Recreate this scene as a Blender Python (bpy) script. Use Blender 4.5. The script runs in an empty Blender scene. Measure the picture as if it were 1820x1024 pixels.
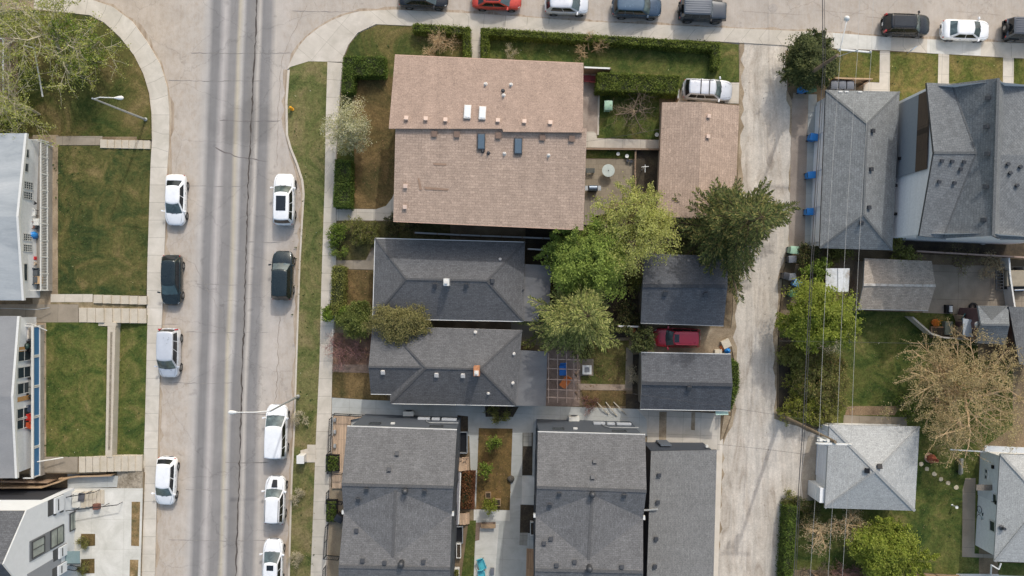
import bpy, math, random
from mathutils import Vector, Matrix
C = bpy.context.scene.collection
scene = bpy.context.scene
R = math.radians
# ---------------------------------------------------------------- survey scale: 19.5 plan pixels per metre, drone 66 m up
S = 19.5; H = 66.0; CX, CY = 910.0, 512.0
# ---------------------------------------------------------------- camera
cam_d = bpy.data.cameras.new('camera'); cam = bpy.data.objects.new('camera', cam_d); C.objects.link(cam)
cam.location = (0, 0, H); cam.rotation_euler = (0, 0, 0)
cam_d.sensor_width = 36.0; cam_d.lens = 36.0 * H / (1820 / S)
cam_d.clip_start = 0.5; cam_d.clip_end = 2000
scene.camera = cam
# ---------------------------------------------------------------- daylight
SUN_EL = R(40.0); SUN_AZ = math.atan2(0.33, 1.0)
w = bpy.data.worlds.new('World'); scene.world = w; w.use_nodes = True
nt = w.node_tree; nt.nodes.clear()
sky = nt.nodes.new('ShaderNodeTexSky'); sky.sky_type = 'NISHITA'; sky.sun_disc = False
sky.sun_elevation = SUN_EL; sky.sun_rotation = SUN_AZ; sky.dust_density = 4.0; sky.air_density = 1.6; sky.ozone_density = 1.0
bg = nt.nodes.new('ShaderNodeBackground'); bg.inputs['Strength'].default_value = 0.15
wo = nt.nodes.new('ShaderNodeOutputWorld')
nt.links.new(sky.outputs[0], bg.inputs[0]); nt.links.new(bg.outputs[0], wo.inputs[0])
sd = bpy.data.lights.new('sun', 'SUN'); sd.energy = 1.5; sd.angle = R(1.0)  # thin high haze: weak sun, soft shadows
sd.use_shadow = True; sd.color = (1.0, 0.985, 0.96)
sun = bpy.data.objects.new('sun', sd); C.objects.link(sun)
sv = Vector((math.sin(SUN_AZ) * math.cos(SUN_EL), math.cos(SUN_AZ) * math.cos(SUN_EL), math.sin(SUN_EL)))
sun.rotation_euler = (-sv).to_track_quat('-Z', 'Y').to_euler(); sun.location = (0, 0, 90)
scene.view_settings.view_transform = 'Standard'; scene.view_settings.look = 'None'
scene.view_settings.exposure = 0.30; scene.view_settings.gamma = 1.0
scene.render.engine = 'CYCLES'
scene.cycles.max_bounces = 6; scene.cycles.transparent_max_bounces = 8

# ---------------------------------------------------------------- survey helpers
def U(px, py, z=0.0):
    """survey point seen at plan pixel (px, py) with height z -> metres"""
    k = (H - z) / H
    return Vector(((px - CX) / S * k, (CY - py) / S * k, z))
def G(px, py, z=0.0):
    return Vector(((px - CX) / S, (CY - py) / S, z))
def lin(r, g, b):
    f = lambda c: (c / 255 / 12.92) if c / 255 <= 0.04045 else ((c / 255 + 0.055) / 1.055) ** 2.4
    return (f(r), f(g), f(b), 1.0)
def lerp(a, b, t): return a + (b - a) * t

# ---------------------------------------------------------------- scene tree helpers
def tag(o, label=None, cat=None, group=None, kind=None):
    if label: o['label'] = label
    if cat: o['category'] = cat
    if group: o['group'] = group
    if kind: o['kind'] = kind
    return o
def thing(name, label, cat, loc=(0, 0, 0), rz=0.0, group=None):
    o = bpy.data.objects.new(name, None); C.objects.link(o)
    o.location = loc; o.rotation_euler = (0, 0, rz); o.empty_display_size = 0.3
    return tag(o, label, cat, group)
def copy_tree(o, parent=None):
    c = o.copy(); C.objects.link(c)
    if parent is not None:
        c.parent = parent; c.matrix_parent_inverse = o.matrix_parent_inverse.copy()
    for ch in list(o.children):
        copy_tree(ch, c)
    return c

class MB:
    def __init__(s): s.v = []; s.f = []; s.m = []; s.uv = []
    def face(s, pts, m=0, uv=None):
        i = len(s.v); s.v += [Vector(p) for p in pts]
        s.f.append(list(range(i, i + len(pts)))); s.m.append(m); s.uv.append(uv)
    def grid(s, rows, m=0, closed=False):
        i = len(s.v); n = len(rows[0])
        for r in rows: s.v += [Vector(p) for p in r]
        for a in range(len(rows) - 1):
            for b in range(n - (0 if closed else 1)):
                b2 = (b + 1) % n
                s.f.append([i + a * n + b, i + a * n + b2, i + (a + 1) * n + b2, i + (a + 1) * n + b]); s.m.append(m); s.uv.append(None)
        return i
    def ngon(s, idx, m=0):
        s.f.append(list(idx)); s.m.append(m); s.uv.append(None)
    def box(s, c, d, rz=0.0, m=0, rot=None):
        x, y, z = d[0] / 2, d[1] / 2, d[2] / 2
        M = rot if rot is not None else Matrix.Rotation(rz, 3, 'Z')
        c = Vector(c)
        P = [c + M @ Vector(q) for q in ((-x, -y, -z), (x, -y, -z), (x, y, -z), (-x, y, -z), (-x, -y, z), (x, -y, z), (x, y, z), (-x, y, z))]
        i = len(s.v); s.v += P
        for q in ((0, 3, 2, 1), (4, 5, 6, 7), (0, 1, 5, 4), (1, 2, 6, 5), (2, 3, 7, 6), (3, 0, 4, 7)):
            s.f.append([i + a for a in q]); s.m.append(m); s.uv.append(None)
    def bar(s, a, b, wd, ht, m=0):
        a = Vector(a); b = Vector(b); d = b - a; L = d.length
        q = d.to_track_quat('X', 'Z').to_matrix()
        s.box((a + b) / 2, (L, wd, ht), m=m, rot=q)
    def prism(s, pts, z0, z1, m=0, ms=None):
        """pts: list of xy (ccw or cw); z1 float or list"""
        n = len(pts)
        A = sum(pts[i][0] * pts[(i + 1) % n][1] - pts[(i + 1) % n][0] * pts[i][1] for i in range(n))
        idx = list(range(n))
        if A < 0: idx = idx[::-1]
        zt = z1 if isinstance(z1, (list, tuple)) else [z1] * n
        zb = z0 if isinstance(z0, (list, tuple)) else [z0] * n
        top = [Vector((pts[i][0], pts[i][1], zt[i])) for i in idx]; bot = [Vector((pts[i][0], pts[i][1], zb[i])) for i in idx]
        i0 = len(s.v); s.v += top + bot
        s.f.append([i0 + k for k in range(n)]); s.m.append(m); s.uv.append(None)
        s.f.append([i0 + n + k for k in reversed(range(n))]); s.m.append(m); s.uv.append(None)
        for k in range(n):
            k2 = (k + 1) % n
            s.f.append([i0 + k, i0 + n + k, i0 + n + k2, i0 + k2]); s.m.append(m if ms is None else ms); s.uv.append(None)
    def tube(s, pts, rad, n=6, m=0, cap=True):
        pts = [Vector(p) for p in pts]
        rr = rad if isinstance(rad, (list, tuple)) else [rad] * len(pts)
        rings = []; up = Vector((0, 0, 1))
        for k, p in enumerate(pts):
            d = (pts[min(k + 1, len(pts) - 1)] - pts[max(k - 1, 0)])
            if d.length < 1e-6: d = up.copy()
            d.normalize()
            a = d.cross(up)
            if a.length < 0.05: a = d.cross(Vector((1, 0, 0)))
            a.normalize(); b = d.cross(a)
            rings.append([p + (a * math.cos(2 * math.pi * j / n) + b * math.sin(2 * math.pi * j / n)) * rr[k] for j in range(n)])
        i = s.grid(rings, m, True)
        if cap and n > 2:
            s.ngon([i + j for j in range(n)][::-1], m); e = i + (len(pts) - 1) * n
            s.ngon([e + j for j in range(n)], m)
    def lathe(s, prof, c, n=16, m=0, axis='Z', cap=True):
        rings = []; c = Vector(c)
        for r, h in prof:
            ring = []
            for j in range(n):
                a = 2 * math.pi * j / n
                if axis == 'Z': ring.append(c + Vector((r * math.cos(a), r * math.sin(a), h)))
                elif axis == 'Y': ring.append(c + Vector((r * math.cos(a), h, -r * math.sin(a))))
                else: ring.append(c + Vector((h, r * math.cos(a), r * math.sin(a))))
            rings.append(ring)
        i = s.grid(rings, m, True)
        if cap:
            s.ngon([i + j for j in range(n)][::-1], m); e = i + (len(prof) - 1) * n
            s.ngon([e + j for j in range(n)], m)
    def build(s, name, mat, parent=None, smooth=False, bevel=0.0, auto=None, sub=0):
        off = Vector((0, 0, 0)); q = parent
        while q is not None: off = off + q.location; q = q.parent
        me = bpy.data.meshes.new(name)
        me.from_pydata([tuple(p - off) for p in s.v], [], s.f)
        mats = mat if isinstance(mat, (list, tuple)) else [mat]
        for mm in mats: me.materials.append(mm)
        if len(mats) > 1: me.polygons.foreach_set('material_index', [min(x, len(mats) - 1) for x in s.m])
        if any(u is not None for u in s.uv):
            ul = me.uv_layers.new(name='UVMap')
            for p, u in zip(me.polygons, s.uv):
                if u is not None:
                    for li, c in zip(p.loop_indices, u): ul.data[li].uv = c
        if smooth: me.polygons.foreach_set('use_smooth', [True] * len(me.polygons))
        me.validate(); me.update()
        o = bpy.data.objects.new(name, me); C.objects.link(o)
        if parent is not None: o.parent = parent
        if bevel > 0:
            b = o.modifiers.new('bevel', 'BEVEL'); b.width = bevel; b.segments = 2; b.limit_method = 'ANGLE'; b.angle_limit = R(35)
        if sub:
            b = o.modifiers.new('sub', 'SUBSURF'); b.levels = sub; b.render_levels = sub
        return o

# ---------------------------------------------------------------- materials
def newmat(name):
    m = bpy.data.materials.new(name); m.use_nodes = True
    n = m.node_tree.nodes; l = m.node_tree.links
    return m, n, l, n['Principled BSDF']
def ramp(n, stops, interp='LINEAR'):
    r = n.new('ShaderNodeValToRGB'); cr = r.color_ramp; cr.interpolation = interp
    while len(cr.elements) < len(stops): cr.elements.new(0.5)
    for e, (p, c) in zip(cr.elements, stops): e.position = p; e.color = c if len(c) == 4 else (*c, 1)
    return r
def noise(n, l, vec, scale, detail=4, rough=0.6, dist=0.0):
    t = n.new('ShaderNodeTexNoise'); t.inputs['Scale'].default_value = scale; t.inputs['Detail'].default_value = detail
    t.inputs['Roughness'].default_value = rough; t.inputs['Distortion'].default_value = dist
    if vec is not None: l.new(vec, t.inputs['Vector'])
    return t
def mul(n, l, a, b, fac=1.0, mode='MULTIPLY'):
    x = n.new('ShaderNodeMixRGB'); x.blend_type = mode; x.inputs[0].default_value = fac
    l.new(a, x.inputs[1])
    if hasattr(b, 'is_output'): l.new(b, x.inputs[2])
    else: x.inputs[2].default_value = b
    return x.outputs[0]
def gray(a): return (a, a, a, 1)
def math_(n, l, op, a, b=None, c=None):
    x = n.new('ShaderNodeMath'); x.operation = op
    for i, v in enumerate((a, b, c)):
        if v is None: continue
        if hasattr(v, 'is_output'): l.new(v, x.inputs[i])
        else: x.inputs[i].default_value = v
    return x.outputs[0]
def bump_(n, l, bsdf, h, strength=0.3, dist=0.03):
    b = n.new('ShaderNodeBump'); b.inputs['Strength'].default_value = strength; b.inputs['Distance'].default_value = dist
    l.new(h, b.inputs['Height']); l.new(b.outputs[0], bsdf.inputs['Normal'])
def coords(n, kind='Object'): return n.new('ShaderNodeTexCoord').outputs[kind]
def mapping(n, l, vec, scale=(1, 1, 1), rot=(0, 0, 0)):
    m = n.new('ShaderNodeMapping'); m.inputs['Scale'].default_value = scale; m.inputs['Rotation'].default_value = rot
    l.new(vec, m.inputs['Vector']); return m.outputs[0]

_mats = {}
def noisy(name, cols, scale=0.6, fine=14.0, amt=0.25, rough=0.85, bump=0.0, stretch=(1, 1, 1), mid=0.0, spec=0.3, metal=0.0):
    """large blotches ramped through cols, times a fine grain"""
    if name in _mats: return _mats[name]
    m, n, l, b = newmat(name); v = coords(n); v2 = mapping(n, l, v, stretch)
    a = noise(n, l, v2, scale, 5, 0.62, 0.3)
    k = len(cols)
    r = ramp(n, [(0.30 + 0.40 * i / max(1, k - 1), c) for i, c in enumerate(cols)]); l.new(a.outputs[0], r.inputs[0])
    f = noise(n, l, v2, fine, 3, 0.7)
    rf = ramp(n, [(0.25, gray(1 - amt)), (0.75, gray(1 + amt))]); l.new(f.outputs[0], rf.inputs[0])
    col = mul(n, l, r.outputs[0], rf.outputs[0])
    if mid > 0:
        g = noise(n, l, v, scale * 5, 3, 0.6); rg = ramp(n, [(0.3, gray(1 - mid)), (0.7, gray(1 + mid))]); l.new(g.outputs[0], rg.inputs[0])
        col = mul(n, l, col, rg.outputs[0])
    l.new(col, b.inputs['Base Color']); b.inputs['Roughness'].default_value = rough
    b.inputs['Specular IOR Level'].default_value = spec; b.inputs['Metallic'].default_value = metal
    if bump: bump_(n, l, b, f.outputs[0], bump, 0.02)
    _mats[name] = m; return m

def lawn(name, cols, scale=0.35, rot=0.0):
    if name in _mats: return _mats[name]
    m, n, l, b = newmat(name); v = coords(n)
    a = noise(n, l, v, scale, 6, 0.68, 0.8)
    k = len(cols); r = ramp(n, [(0.32 + 0.36 * i / (k - 1), c) for i, c in enumerate(cols)]); l.new(a.outputs[0], r.inputs[0])
    g = noise(n, l, v, 2.6, 4, 0.75); rg = ramp(n, [(0.3, gray(0.74)), (0.7, gray(1.24))]); l.new(g.outputs[0], rg.inputs[0])
    f = noise(n, l, v, 6.5, 4, 0.85); rf = ramp(n, [(0.3, gray(0.58)), (0.70, gray(1.42))]); l.new(f.outputs[0], rf.inputs[0])
    col = mul(n, l, mul(n, l, r.outputs[0], rg.outputs[0]), rf.outputs[0])
    d = noise(n, l, v, 5.5, 2, 0.5); rd = ramp(n, [(0.62, gray(0)), (0.80, gray(0.35))]); l.new(d.outputs[0], rd.inputs[0])
    x = n.new('ShaderNodeMixRGB'); l.new(rd.outputs[0], x.inputs[0]); l.new(col, x.inputs[1]); x.inputs[2].default_value = lin(118, 110, 74)
    l.new(x.outputs[0], b.inputs['Base Color']); b.inputs['Roughness'].default_value = 0.95; b.inputs['Specular IOR Level'].default_value = 0.1
    bump_(n, l, b, f.outputs[0], 0.6, 0.05)
    _mats[name] = m; return m

def shingle(name, base, var=0.16, row=0.145, tab=0.33, blotch=0.10, rowdark=0.72):
    if name in _mats: return _mats[name]
    m, n, l, b = newmat(name); uv = coords(n, 'UV'); ob = coords(n)
    br = n.new('ShaderNodeTexBrick'); br.inputs['Scale'].default_value = 1.0; br.inputs['Brick Width'].default_value = tab; br.inputs['Row Height'].default_value = row
    br.inputs['Mortar Size'].default_value = 0.014; br.inputs['Mortar Smooth'].default_value = 0.6
    c = base
    br.inputs['Color1'].default_value = (c[0] * (1 + var), c[1] * (1 + var), c[2] * (1 + var), 1)
    br.inputs['Color2'].default_value = (c[0] * (1 - var), c[1] * (1 - var), c[2] * (1 - var), 1)
    br.inputs['Mortar'].default_value = (c[0] * rowdark, c[1] * rowdark, c[2] * rowdark, 1)
    l.new(uv, br.inputs['Vector'])
    f = noise(n, l, ob, 11, 2, 0.8); rf = ramp(n, [(0.28, gray(0.68)), (0.74, gray(1.34))]); l.new(f.outputs[0], rf.inputs[0])
    g = noise(n, l, mapping(n, l, uv, (1.2, 0.35, 1)), 1.0, 5, 0.65); rg = ramp(n, [(0.3, gray(1 - blotch)), (0.7, gray(1 + blotch))]); l.new(g.outputs[0], rg.inputs[0])
    col = mul(n, l, mul(n, l, br.outputs[0], rf.outputs[0]), rg.outputs[0])
    l.new(col, b.inputs['Base Color']); b.inputs['Roughness'].default_value = 0.92; b.inputs['Specular IOR Level'].default_value = 0.25
    bump_(n, l, b, f.outputs[0], 0.25, 0.02)
    _mats[name] = m; return m

def slabs(name, base, w=1.5, h=1.5, var=0.05, joint=0.6, amt=0.10, ang=0.0, off=0.0, uvs=False, jw=0.035, blotch=0.15):
    """cast concrete / pavers with joints"""
    if name in _mats: return _mats[name]
    m, n, l, b = newmat(name); ob = coords(n); v = mapping(n, l, coords(n, 'UV') if uvs else ob, (1, 1, 1), (0, 0, ang))
    br = n.new('ShaderNodeTexBrick'); br.inputs['Scale'].default_value = 1.0; br.inputs['Brick Width'].default_value = w; br.inputs['Row Height'].default_value = h
    br.offset = off; br.inputs['Mortar Size'].default_value = jw / 2; br.inputs['Mortar Smooth'].default_value = 0.3
    c = base
    br.inputs['Color1'].default_value = (c[0] * (1 + var), c[1] * (1 + var), c[2] * (1 + var * 0.8), 1)
    br.inputs['Color2'].default_value = (c[0] * (1 - var), c[1] * (1 - var), c[2] * (1 - var * 1.3), 1)
    br.inputs['Mortar'].default_value = (c[0] * joint, c[1] * joint, c[2] * joint * 0.95, 1)
    l.new(v, br.inputs['Vector'])
    f = noise(n, l, ob, 16, 3, 0.75); rf = ramp(n, [(0.28, gray(1 - amt)), (0.72, gray(1 + amt))]); l.new(f.outputs[0], rf.inputs[0])
    g = noise(n, l, ob, 0.7, 6, 0.65, 0.5); rg = ramp(n, [(0.3, (1 - blotch, 1 - blotch, 1 - blotch * 1.2, 1)), (0.7, (1 + blotch, 1 + blotch, 1 + blotch, 1))]); l.new(g.outputs[0], rg.inputs[0])
    col = mul(n, l, mul(n, l, br.outputs[0], rf.outputs[0]), rg.outputs[0])
    l.new(col, b.inputs['Base Color']); b.inputs['Roughness'].default_value = 0.9; b.inputs['Specular IOR Level'].default_value = 0.25
    _mats[name] = m; return m

def siding(name, base, step=0.18, dark=0.75, axis='Z', amt=0.08):
    if name in _mats: return _mats[name]
    m, n, l, b = newmat(name); ob = coords(n)
    sp = n.new('ShaderNodeSeparateXYZ'); l.new(ob, sp.inputs[0])
    fr = math_(n, l, 'FRACT', math_(n, l, 'DIVIDE', sp.outputs[axis], step))
    r = ramp(n, [(0.0, gray(dark)), (0.10, gray(dark)), (0.16, gray(1.0)), (1.0, gray(0.97))]); l.new(fr, r.inputs[0])
    f = noise(n, l, ob, 5, 4, 0.7); rf = ramp(n, [(0.3, gray(1 - amt)), (0.7, gray(1 + amt))]); l.new(f.outputs[0], rf.inputs[0])
    rgb = n.new('ShaderNodeRGB'); rgb.outputs[0].default_value = base
    col = mul(n, l, mul(n, l, rgb.outputs[0], r.outputs[0]), rf.outputs[0])
    l.new(col, b.inputs['Base Color']); b.inputs['Roughness'].default_value = 0.6
    _mats[name] = m; return m

def planks(name, base, w=0.14, length=3.0, along='X', var=0.18, gap=0.45):
    if name in _mats: return _mats[name]
    m, n, l, b = newmat(name); ob = coords(n)
    v = mapping(n, l, ob, (1, 1, 1), (0, 0, 0 if along == 'X' else R(90)))
    br = n.new('ShaderNodeTexBrick'); br.inputs['Scale'].default_value = 1.0; br.inputs['Brick Width'].default_value = length; br.inputs['Row Height'].default_value = w
    br.inputs['Mortar Size'].default_value = 0.012; br.inputs['Mortar Smooth'].default_value = 0.1
    c = base
    br.inputs['Color1'].default_value = (c[0] * (1 + var), c[1] * (1 + var), c[2] * (1 + var), 1)
    br.inputs['Color2'].default_value = (c[0] * (1 - var), c[1] * (1 - var), c[2] * (1 - var), 1)
    br.inputs['Mortar'].default_value = (c[0] * gap, c[1] * gap, c[2] * gap, 1)
    l.new(v, br.inputs['Vector'])
    f = noise(n, l, mapping(n, l, v, (1.0, 14.0, 6.0)), 1.2, 4, 0.7); rf = ramp(n, [(0.3, gray(0.78)), (0.7, gray(1.2))]); l.new(f.outputs[0], rf.inputs[0])
    col = mul(n, l, br.outputs[0], rf.outputs[0])
    l.new(col, b.inputs['Base Color']); b.inputs['Roughness'].default_value = 0.8
    _mats[name] = m; return m

def plain(name, col, rough=0.5, metal=0.0, coat=0.0, amt=0.06, scale=6.0, spec=0.5):
    if name in _mats: return _mats[name]
    m, n, l, b = newmat(name); ob = coords(n)
    f = noise(n, l, ob, scale, 4, 0.65); rf = ramp(n, [(0.3, gray(1 - amt)), (0.7, gray(1 + amt))]); l.new(f.outputs[0], rf.inputs[0])
    rgb = n.new('ShaderNodeRGB'); rgb.outputs[0].default_value = col
    l.new(mul(n, l, rgb.outputs[0], rf.outputs[0]), b.inputs['Base Color'])
    b.inputs['Roughness'].default_value = rough; b.inputs['Metallic'].default_value = metal
    b.inputs['Coat Weight'].default_value = coat; b.inputs['Coat Roughness'].default_value = 0.06; b.inputs['Specular IOR Level'].default_value = spec
    _mats[name] = m; return m

def leafmat(name, cols, trans=0.25, rough=0.6):
    if name in _mats: return _mats[name]
    m, n, l, b = newmat(name)
    g = n.new('ShaderNodeNewGeometry')
    k = len(cols); r = ramp(n, [(i / max(1, k - 1), c) for i, c in enumerate(cols)]); l.new(g.outputs['Random Per Island'], r.inputs[0])
    a = noise(n, l, coords(n), 1.1, 3, 0.6); ra = ramp(n, [(0.3, gray(0.72)), (0.7, gray(1.25))]); l.new(a.outputs[0], ra.inputs[0])
    col = mul(n, l, r.outputs[0], ra.outputs[0])
    l.new(col, b.inputs['Base Color']); b.inputs['Roughness'].default_value = rough; b.inputs['Specular IOR Level'].default_value = 0.2
    t = n.new('ShaderNodeBsdfTranslucent'); l.new(col, t.inputs[0])
    mx = n.new('ShaderNodeMixShader'); mx.inputs[0].default_value = trans
    l.new(b.outputs[0], mx.inputs[1]); l.new(t.outputs[0], mx.inputs[2])
    l.new(mx.outputs[0], n['Material Output'].inputs[0])
    _mats[name] = m; return m
# ================================================================ SETTING: ground, roads, walks, lawns
CONC = lin(190, 182, 171); NEWC = lin(186, 186, 182)
m_soil = noisy('bare_soil', [lin(92, 80, 62), lin(120, 104, 82), lin(138, 124, 100)], 0.5, 12, 0.35, bump=0.3)
m_walk = slabs('sidewalk_concrete', CONC, 1.6, 40.0, 0.05, 0.55, 0.07, uvs=True, jw=0.04)
m_walkw = slabs('sidewalk_concrete_pale', lin(194, 187, 177), 1.6, 40.0, 0.045, 0.58, 0.06, uvs=True, jw=0.04)
m_kerb = noisy('kerb_concrete', [lin(186, 176, 160), lin(198, 190, 178)], 1.0, 14, 0.08)
m_pad = slabs('pad_concrete', CONC, 1.6, 1.6, 0.04, 0.62, 0.08, ang=R(2))
m_newc = slabs('new_concrete', lin(172, 173, 170), 2.4, 1.9, 0.03, 0.72, 0.07, ang=R(2), jw=0.03)
m_white = slabs('pale_concrete', lin(198, 196, 190), 2.9, 2.7, 0.025, 0.78, 0.06, ang=R(1), jw=0.03)
m_dkc = slabs('weathered_concrete', lin(142, 132, 119), 2.9, 2.5, 0.05, 0.6, 0.12, ang=R(1.5), blotch=0.16)
m_pav = slabs('patio_pavers', lin(136, 126, 112), 0.45, 0.45, 0.07, 0.8, 0.1, off=0.5)
m_brickpath = slabs('brick_path', lin(128, 110, 100), 0.24, 0.12, 0.14, 0.7, 0.15, off=0.5, jw=0.015)
m_gut = noisy('gutter_grit', [lin(134, 117, 98), lin(165, 150, 132), lin(178, 166, 150)], 0.9, 9, 0.22, stretch=(3.5, .45, 1))
m_bed = noisy('bark_mulch', [lin(72, 50, 38), lin(96, 62, 44), lin(116, 78, 54)], 1.4, 13, 0.45, bump=0.5)
m_dirt = noisy('trodden_dirt', [lin(120, 106, 86), lin(146, 130, 108), lin(170, 155, 132)], 0.7, 10, 0.28, bump=0.3)
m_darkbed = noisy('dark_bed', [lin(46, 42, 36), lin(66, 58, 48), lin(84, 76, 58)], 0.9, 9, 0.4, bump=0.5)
g1, g2, g3, g4 = lin(70, 84, 40), lin(92, 102, 52), lin(112, 112, 64), lin(134, 122, 80)
m_lawn = lawn('lawn_mixed', [lin(48, 64, 32), lin(74, 80, 42), lin(96, 90, 54), lin(118, 104, 70)], 0.26)
m_lawn_g = lawn('lawn_green', [lin(46, 64, 32), lin(70, 82, 40), lin(90, 94, 50), lin(114, 106, 66)], 0.5)
m_lawn_l = lawn('lawn_front', [lin(40, 56, 32), lin(64, 72, 40), lin(88, 86, 50), lin(114, 102, 68)], 0.42)
m_lawn_v = lawn('verge_grass', [lin(66, 78, 42), lin(94, 98, 58), lin(114, 108, 72), lin(128, 116, 84)], 0.3)
m_lawn_b = lawn('lawn_brown', [lin(70, 68, 42), lin(92, 80, 52), lin(110, 92, 62), lin(130, 108, 74)], 0.3)

def asphalt_street():
    m, n, l, b = newmat('street_asphalt'); ob = coords(n)
    sp = n.new('ShaderNodeSeparateXYZ'); l.new(ob, sp.inputs[0])
    wob = noise(n, l, mapping(n, l, ob, (1, 0.12, 1)), 0.5, 3, 0.5)
    u = math_(n, l, 'ADD', math_(n, l, 'SUBTRACT', sp.outputs[0], math_(n, l, 'MULTIPLY', sp.outputs[1], 0.0371)), 24.15)
    u = math_(n, l, 'ADD', u, math_(n, l, 'MULTIPLY', math_(n, l, 'SUBTRACT', wob.outputs[0], 0.5), 0.55))
    t = math_(n, l, 'DIVIDE', math_(n, l, 'ADD', u, 10.0), 16.0)
    P = lambda x: (x + 10.0) / 16.0
    be, li, dk, dk2, ye = lin(180, 172, 163), lin(175, 170, 165), lin(128, 126, 125), lin(135, 132, 130), lin(178, 169, 152)
    st = [(P(-9), lin(181, 169, 155)), (P(-5.0), be), (P(-4.45), li), (P(-4.0), dk), (P(-3.5), dk), (P(-2.95), lin(177, 171, 167)), (P(-2.4), dk2), (P(-1.8), dk2), (P(-1.5), ye), (P(-1.2), li),
          (P(-0.9), dk), (P(-0.12), lin(132, 128, 124)), (P(0.22), lin(182, 175, 167)), (P(0.55), dk), (P(1.25), dk2), (P(1.75), be), (P(2.6), lin(182, 174, 166)), (P(4.5), lin(177, 168, 158))]
    r = ramp(n, st); l.new(t, r.inputs[0])
    str_ = noise(n, l, mapping(n, l, ob, (7, 0.12, 1)), 1.0, 5, 0.7); rs = ramp(n, [(0.3, gray(0.955)), (0.7, gray(1.04))]); l.new(str_.outputs[0], rs.inputs[0])
    bl = noise(n, l, ob, 0.45, 8, 0.72, 0.4); rb = ramp(n, [(0.3, gray(0.86)), (0.7, gray(1.10))]); l.new(bl.outputs[0], rb.inputs[0])
    sn = noise(n, l, mapping(n, l, ob, (1.1, .6, 1)), 1.7, 8, 0.78, .2); ms = ramp(n, [(P(-5.2), gray(1)), (P(-4.4), gray(0)), (P(1.9), gray(0)), (P(2.8), gray(.8))]); l.new(t, ms.inputs[0])
    rsn = ramp(n, [(0.44, gray(0)), (0.68, gray(0.6))]); l.new(sn.outputs[0], rsn.inputs[0])
    xs = n.new('ShaderNodeMixRGB'); l.new(mul(n, l, rsn.outputs[0], ms.outputs[0]), xs.inputs[0]); l.new(r.outputs[0], xs.inputs[1]); xs.inputs[2].default_value = lin(158, 142, 124); r = xs
    f = noise(n, l, ob, 22, 2, 0.8); rf = ramp(n, [(0.25, gray(0.84)), (0.75, gray(1.16))]); l.new(f.outputs[0], rf.inputs[0])
    # fine hair cracks
    vo = n.new('ShaderNodeTexVoronoi'); vo.feature = 'DISTANCE_TO_EDGE'; vo.inputs['Scale'].default_value = 0.17
    dv = noise(n, l, ob, 0.8, 5, 0.7); mv = n.new('ShaderNodeMixRGB'); mv.blend_type = 'ADD'; mv.inputs[0].default_value = 2.4; l.new(ob, mv.inputs[1]); l.new(dv.outputs['Color'], mv.inputs[2])
    l.new(mv.outputs[0], vo.inputs['Vector']); rv = ramp(n, [(0.0, gray(0.78)), (0.006, gray(1.0))]); l.new(vo.outputs['Distance'], rv.inputs[0])
    # old oil-dark repair round the junction: a soft stain with a ragged rim
    vd = n.new('ShaderNodeVectorMath'); vd.operation = 'DISTANCE'; l.new(mapping(n, l, ob, (1, 1.25, 0)), vd.inputs[0]); vd.inputs[1].default_value = (-24.0, 15.0 * 1.25, 0)
    dd = math_(n, l, 'ADD', vd.outputs['Value'], math_(n, l, 'MULTIPLY', math_(n, l, 'SUBTRACT', bl.outputs[0], 0.5), 3.5)); rdk = ramp(n, [(0.0, gray(.86)), (0.22, gray(.84)), (0.30, gray(1.0))]); l.new(math_(n, l, 'DIVIDE', dd, 10.0), rdk.inputs[0])
    sp_ = noise(n, l, ob, 0.9, 3, 0.5, .3); rsp = ramp(n, [(0.66, gray(1.0)), (0.74, gray(0.80))]); l.new(sp_.outputs[0], rsp.inputs[0])
    r2 = mul(n, l, mul(n, l, r.outputs[0], rdk.outputs[0]), rsp.outputs[0])
    col = mul(n, l, mul(n, l, mul(n, l, mul(n, l, r2, rs.outputs[0]), rb.outputs[0]), rf.outputs[0]), rv.outputs[0])
    l.new(col, b.inputs['Base Color']); b.inputs['Roughness'].default_value = 0.9; b.inputs['Specular IOR Level'].default_value = 0.25
    return m
m_street = asphalt_street()

def alley_mat():
    m, n, l, b = newmat('alley_gravel'); ob = coords(n)
    st = noise(n, l, mapping(n, l, ob, (0.9, 0.2, 1), (0, 0, R(-3))), 1.0, 8, 0.72, 0.9)
    r = ramp(n, [(0.30, lin(160, 149, 136)), (0.42, lin(186, 176, 163)), (0.56, lin(202, 194, 182)), (0.72, lin(176, 168, 159))]); l.new(st.outputs[0], r.inputs[0])
    bl = noise(n, l, ob, 0.6, 8, 0.74); rb = ramp(n, [(0.3, gray(0.82)), (0.7, gray(1.12))]); l.new(bl.outputs[0], rb.inputs[0])
    f = noise(n, l, ob, 9, 4, 0.85); rf = ramp(n, [(0.28, gray(0.76)), (0.72, gray(1.22))]); l.new(f.outputs[0], rf.inputs[0])
    tr = noise(n, l, mapping(n, l, ob, (1.3, 0.045, 1), (0, 0, R(-3))), 1.0, 4, 0.6, .3); rt = ramp(n, [(0.36, gray(0.84)), (0.52, gray(1.0)), (0.68, gray(1.08))]); l.new(tr.outputs[0], rt.inputs[0])
    col = mul(n, l, mul(n, l, mul(n, l, r.outputs[0], rt.outputs[0]), rb.outputs[0]), rf.outputs[0])
    l.new(col, b.inputs['Base Color']); b.inputs['Roughness'].default_value = 0.95; b.inputs['Specular IOR Level'].default_value = 0.15
    bump_(n, l, b, f.outputs[0], 0.3, 0.02)
    return m
m_alley = alley_mat()

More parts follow.
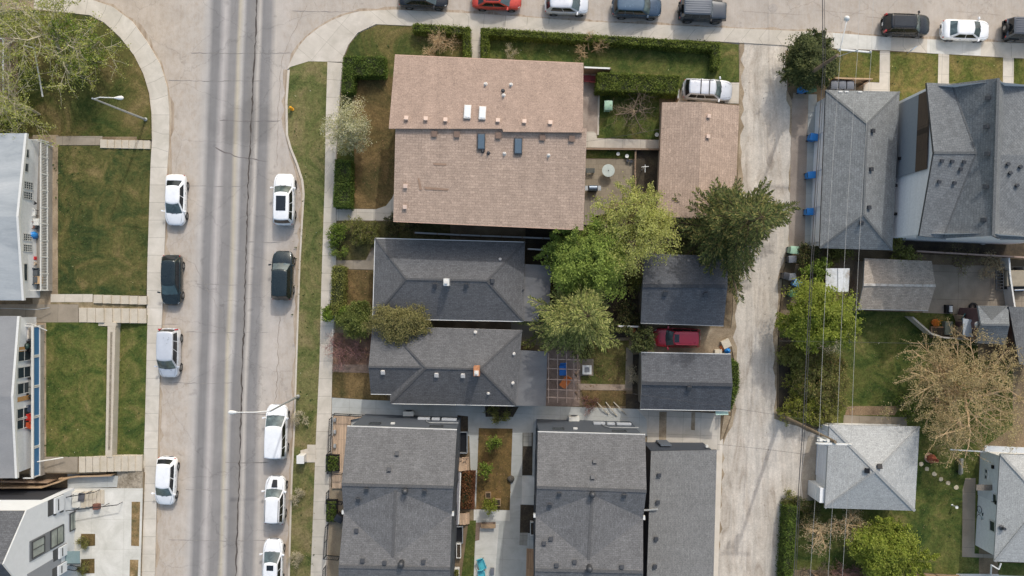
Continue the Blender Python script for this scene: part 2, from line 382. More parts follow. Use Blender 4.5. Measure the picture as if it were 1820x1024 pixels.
def sheet(name, pts, z, mat, thick=0.0, kind='structure', plan=True):
    mb = MB(); q = [U(x, y, z) for x, y in pts]
    mb.prism([(p.x, p.y) for p in q], z - max(thick, 0.002), z)
    return tag(mb.build(name, mat), kind=kind)
def strip(name, a, b_, z, mat, thick=0.16, kind='structure'):
    """ribbon between two survey polylines of equal length, UV u along it in metres; z number or list"""
    mb = MB(); n = len(a); zz = z if isinstance(z, (list, tuple)) else [z] * n
    A = [U(*p, zz[i]) for i, p in enumerate(a)]; B = [U(*p, zz[i]) for i, p in enumerate(b_)]
    u = 0.0; sgn = 1
    for i in range(n - 1):
        d = ((A[i + 1] - A[i]).length + (B[i + 1] - B[i]).length) / 2
        w0 = (A[i] - B[i]).length; w1 = (A[i + 1] - B[i + 1]).length
        q = [A[i], A[i + 1], B[i + 1], B[i]]; uv = [(u, .5), (u + d, .5), (u + d, .5 + w1), (u, .5 + w0)]
        if (q[1] - q[0]).cross(q[2] - q[0]).z < 0: q.reverse(); uv.reverse()
        mb.face(q, 0, uv); u += d
    if thick:
        dn = Vector((0, 0, -thick))
        for L in (A, B):
            for i in range(n - 1): mb.face([L[i], L[i + 1], L[i + 1] + dn, L[i] + dn], 0, [(0.8, .5)] * 4)
        for i in (0, n - 1): mb.face([A[i], B[i], B[i] + dn, A[i] + dn], 0, [(0.8, .5)] * 4)
    return tag(mb.build(name, mat), kind=kind)

# the base earth to the horizon and the two streets
mb = MB(); mb.face([(-900, -900, -0.05), (900, -900, -0.05), (900, 900, -0.05), (-900, 900, -0.05)]); tag(mb.build('ground', m_soil), kind='structure')
sheet('road', [(-2500, -330), (4200, -330), (4200, 200), (640, 200), (570, 3000), (180, 3000), (290, 200), (-2500, 200)], 0.0, m_street)

# kerb lines
KL = [(-2500, -6), (-300, -6), (60, -4), (165, 0), (200, 12), (235, 38), (262, 75), (285, 115), (297, 155), (301, 200), (300, 260), (297, 300), (292, 450), (289, 540), (286, 600), (281, 760), (278, 900), (275, 1024), (235, 3000)]
IL = [(-2500, 14), (-300, 14), (60, 16), (160, 27), (185, 40), (213, 66), (238, 98), (255, 132), (265, 166), (269, 200), (270, 250), (267, 300), (262, 450), (261, 540), (259, 600), (255, 760), (252, 900), (248, 1024), (205, 3000)]
strip('sidewalk', KL[2:], IL[2:], 0.125, m_walkw)
strip('dirt_verge', KL[:4], [(-2500, 22), (-300, 22), (60, 18), (163, 26)], 0.121, m_dirt)
KC = [(4200, 196), (1820, 77), (1650, 69.5), (1580, 66), (1480, 58), (1300, 50), (1040, 38), (862, 25), (700, 17), (640, 20), (590, 36), (545, 66), (522, 98), (509, 130)]
IC = [(4200, 224), (1820, 104), (1670, 95.5), (1580, 90), (1500, 87), (1280, 74), (970, 61), (860, 50), (735, 46), (668, 43), (636, 58), (619, 80), (611, 100), (609, 112)]
strip('sidewalk', KC[:10], IC[:10], 0.125, m_walk)
sheet('sidewalk', [(640, 20), (615, 26), (590, 36), (567, 49), (545, 66), (533, 80), (522, 98), (514, 114), (510, 124), (516, 119), (548, 109), (609, 110), (611, 100), (619, 80), (636, 58), (668, 43)], 0.1245, slabs('corner_concrete', lin(192, 184, 174), 2.1, 2.1, 0.03, 0.68, 0.06, ang=R(40)), 0.16)
SL = [(582, 110), (579, 210), (577, 330), (574, 420), (571, 512), (568, 640), (562, 768), (557, 900), (552, 1024), (460, 3000)]
SR = [(609, 112), (600, 210), (596, 300), (598, 420), (596, 512), (591, 640), (588, 768), (584, 900), (579, 1024), (488, 3000)]
strip('sidewalk', SL, SR, 0.126, m_walk)
KV = [(511, 124), (507, 180), (508, 240), (514, 262), (526, 292), (535, 320), (537.5, 345), (535, 400), (531, 470), (528, 560), (525, 650), (521.5, 760), (517, 850), (514, 950), (512, 1024), (428, 3000)]
KV2 = [(x + (4 if y < 400 else 3.0), y) for x, y in KV]
strip('kerb', KV, KV2, 0.13, m_kerb)
sheet('verge', [(514, 120), (548, 109), (582.5, 109.5), (579.5, 210), (577.5, 330), (574.5, 420), (571.5, 512), (568.5, 640), (562.5, 768), (557.5, 900), (552.5, 1024), (460.5, 3000), (431, 3000)] + [(x - 0.3, y) for x, y in KV2[::-1][1:]], 0.118, m_lawn_v, 0.15)
# gutter grit along the kerbs and broken parking lane edge
rng = random.Random(4)
def grit(line, wd, side, z=0.004, mat=None):
    a = []; b_ = []
    for i in range(len(line) - 1):
        (x0, y0), (x1, y1) = line[i], line[i + 1]
        k = max(1, int(math.hypot(x1 - x0, y1 - y0) / 14))
        for j in range(k):
            t = j / k; a.append((lerp(x0, x1, t), lerp(y0, y1, t)))
    for i, p in enumerate(a):
        q = a[min(i + 1, len(a) - 1)]; o = a[max(i - 1, 0)]
        d = Vector((q[0] - o[0], q[1] - o[1])); d.normalize()
        w_ = wd * rng.uniform(0.2, 1.5)
        b_.append((p[0] + side * -d.y * w_, p[1] + side * d.x * w_))
    strip('gutter', a, b_, z, mat or m_gut, 0.0)
grit(KL[3:-1], 7, -1); grit(KC[1:], 4.0, 1); grit(KV[:-1], 5, 1)
# the long sealed crack and side cracks
def crack(pts, wd, name='tar_crack', z=0.006, col=lin(70, 64, 60), jit=1.2, seed=1):
    r = random.Random(seed); a = []; b_ = []
    for i in range(len(pts) - 1):
        (x0, y0), (x1, y1) = pts[i], pts[i + 1]; L = math.hypot(x1 - x0, y1 - y0); k = max(1, int(L / 7))
        nx, ny = -(y1 - y0) / L, (x1 - x0) / L
        for j in range(k):
            t = j / k; o = r.uniform(-jit, jit); w_ = wd * r.uniform(0.35, 1.35)
            x, y = lerp(x0, x1, t) + nx * o, lerp(y0, y1, t) + ny * o
            a.append((x + nx * w_ / 2, y + ny * w_ / 2)); b_.append((x - nx * w_ / 2, y - ny * w_ / 2))
    a.append(pts[-1]); b_.append(pts[-1])
    strip(name, a, b_, z, noisy('crack_' + str(round(col[0], 3)), [col, (col[0] * 1.25, col[1] * 1.25, col[2] * 1.25, 1)], 2, 14, 0.3), 0.0)
crack([(458, -60), (455, 60), (448, 190), (441, 330), (436.5, 480), (434, 580), (431, 640), (427.5, 768), (424, 880), (421, 960), (419, 1024), (414, 1200)], 2.3, 'road', seed=3)
crack([(383, 262), (400, 271), (425, 279), (448, 283), (476, 287)], 1.8, 'road', seed=5, col=lin(104, 98, 96))
for k, (y, x0, x1, c) in enumerate([(94, 340, 520, 130), (143, 300, 470, 132), (214, 390, 500, 118), (330, 330, 440, 138), (430, 440, 505, 140), (505, 350, 470, 138), (590, 330, 480, 140), (680, 300, 420, 140), (822, 400, 480, 122), (870, 330, 420, 138), (735, 430, 512, 134), (960, 300, 500, 138), (20, 520, 760, 134)]):
    crack([(x0, y), ((x0 + x1) / 2, y + 1.5), (x1, y + 0.5)], 1.1, 'road', seed=20 + k, col=lin(c - 14, c - 18, c - 22), jit=0.7)
crack([(545, 10), (520, 60), (500, 110), (494, 200), (492, 300)], 0.9, 'road', seed=40, col=lin(140, 130, 120))
crack([(497, 562), (495, 600), (493, 660), (489, 720)], 1.0, 'road', seed=41, col=lin(128, 118, 108), jit=2)
crack([(286, 577), (304, 576), (322, 577)], 1.2, 'road', seed=42, col=lin(120, 98, 84), jit=.4)
crack([(320, 455), (345, 470), (372, 520), (395, 560)], 0.7, 'road', seed=43, col=lin(134, 128, 122), jit=1.5)
for k, (x, y, L) in enumerate([(960, 10, 60), (1320, 20, 120), (1450, 18, 90), (1200, 45, 100), (1540, 30, 90), (1700, 20, 80)]):
    crack([(x, y), (x + L / 2, y + 4), (x + L, y + 7)], 0.7, 'road', seed=60 + k, col=lin(140, 130, 122), jit=.6)
# tyre-dark patches (old repairs) near the crossing
0 and sheet('road', [(398, 214), (436, 212), (478, 215), (474, 236), (440, 240), (400, 237)], 0.003, noisy('old_patch', [lin(128, 124, 122), lin(150, 144, 140), lin(168, 160, 154)], 1.4, 18, 0.15, stretch=(2, .5, 1)))
mb = MB()
def disc(mb, px, py, r, z, n=18, m=0):
    c = G(px, py, z); mb.face([(c.x + r * math.cos(2 * math.pi * i / n), c.y + r * math.sin(2 * math.pi * i / n), z) for i in range(n)], m)
def manhole(px, py, r, label):
    c = G(px, py); mb = MB(); mb.lathe([(r, 0.0), (r, 0.008), (r * .92, 0.012), (r * .3, 0.012)], (c.x, c.y, 0), 20)
    tag(mb.build('manhole_cover', plain('cast_iron_worn', lin(160, 152, 144), 0.7, 0.2, amt=0.15)), label, 'manhole')
manhole(1374, 14, 0.42, 'worn round manhole cover in the upper street above the alley mouth')
manhole(521.5, 614, 0.12, 'tiny dark valve cover in the road against the verge kerb')

# ---- left lots: raised above the street
PZ = [(-2500, 1.1), (165, 1.1), (262, 0.13), (303, 0.125)]
def pz(px):
    for (x0, z0), (x1, z1) in zip(PZ, PZ[1:]):
        if x0 <= px <= x1: return lerp(z0, z1, (px - x0) / (x1 - x0))
    return 0.12
def terrain(name, y0, y1, xs, mat, dz=0.0, kind='structure', slant=0.0):
    """slope following the front gardens; xs: plan x stops"""
    mb = MB(); ys = [lerp(y0, y1, t / 6) for t in range(7)]
    st = sorted(set(list(xs) + [x for x in (165, 185, 215, 240, 262) if xs[0] < x < xs[-1]]))
    k = lambda x, y: x - 0.032 * (y - 400) * max(0.0, min(1.0, (x - 120) / 140))
    mb.grid([[U(k(x, y), y, pz(x) + dz) for x in st] for y in ys])
    dn = Vector((0, 0, -0.25))
    for y in (y0, y1):
        for x0, x1 in zip(st, st[1:]):
            p, q = U(k(x0, y), y, pz(x0) + dz), U(k(x1, y), y, pz(x1) + dz); mb.face([p, q, q + dn, p + dn])
    return tag(mb.build(name, mat), kind=kind)
terrain('soil', 243, 562, (-2500, 262), m_soil, -0.06); terrain('soil', 562, 842, (-2500, 196), m_soil, -0.06)
sheet('soil', [(-2500, 840), (256, 840), (250, 1024), (205, 3000), (-2500, 3000)], 0.3, m_soil, 0.4)
# corner lawn (flatter)
sheet('lawn', [(-600, 20), (60, 18), (160, 29), (185, 42), (212, 68), (237, 100), (253, 133), (263, 167), (267, 200), (268, 248), (170, 248), (100, 246), (-600, 240)], 0.30, m_lawn, 0.4)
terrain('lawn', 259, 525, (103, 264), m_lawn_l, 0.02)
terrain('soil', 240, 545, (58, 104), m_dirt, 0.005)
terrain('path', 242, 258, (100, 180), m_dkc, 0.03)
terrain('path', 523, 537, (90, 166), m_pad, 0.03)
terrain('soil', 536, 549, (90, 263), noisy('weedy_dirt', [lin(98, 92, 58), lin(128, 114, 88), lin(150, 136, 110)], 1.5, 12, .3), 0.012)
terrain('path', 541, 573, (-300, 140), m_dkc, 0.03)
terrain('lawn', 571, 812, (82, 194), m_lawn_g, 0.02)
terrain('soil', 574, 811, (55, 84), m_dirt, 0.015)
sheet('lawn', [(192, 560), (262, 560), (260, 640), (257, 760), (254, 846), (186, 846)], 0.16, m_lawn_g, 0.2)
terrain('path', 812, 840, (70, 140), m_dkc, 0.03)
# stair treads on the three front paths
def steps(name, label, x0, x1, ya, yb, n, z0, z1, mat, skew=0.0):
    t = thing(name, label, 'steps', G((x0 + x1) / 2, ya, 0))
    for i in range(n):
        mb = MB(); a = lerp(x0, x1, i / n); b_ = lerp(x0, x1, (i + 1) / n) - 0.9; z = pz(a) + .10
        d = skew * (i / n)
        q = [U(a, ya + d, z), U(b_, ya + d, z), U(b_, yb + d, z), U(a, yb + d, z)]
        mb.prism([(p.x, p.y) for p in q], max(0.0, z - 0.5), z)
        mb.build('tread', mat, t, bevel=0.015)
    return t
m_tread = noisy('tread_concrete', [lin(176, 166, 148), lin(192, 183, 168)], 1.2, 13, 0.12)
steps('front_steps', 'run of concrete treads crossing the verge beside the corner street lamp', 178, 267, 248, 263, 7, 1.0, 0.2, m_tread, 2)
steps('front_steps', 'run of concrete treads leading up beside the black hatchback', 166, 261, 524, 539, 6, 1.0, 0.2, m_tread, 3)
steps('front_steps', 'wider flight of treads below the black hatchback path with a weedy strip above it', 140, 260, 547, 573, 8, 1.05, 0.2, m_tread, 2)
steps('front_steps', 'flight of treads on the path beside the white hatchback parked lowest', 140, 253, 812, 840, 9, 1.05, 0.2, m_tread, -3)
# retaining wall in the second garden
t = thing('retaining_wall', 'L shaped low concrete retaining wall splitting the lower left garden', 'wall', G(198, 690, 0))
mb = MB()
for q in ([(191, 580), (205, 580), (199, 813), (187, 813)], [(158, 573), (206, 573), (206, 580), (158, 579)]):
    p = [U(*a, 1.0) for a in q]; mb.prism([(a.x, a.y) for a in p], 0.05, 1.0)
mb.build('wall', m_tread, t, bevel=0.02)
mb = MB(); p = [U(*a, 1.0) for a in [(196, 590), (200, 590), (196, 800), (192, 800)]]; mb.prism([(a.x, a.y) for a in p], 0.99, 1.006); mb.build('moss_joint', noisy('joint_dark', [lin(110, 102, 88), lin(150, 140, 124)], 3, 10, .3), t)
# white house forecourt
sheet('driveway', [(60, 868), (253.5, 868), (249, 1024), (205, 3000), (-200, 3000), (60, 1024)], 0.40, m_white, 0.5)
sheet('path', [(120, 842), (210, 846), (208, 866), (120, 868)], 0.42, m_newc, 0.3)
sheet('garden_bed', [(208, 838), (254, 832), (253, 868), (208, 868)], 0.405, noisy('rubble_bed', [lin(100, 90, 74), lin(140, 130, 114), lin(168, 158, 142)], 1.6, 8, .4, bump=.5), 0.4)
for pts in ([(234, 892), (249, 892), (247, 971), (233, 970)], [(231, 995), (246, 995), (242, 1090), (228, 1090)]):
    sheet('garden_bed', pts, 0.41, noisy('straw_bed', [lin(84, 82, 54), lin(130, 108, 74), lin(164, 142, 108)], 1.3, 8, .4), 0.05)
for pts in ([(144, 949), (169, 949), (169, 970), (144, 972)], [(144, 994), (168, 993), (168, 1019), (144, 1020)]):
    sheet('garden_bed', pts, 0.41, m_lawn_b, 0.05)

# ---- centre block
sheet('soil', [(612, 100), (622, 76), (640, 58), (670, 45), (735, 47), (860, 51), (970, 62), (1280, 75), (1313, 79), (1314, 180), (1312, 300), (1306, 420), (1301, 560), (1296, 600), (1304, 645), (1299, 740), (1279, 800), (1270, 1024), (1190, 3000), (490, 3000), (582, 1024), (587, 900), (591, 768), (594, 640), (598, 512), (600, 420), (598, 300), (602, 210)], 0.085, m_soil, 0.2)
sheet('lawn', [(611, 112), (613, 100), (622, 78), (638, 59), (670, 44.5), (735, 47), (832, 50), (832, 240), (700, 240), (700, 371), (598, 371), (598, 300), (602, 210)], 0.118, m_lawn, 0.1)
sheet('lawn', [(853, 51), (970, 62.5), (1280, 75.5), (1313, 79), (1313.5, 146), (1214, 146), (1214, 160), (1040, 160), (1040, 240), (853, 240)], 0.118, m_lawn_g, 0.1)
sheet('lawn', [(634, 137), (702, 137), (702, 341), (690, 366), (668, 371), (626, 371), (630, 280), (624, 200), (628, 165)], 0.1205, m_lawn_b, 0.05)
sheet('path', [(836, 47), (854, 48), (853, 200), (834, 200)], 0.128, m_pad, 0.06)
sheet('path', [(598, 371), (668, 372), (686, 366), (697, 352), (702, 340), (730, 340), (730, 392), (598, 392)], 0.128, m_pad, 0.06)
sheet('lawn', [(625, 290), (702, 240), (702, 341), (690, 366), (668, 371), (640, 371)], 0.122, m_lawn_b, 0.05)
sheet('path', [(598, 463), (650, 463), (656, 452), (666, 440), (700, 440), (700, 480), (598, 478)], 0.128, m_dkc, 0.06)
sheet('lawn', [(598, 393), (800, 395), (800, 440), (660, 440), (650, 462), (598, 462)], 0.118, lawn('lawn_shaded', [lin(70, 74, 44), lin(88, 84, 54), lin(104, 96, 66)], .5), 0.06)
sheet('lawn', [(598, 479), (680, 481), (672, 575), (597, 575)], 0.118, m_lawn_b, 0.06)
sheet('garden_bed', [(592, 592), (668, 592), (665, 648), (592, 648)], 0.12, noisy('leaf_litter', [lin(96, 76, 62), lin(120, 92, 76), lin(140, 112, 92)], 1.2, 11, .35), 0.06)
sheet('path', [(591, 648), (680, 648), (680, 664), (591, 661)], 0.128, m_brickpath, 0.06)
sheet('lawn', [(590.5, 661.5), (680, 664.5), (690, 716), (660, 711), (590, 706)], 0.118, m_lawn_b, 0.06)
# grey concrete lane between the second bungalow and the new houses
sheet('path', [(590, 707), (655, 711), (930, 721), (1040, 724), (1130, 727), (1280, 735), (1278, 790), (1150, 800), (1150, 775), (590, 775)], 0.13, m_newc, 0.06)
sheet('driveway', [(1131, 727), (1281, 735), (1279, 800), (1152, 806), (1149, 745)], 0.1335, m_pad, 0.05)
sheet('path', [(833, 738), (955, 738), (955, 905), (952, 1024), (935, 1300), (840, 1300), (846, 906), (836, 830)], 0.126, m_newc, 0.06)
sheet('garden_bed', [(851, 761), (911, 762), (906, 907), (846, 905)], 0.150, noisy('garden_litter', [lin(78, 66, 36), lin(104, 86, 50), lin(126, 100, 62)], 1.1, 10, .4, bump=.4), 0.1)
sheet('garden_bed', [(862, 722), (922, 723), (912, 741), (863, 741)], 0.142, m_darkbed, 0.05)
sheet('lawn', [(833, 926), (846, 925), (842, 1024), (838, 1200), (818, 1200), (820, 1024)], 0.150, m_lawn_g, 0.1)
sheet('garden_bed', [(822, 836), (846, 836), (843, 905), (819, 905)], 0.146, m_bed, 0.05)
sheet('garden_bed', [(813, 738), (832, 740), (832, 800), (813, 800)], 0.14, m_darkbed, 0.05)
sheet('path', [(842, 906), (906, 907), (906, 926), (842, 925)], 0.134, m_white, 0.05)
sheet('path', [(845, 930), (887, 931), (880, 1024), (870, 1200), (838, 1200), (842, 1024)], 0.137, m_white, 0.05)
sheet('path', [(845, 929), (881, 928), (881, 938), (853, 938), (852, 960), (844, 962)], 0.141, m_brickpath, 0.05)
for pts in ([(929, 769), (947, 769), (946, 845), (928, 845)], [(925, 897), (950, 898), (947, 948), (924, 947)]):
    sheet('garden_bed', pts, 0.143, m_darkbed, 0.05)
sheet('path', [(930, 769), (945, 769), (945, 793), (930, 793)], 0.149, slabs('stepping_pavers', lin(150, 148, 142), .5, .5, .05, .6), 0.05)
sheet('path', [(928, 846), (950, 847), (949, 897), (927, 896)], 0.1365, m_white, 0.05)
sheet('path', [(924, 947), (938, 947), (937, 970), (923, 969)], 0.149, slabs('stepping_pavers', lin(150, 148, 142), .5, .5), 0.05)
sheet('deck', [(936, 975), (950, 976), (947, 1060), (934, 1060)], 0.16, planks('cedar_boards', lin(176, 140, 106), .14, 3, 'Y'), 0.1)
for pts in ([(1172, 732), (1185, 732), (1184, 784), (1171, 784)], [(1229, 733), (1236, 733), (1235, 765), (1228, 764)]):
    sheet('garden_bed', pts, 0.137, m_dirt, 0.03)
sheet('garden_bed', [(1287, 738), (1299, 740), (1284, 780), (1280, 784)], 0.135, m_dirt, 0.05)
# back yards
sheet('patio', [(1032, 130), (1064, 132), (1063, 240), (1040, 238), (1032, 240)], 0.13, noisy('brown_patio', [lin(132, 116, 106), lin(152, 138, 126), lin(164, 150, 138)], .8, 12, .15), 0.08)
sheet('kerb', [(1063, 166), (1066, 166), (1064.5, 240), (1061.5, 240)], 0.17, m_kerb, 0.1)
sheet('path', [(1043, 234), (1056, 234), (1060, 238), (1061, 246), (1172, 249), (1172, 264), (1040, 262)], 0.15, m_pad, 0.08)
sheet('lawn', [(1066, 166), (1172, 170), (1172, 248), (1062, 245)], 0.121, m_lawn_g, 0.05)
sheet('lawn', [(1036, 263.5), (1128, 266), (1128, 282), (1036, 281)], 0.119, m_lawn_g, 0.05)
sheet('garden_bed', [(1128, 267), (1172, 267), (1172, 340), (1126, 340)], 0.122, m_darkbed, 0.05)
sheet('patio', [(1036, 282), (1128, 284), (1126, 360), (1034, 360)], 0.128, m_pav, 0.06)
sheet('deck', [(1030, 350), (1086, 352), (1080, 380), (1058, 384), (1056, 400), (1030, 400)], 0.36, planks('grey_boards', lin(128, 120, 108), .14, 2.6, 'Y', .12), 0.3)
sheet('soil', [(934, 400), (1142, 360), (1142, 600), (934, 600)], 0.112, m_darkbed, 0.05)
sheet('path', [(908, 570), (968, 572), (966, 612), (930, 615), (908, 600)], 0.124, m_dkc, 0.04)
sheet('lawn', [(1033, 610), (1118, 605), (1113, 684), (1033, 682)], 0.119, m_lawn, 0.05)
sheet('lawn', [(1033, 694), (1113, 695), (1112, 722), (1040, 720)], 0.119, m_lawn_b, 0.05)
sheet('path', [(1028, 682), (1124, 684), (1124, 694), (1028, 693)], 0.128, noisy('pink_gravel', [lin(140, 124, 108), lin(164, 146, 128)], 1, 10, .2), 0.05)
sheet('path', [(1113, 618), (1125, 618), (1124, 690), (1111, 690)], 0.131, m_dkc, 0.05)
sheet('garden_bed', [(1124, 630), (1142, 630), (1140, 730), (1112, 728), (1112, 700), (1124, 700)], 0.125, m_darkbed, 0.05)
sheet('path', [(970, 622), (1032, 625), (1030, 722), (968, 722)], 0.127, noisy('reddish_pavers', [lin(118, 102, 92), lin(140, 122, 110), lin(156, 136, 122)], .9, 9, .2), 0.05)
sheet('path', [(1031, 638), (1055, 638), (1055, 668), (1031, 668)], 0.135, m_pav, 0.05)
sheet('driveway', [(1130, 582), (1300, 584), (1297, 630), (1130, 626)], 0.124, m_dirt, 0.06)
sheet('driveway', [(1214, 146), (1314, 147), (1313, 184), (1205, 182)], 0.131, m_pad, 0.08)

# ---- alley and right block
AL = [(1314, 76), (1314, 180), (1312, 300), (1307, 420), (1302, 560), (1297, 600), (1305, 640), (1300, 740), (1280, 800), (1271, 1024), (1190, 3000)]
AR = [(1398, 80), (1399, 160), (1412, 190), (1408, 440), (1392, 480), (1384, 560), (1381, 640), (1381, 740), (1420, 754), (1472, 768), (1466, 902), (1412, 899), (1402, 893), (1388, 1024), (1310, 3000)]
sheet('alley', AL + AR[::-1], 0.06, m_alley, 0.08)
grit(AL[:-1], 7, -1, 0.066, m_dirt); grit(AR[1:-1], 6, 1, 0.066, m_dirt)
sheet('alley', [(1272, 785), (1285, 780), (1276, 1024), (1262, 1024)], 0.1, noisy('pale_edge', [lin(200, 190, 174), lin(212, 204, 192)], .8, 14, .06), 0.1)
sheet('soil', [(1396, 90), (1500, 86), (1580, 90), (1670, 95), (1820, 104), (4200, 224), (4200, 3000), (1312, 3000), (1390, 1024), (1402, 894), (1412, 900), (1466, 903), (1472, 767), (1420, 753), (1383, 738), (1382, 640), (1386, 560), (1394, 480), (1408, 440), (1414, 190), (1400, 160)], 0.08, m_soil, 0.15)
sheet('driveway', [(1410, 165), (1452, 168), (1444, 442), (1402, 440)], 0.085, m_dkc, 0.05)
sheet('path', [(1437, 168), (1452, 168), (1444, 442), (1430, 441)], 0.096, m_newc, 0.05)
sheet('driveway', [(1408, 175), (1440, 176), (1437, 440), (1402, 440)], 0.089, noisy('oily_apron', [lin(134, 122, 112), lin(150, 138, 126), lin(160, 148, 136)], .6, 12, .15), 0.02)
for pts in ([(1476, 89), (1564, 91), (1563, 146), (1476, 143)], [(1582, 92), (1668, 96.5), (1666, 190), (1581, 190)], [(1687, 97.5), (1783, 103), (1782, 190), (1686, 190)], [(1802, 104), (1990, 113), (1990, 190), (1801, 190)]):
    sheet('lawn', pts, 0.118, lawn('lawn_weedy', [lin(64, 76, 34), lin(88, 92, 46), lin(108, 100, 58), lin(122, 108, 68)], .4), 0.08)
for pts in ([(1564, 90), (1582, 91), (1581, 190), (1535, 190), (1535, 146), (1563, 147)], [(1668, 95.5), (1687, 96), (1686, 200), (1666, 200)], [(1783, 102), (1802, 103), (1801, 200), (1782, 200)]):
    sheet('path', pts, 0.126, m_walkw if False else m_pad, 0.08)
sheet('sidewalk', [(1480, 58.5), (1584, 66.5), (1583, 89.5), (1500, 86.5), (1484, 86.5)], 0.129, m_white, 0.05)
sheet('sidewalk', [(1648, 70), (1744, 74.5), (1743, 99), (1648, 94.5)], 0.129, m_white, 0.05)
sheet('patio', [(1590, 405), (1930, 410), (1930, 462), (1590, 450)], 0.10, m_darkbed, 0.03)
sheet('driveway', [(1640, 470), (1960, 476), (1960, 548), (1740, 546), (1740, 560), (1640, 556)], 0.115, m_dkc, 0.06)
sheet('driveway', [(1500, 470), (1540, 470), (1530, 560), (1495, 560)], 0.11, m_dirt, 0.06)
sheet('lawn', [(1386, 560), (1520, 552), (1640, 556), (1660, 556), (1738, 560), (1738, 640), (1800, 640), (1800, 760), (1740, 800), (1740, 1024), (1640, 1018), (1395, 1012), (1398, 890), (1460, 890), (1460, 760), (1384, 738)], 0.112, m_lawn_g, 0.06)
sheet('garden_bed', [(1384, 600), (1405, 600), (1404, 735), (1384, 737)], 0.12, m_darkbed, 0.05)
sheet('driveway', [(1436, 775), (1470, 778), (1464, 896), (1428, 893), (1424, 850), (1430, 810)], 0.064, noisy('shed_apron', [lin(128, 118, 104), lin(158, 146, 130), lin(178, 166, 148)], .5, 11, .2), 0.06)
sheet('path', [(1500, 738), (1612, 742), (1612, 760), (1498, 760)], 0.122, m_dkc, 0.05)
sheet('soil', [(1505, 722), (1600, 722), (1590, 738), (1502, 738)], 0.119, noisy('twig_heap', [lin(120, 100, 78), lin(146, 124, 98)], 2, 9, .4), 0.05)
sheet('path', [(1716, 850), (1734, 850), (1732, 984), (1770, 986), (1769, 992), (1710, 990), (1711, 870)], 0.125, m_dkc, 0.05)
sheet('patio', [(1700, 1020), (1960, 1022), (1960, 1100), (1700, 1100)], 0.12, m_white, 0.05)
sheet('lawn', [(1775, 1000), (1960, 1004), (1960, 1030), (1775, 1022)], 0.13, m_lawn_g, 0.05)
# across the upper street (outside the frame)
sheet('sidewalk', [(-2500, -380), (4200, -300), (4200, -330), (-2500, -410)], 0.12, m_pad, 0.14)
sheet('lawn', [(-2500, -411), (4200, -331), (4200, -3000), (-2500, -3000)], 0.11, m_lawn_g, 0.14)
# ================================================================ BUILDINGS
EYE = Vector((0, 0, H))
def on_plane(px, py, tri, lift=0.0):
    a, b_, c = [Vector(p) for p in tri[:3]]
    nrm = (b_ - a).cross(c - a).normalized()
    if nrm.z < 0: nrm = -nrm
    d = (G(px, py, 0) - EYE)
    t = (a - EYE).dot(nrm) / d.dot(nrm)
    return EYE + d * t + nrm * lift, nrm
def inset(poly, d):
    """poly: list of Vectors (xy used, z kept), inward offset by d (number or per-edge list)"""
    n = len(poly); A = sum(poly[i].x * poly[(i + 1) % n].y - poly[(i + 1) % n].x * poly[i].y for i in range(n)); s = 1 if A > 0 else -1
    dd = d if isinstance(d, (list, tuple)) else [d] * n
    E = []
    for i in range(n):
        p, q = poly[i], poly[(i + 1) % n]; t = Vector((q.x - p.x, q.y - p.y)); t.normalize()
        nn = Vector((-t.y, t.x)) * s; E.append((Vector((p.x, p.y)) + nn * dd[i], t, nn, dd[i]))
    out = []
    for i in range(n):
        (p0, t0, n0, d0), (p1, t1, n1, d1) = E[i - 1], E[i]
        cr = t0.x * t1.y - t0.y * t1.x
        if abs(cr) < 0.05:
            v = Vector((poly[i].x, poly[i].y)) + n1 * d1
        else:
            k = ((p1.x - p0.x) * t1.y - (p1.y - p0.y) * t1.x) / cr; v = p0 + t0 * k
        out.append(Vector((v.x, v.y, poly[i].z)))
    return out
def roof_mesh(name, V, faces, mats, parent, thick=0.2):
    """V world points; faces index lists; top slabs with UV along the courses, fascia and soffit"""
    mb = MB(); edges = {}
    for f in faces:
        P = [V[i] for i in f]
        nrm = Vector((0, 0, 0))
        for i in range(len(P)):
            a, b_ = P[i], P[(i + 1) % len(P)]
            nrm += Vector(((a.y - b_.y) * (a.z + b_.z), (a.z - b_.z) * (a.x + b_.x), (a.x - b_.x) * (a.y + b_.y)))
        if nrm.z < 0: P = P[::-1]; f = f[::-1]; nrm = -nrm
        nrm.normalize()
        hx = Vector((0, 0, 1)).cross(nrm)
        hx = hx.normalized() if hx.length > 0.02 else Vector((1, 0, 0))
        if hx.x + 0.3 * hx.y < 0: hx = -hx
        sl = nrm.cross(hx)
        mb.face(P, 0, [(p.dot(hx), p.dot(sl)) for p in P])
        dn = Vector((0, 0, -thick))
        mb.face([p + dn for p in P[::-1]], 1, [(p.x, p.y) for p in P])
        for i in range(len(f)):
            a, b_ = f[i], f[(i + 1) % len(f)]; k = (min(a, b_), max(a, b_))
            edges[k] = edges.get(k, []) + [(V[a], V[b_])]
    for k, L in edges.items():
        if len(L) == 1:
            a, b_ = L[0]; dn = Vector((0, 0, -thick)); mb.face([a, a + dn, b_ + dn, b_], 1, [(0, 0)] * 4)
    return mb.build(name, mats, parent)
def cap_line(parent, a, b_, mat, wd=0.17, name='ridge_cap'):
    mb = MB(); mb.bar(Vector(a) + Vector((0, 0, .015)), Vector(b_) + Vector((0, 0, .015)), wd, 0.035); return mb.build(name, mat, parent)
def gutter(parent, a, b_, mat, off=0.06, name='gutter'):
    a = Vector(a); b_ = Vector(b_); mb = MB(); mb.bar(a - Vector((0, 0, .06)), b_ - Vector((0, 0, .06)), 0.12, 0.11); return mb.build(name, mat, parent)
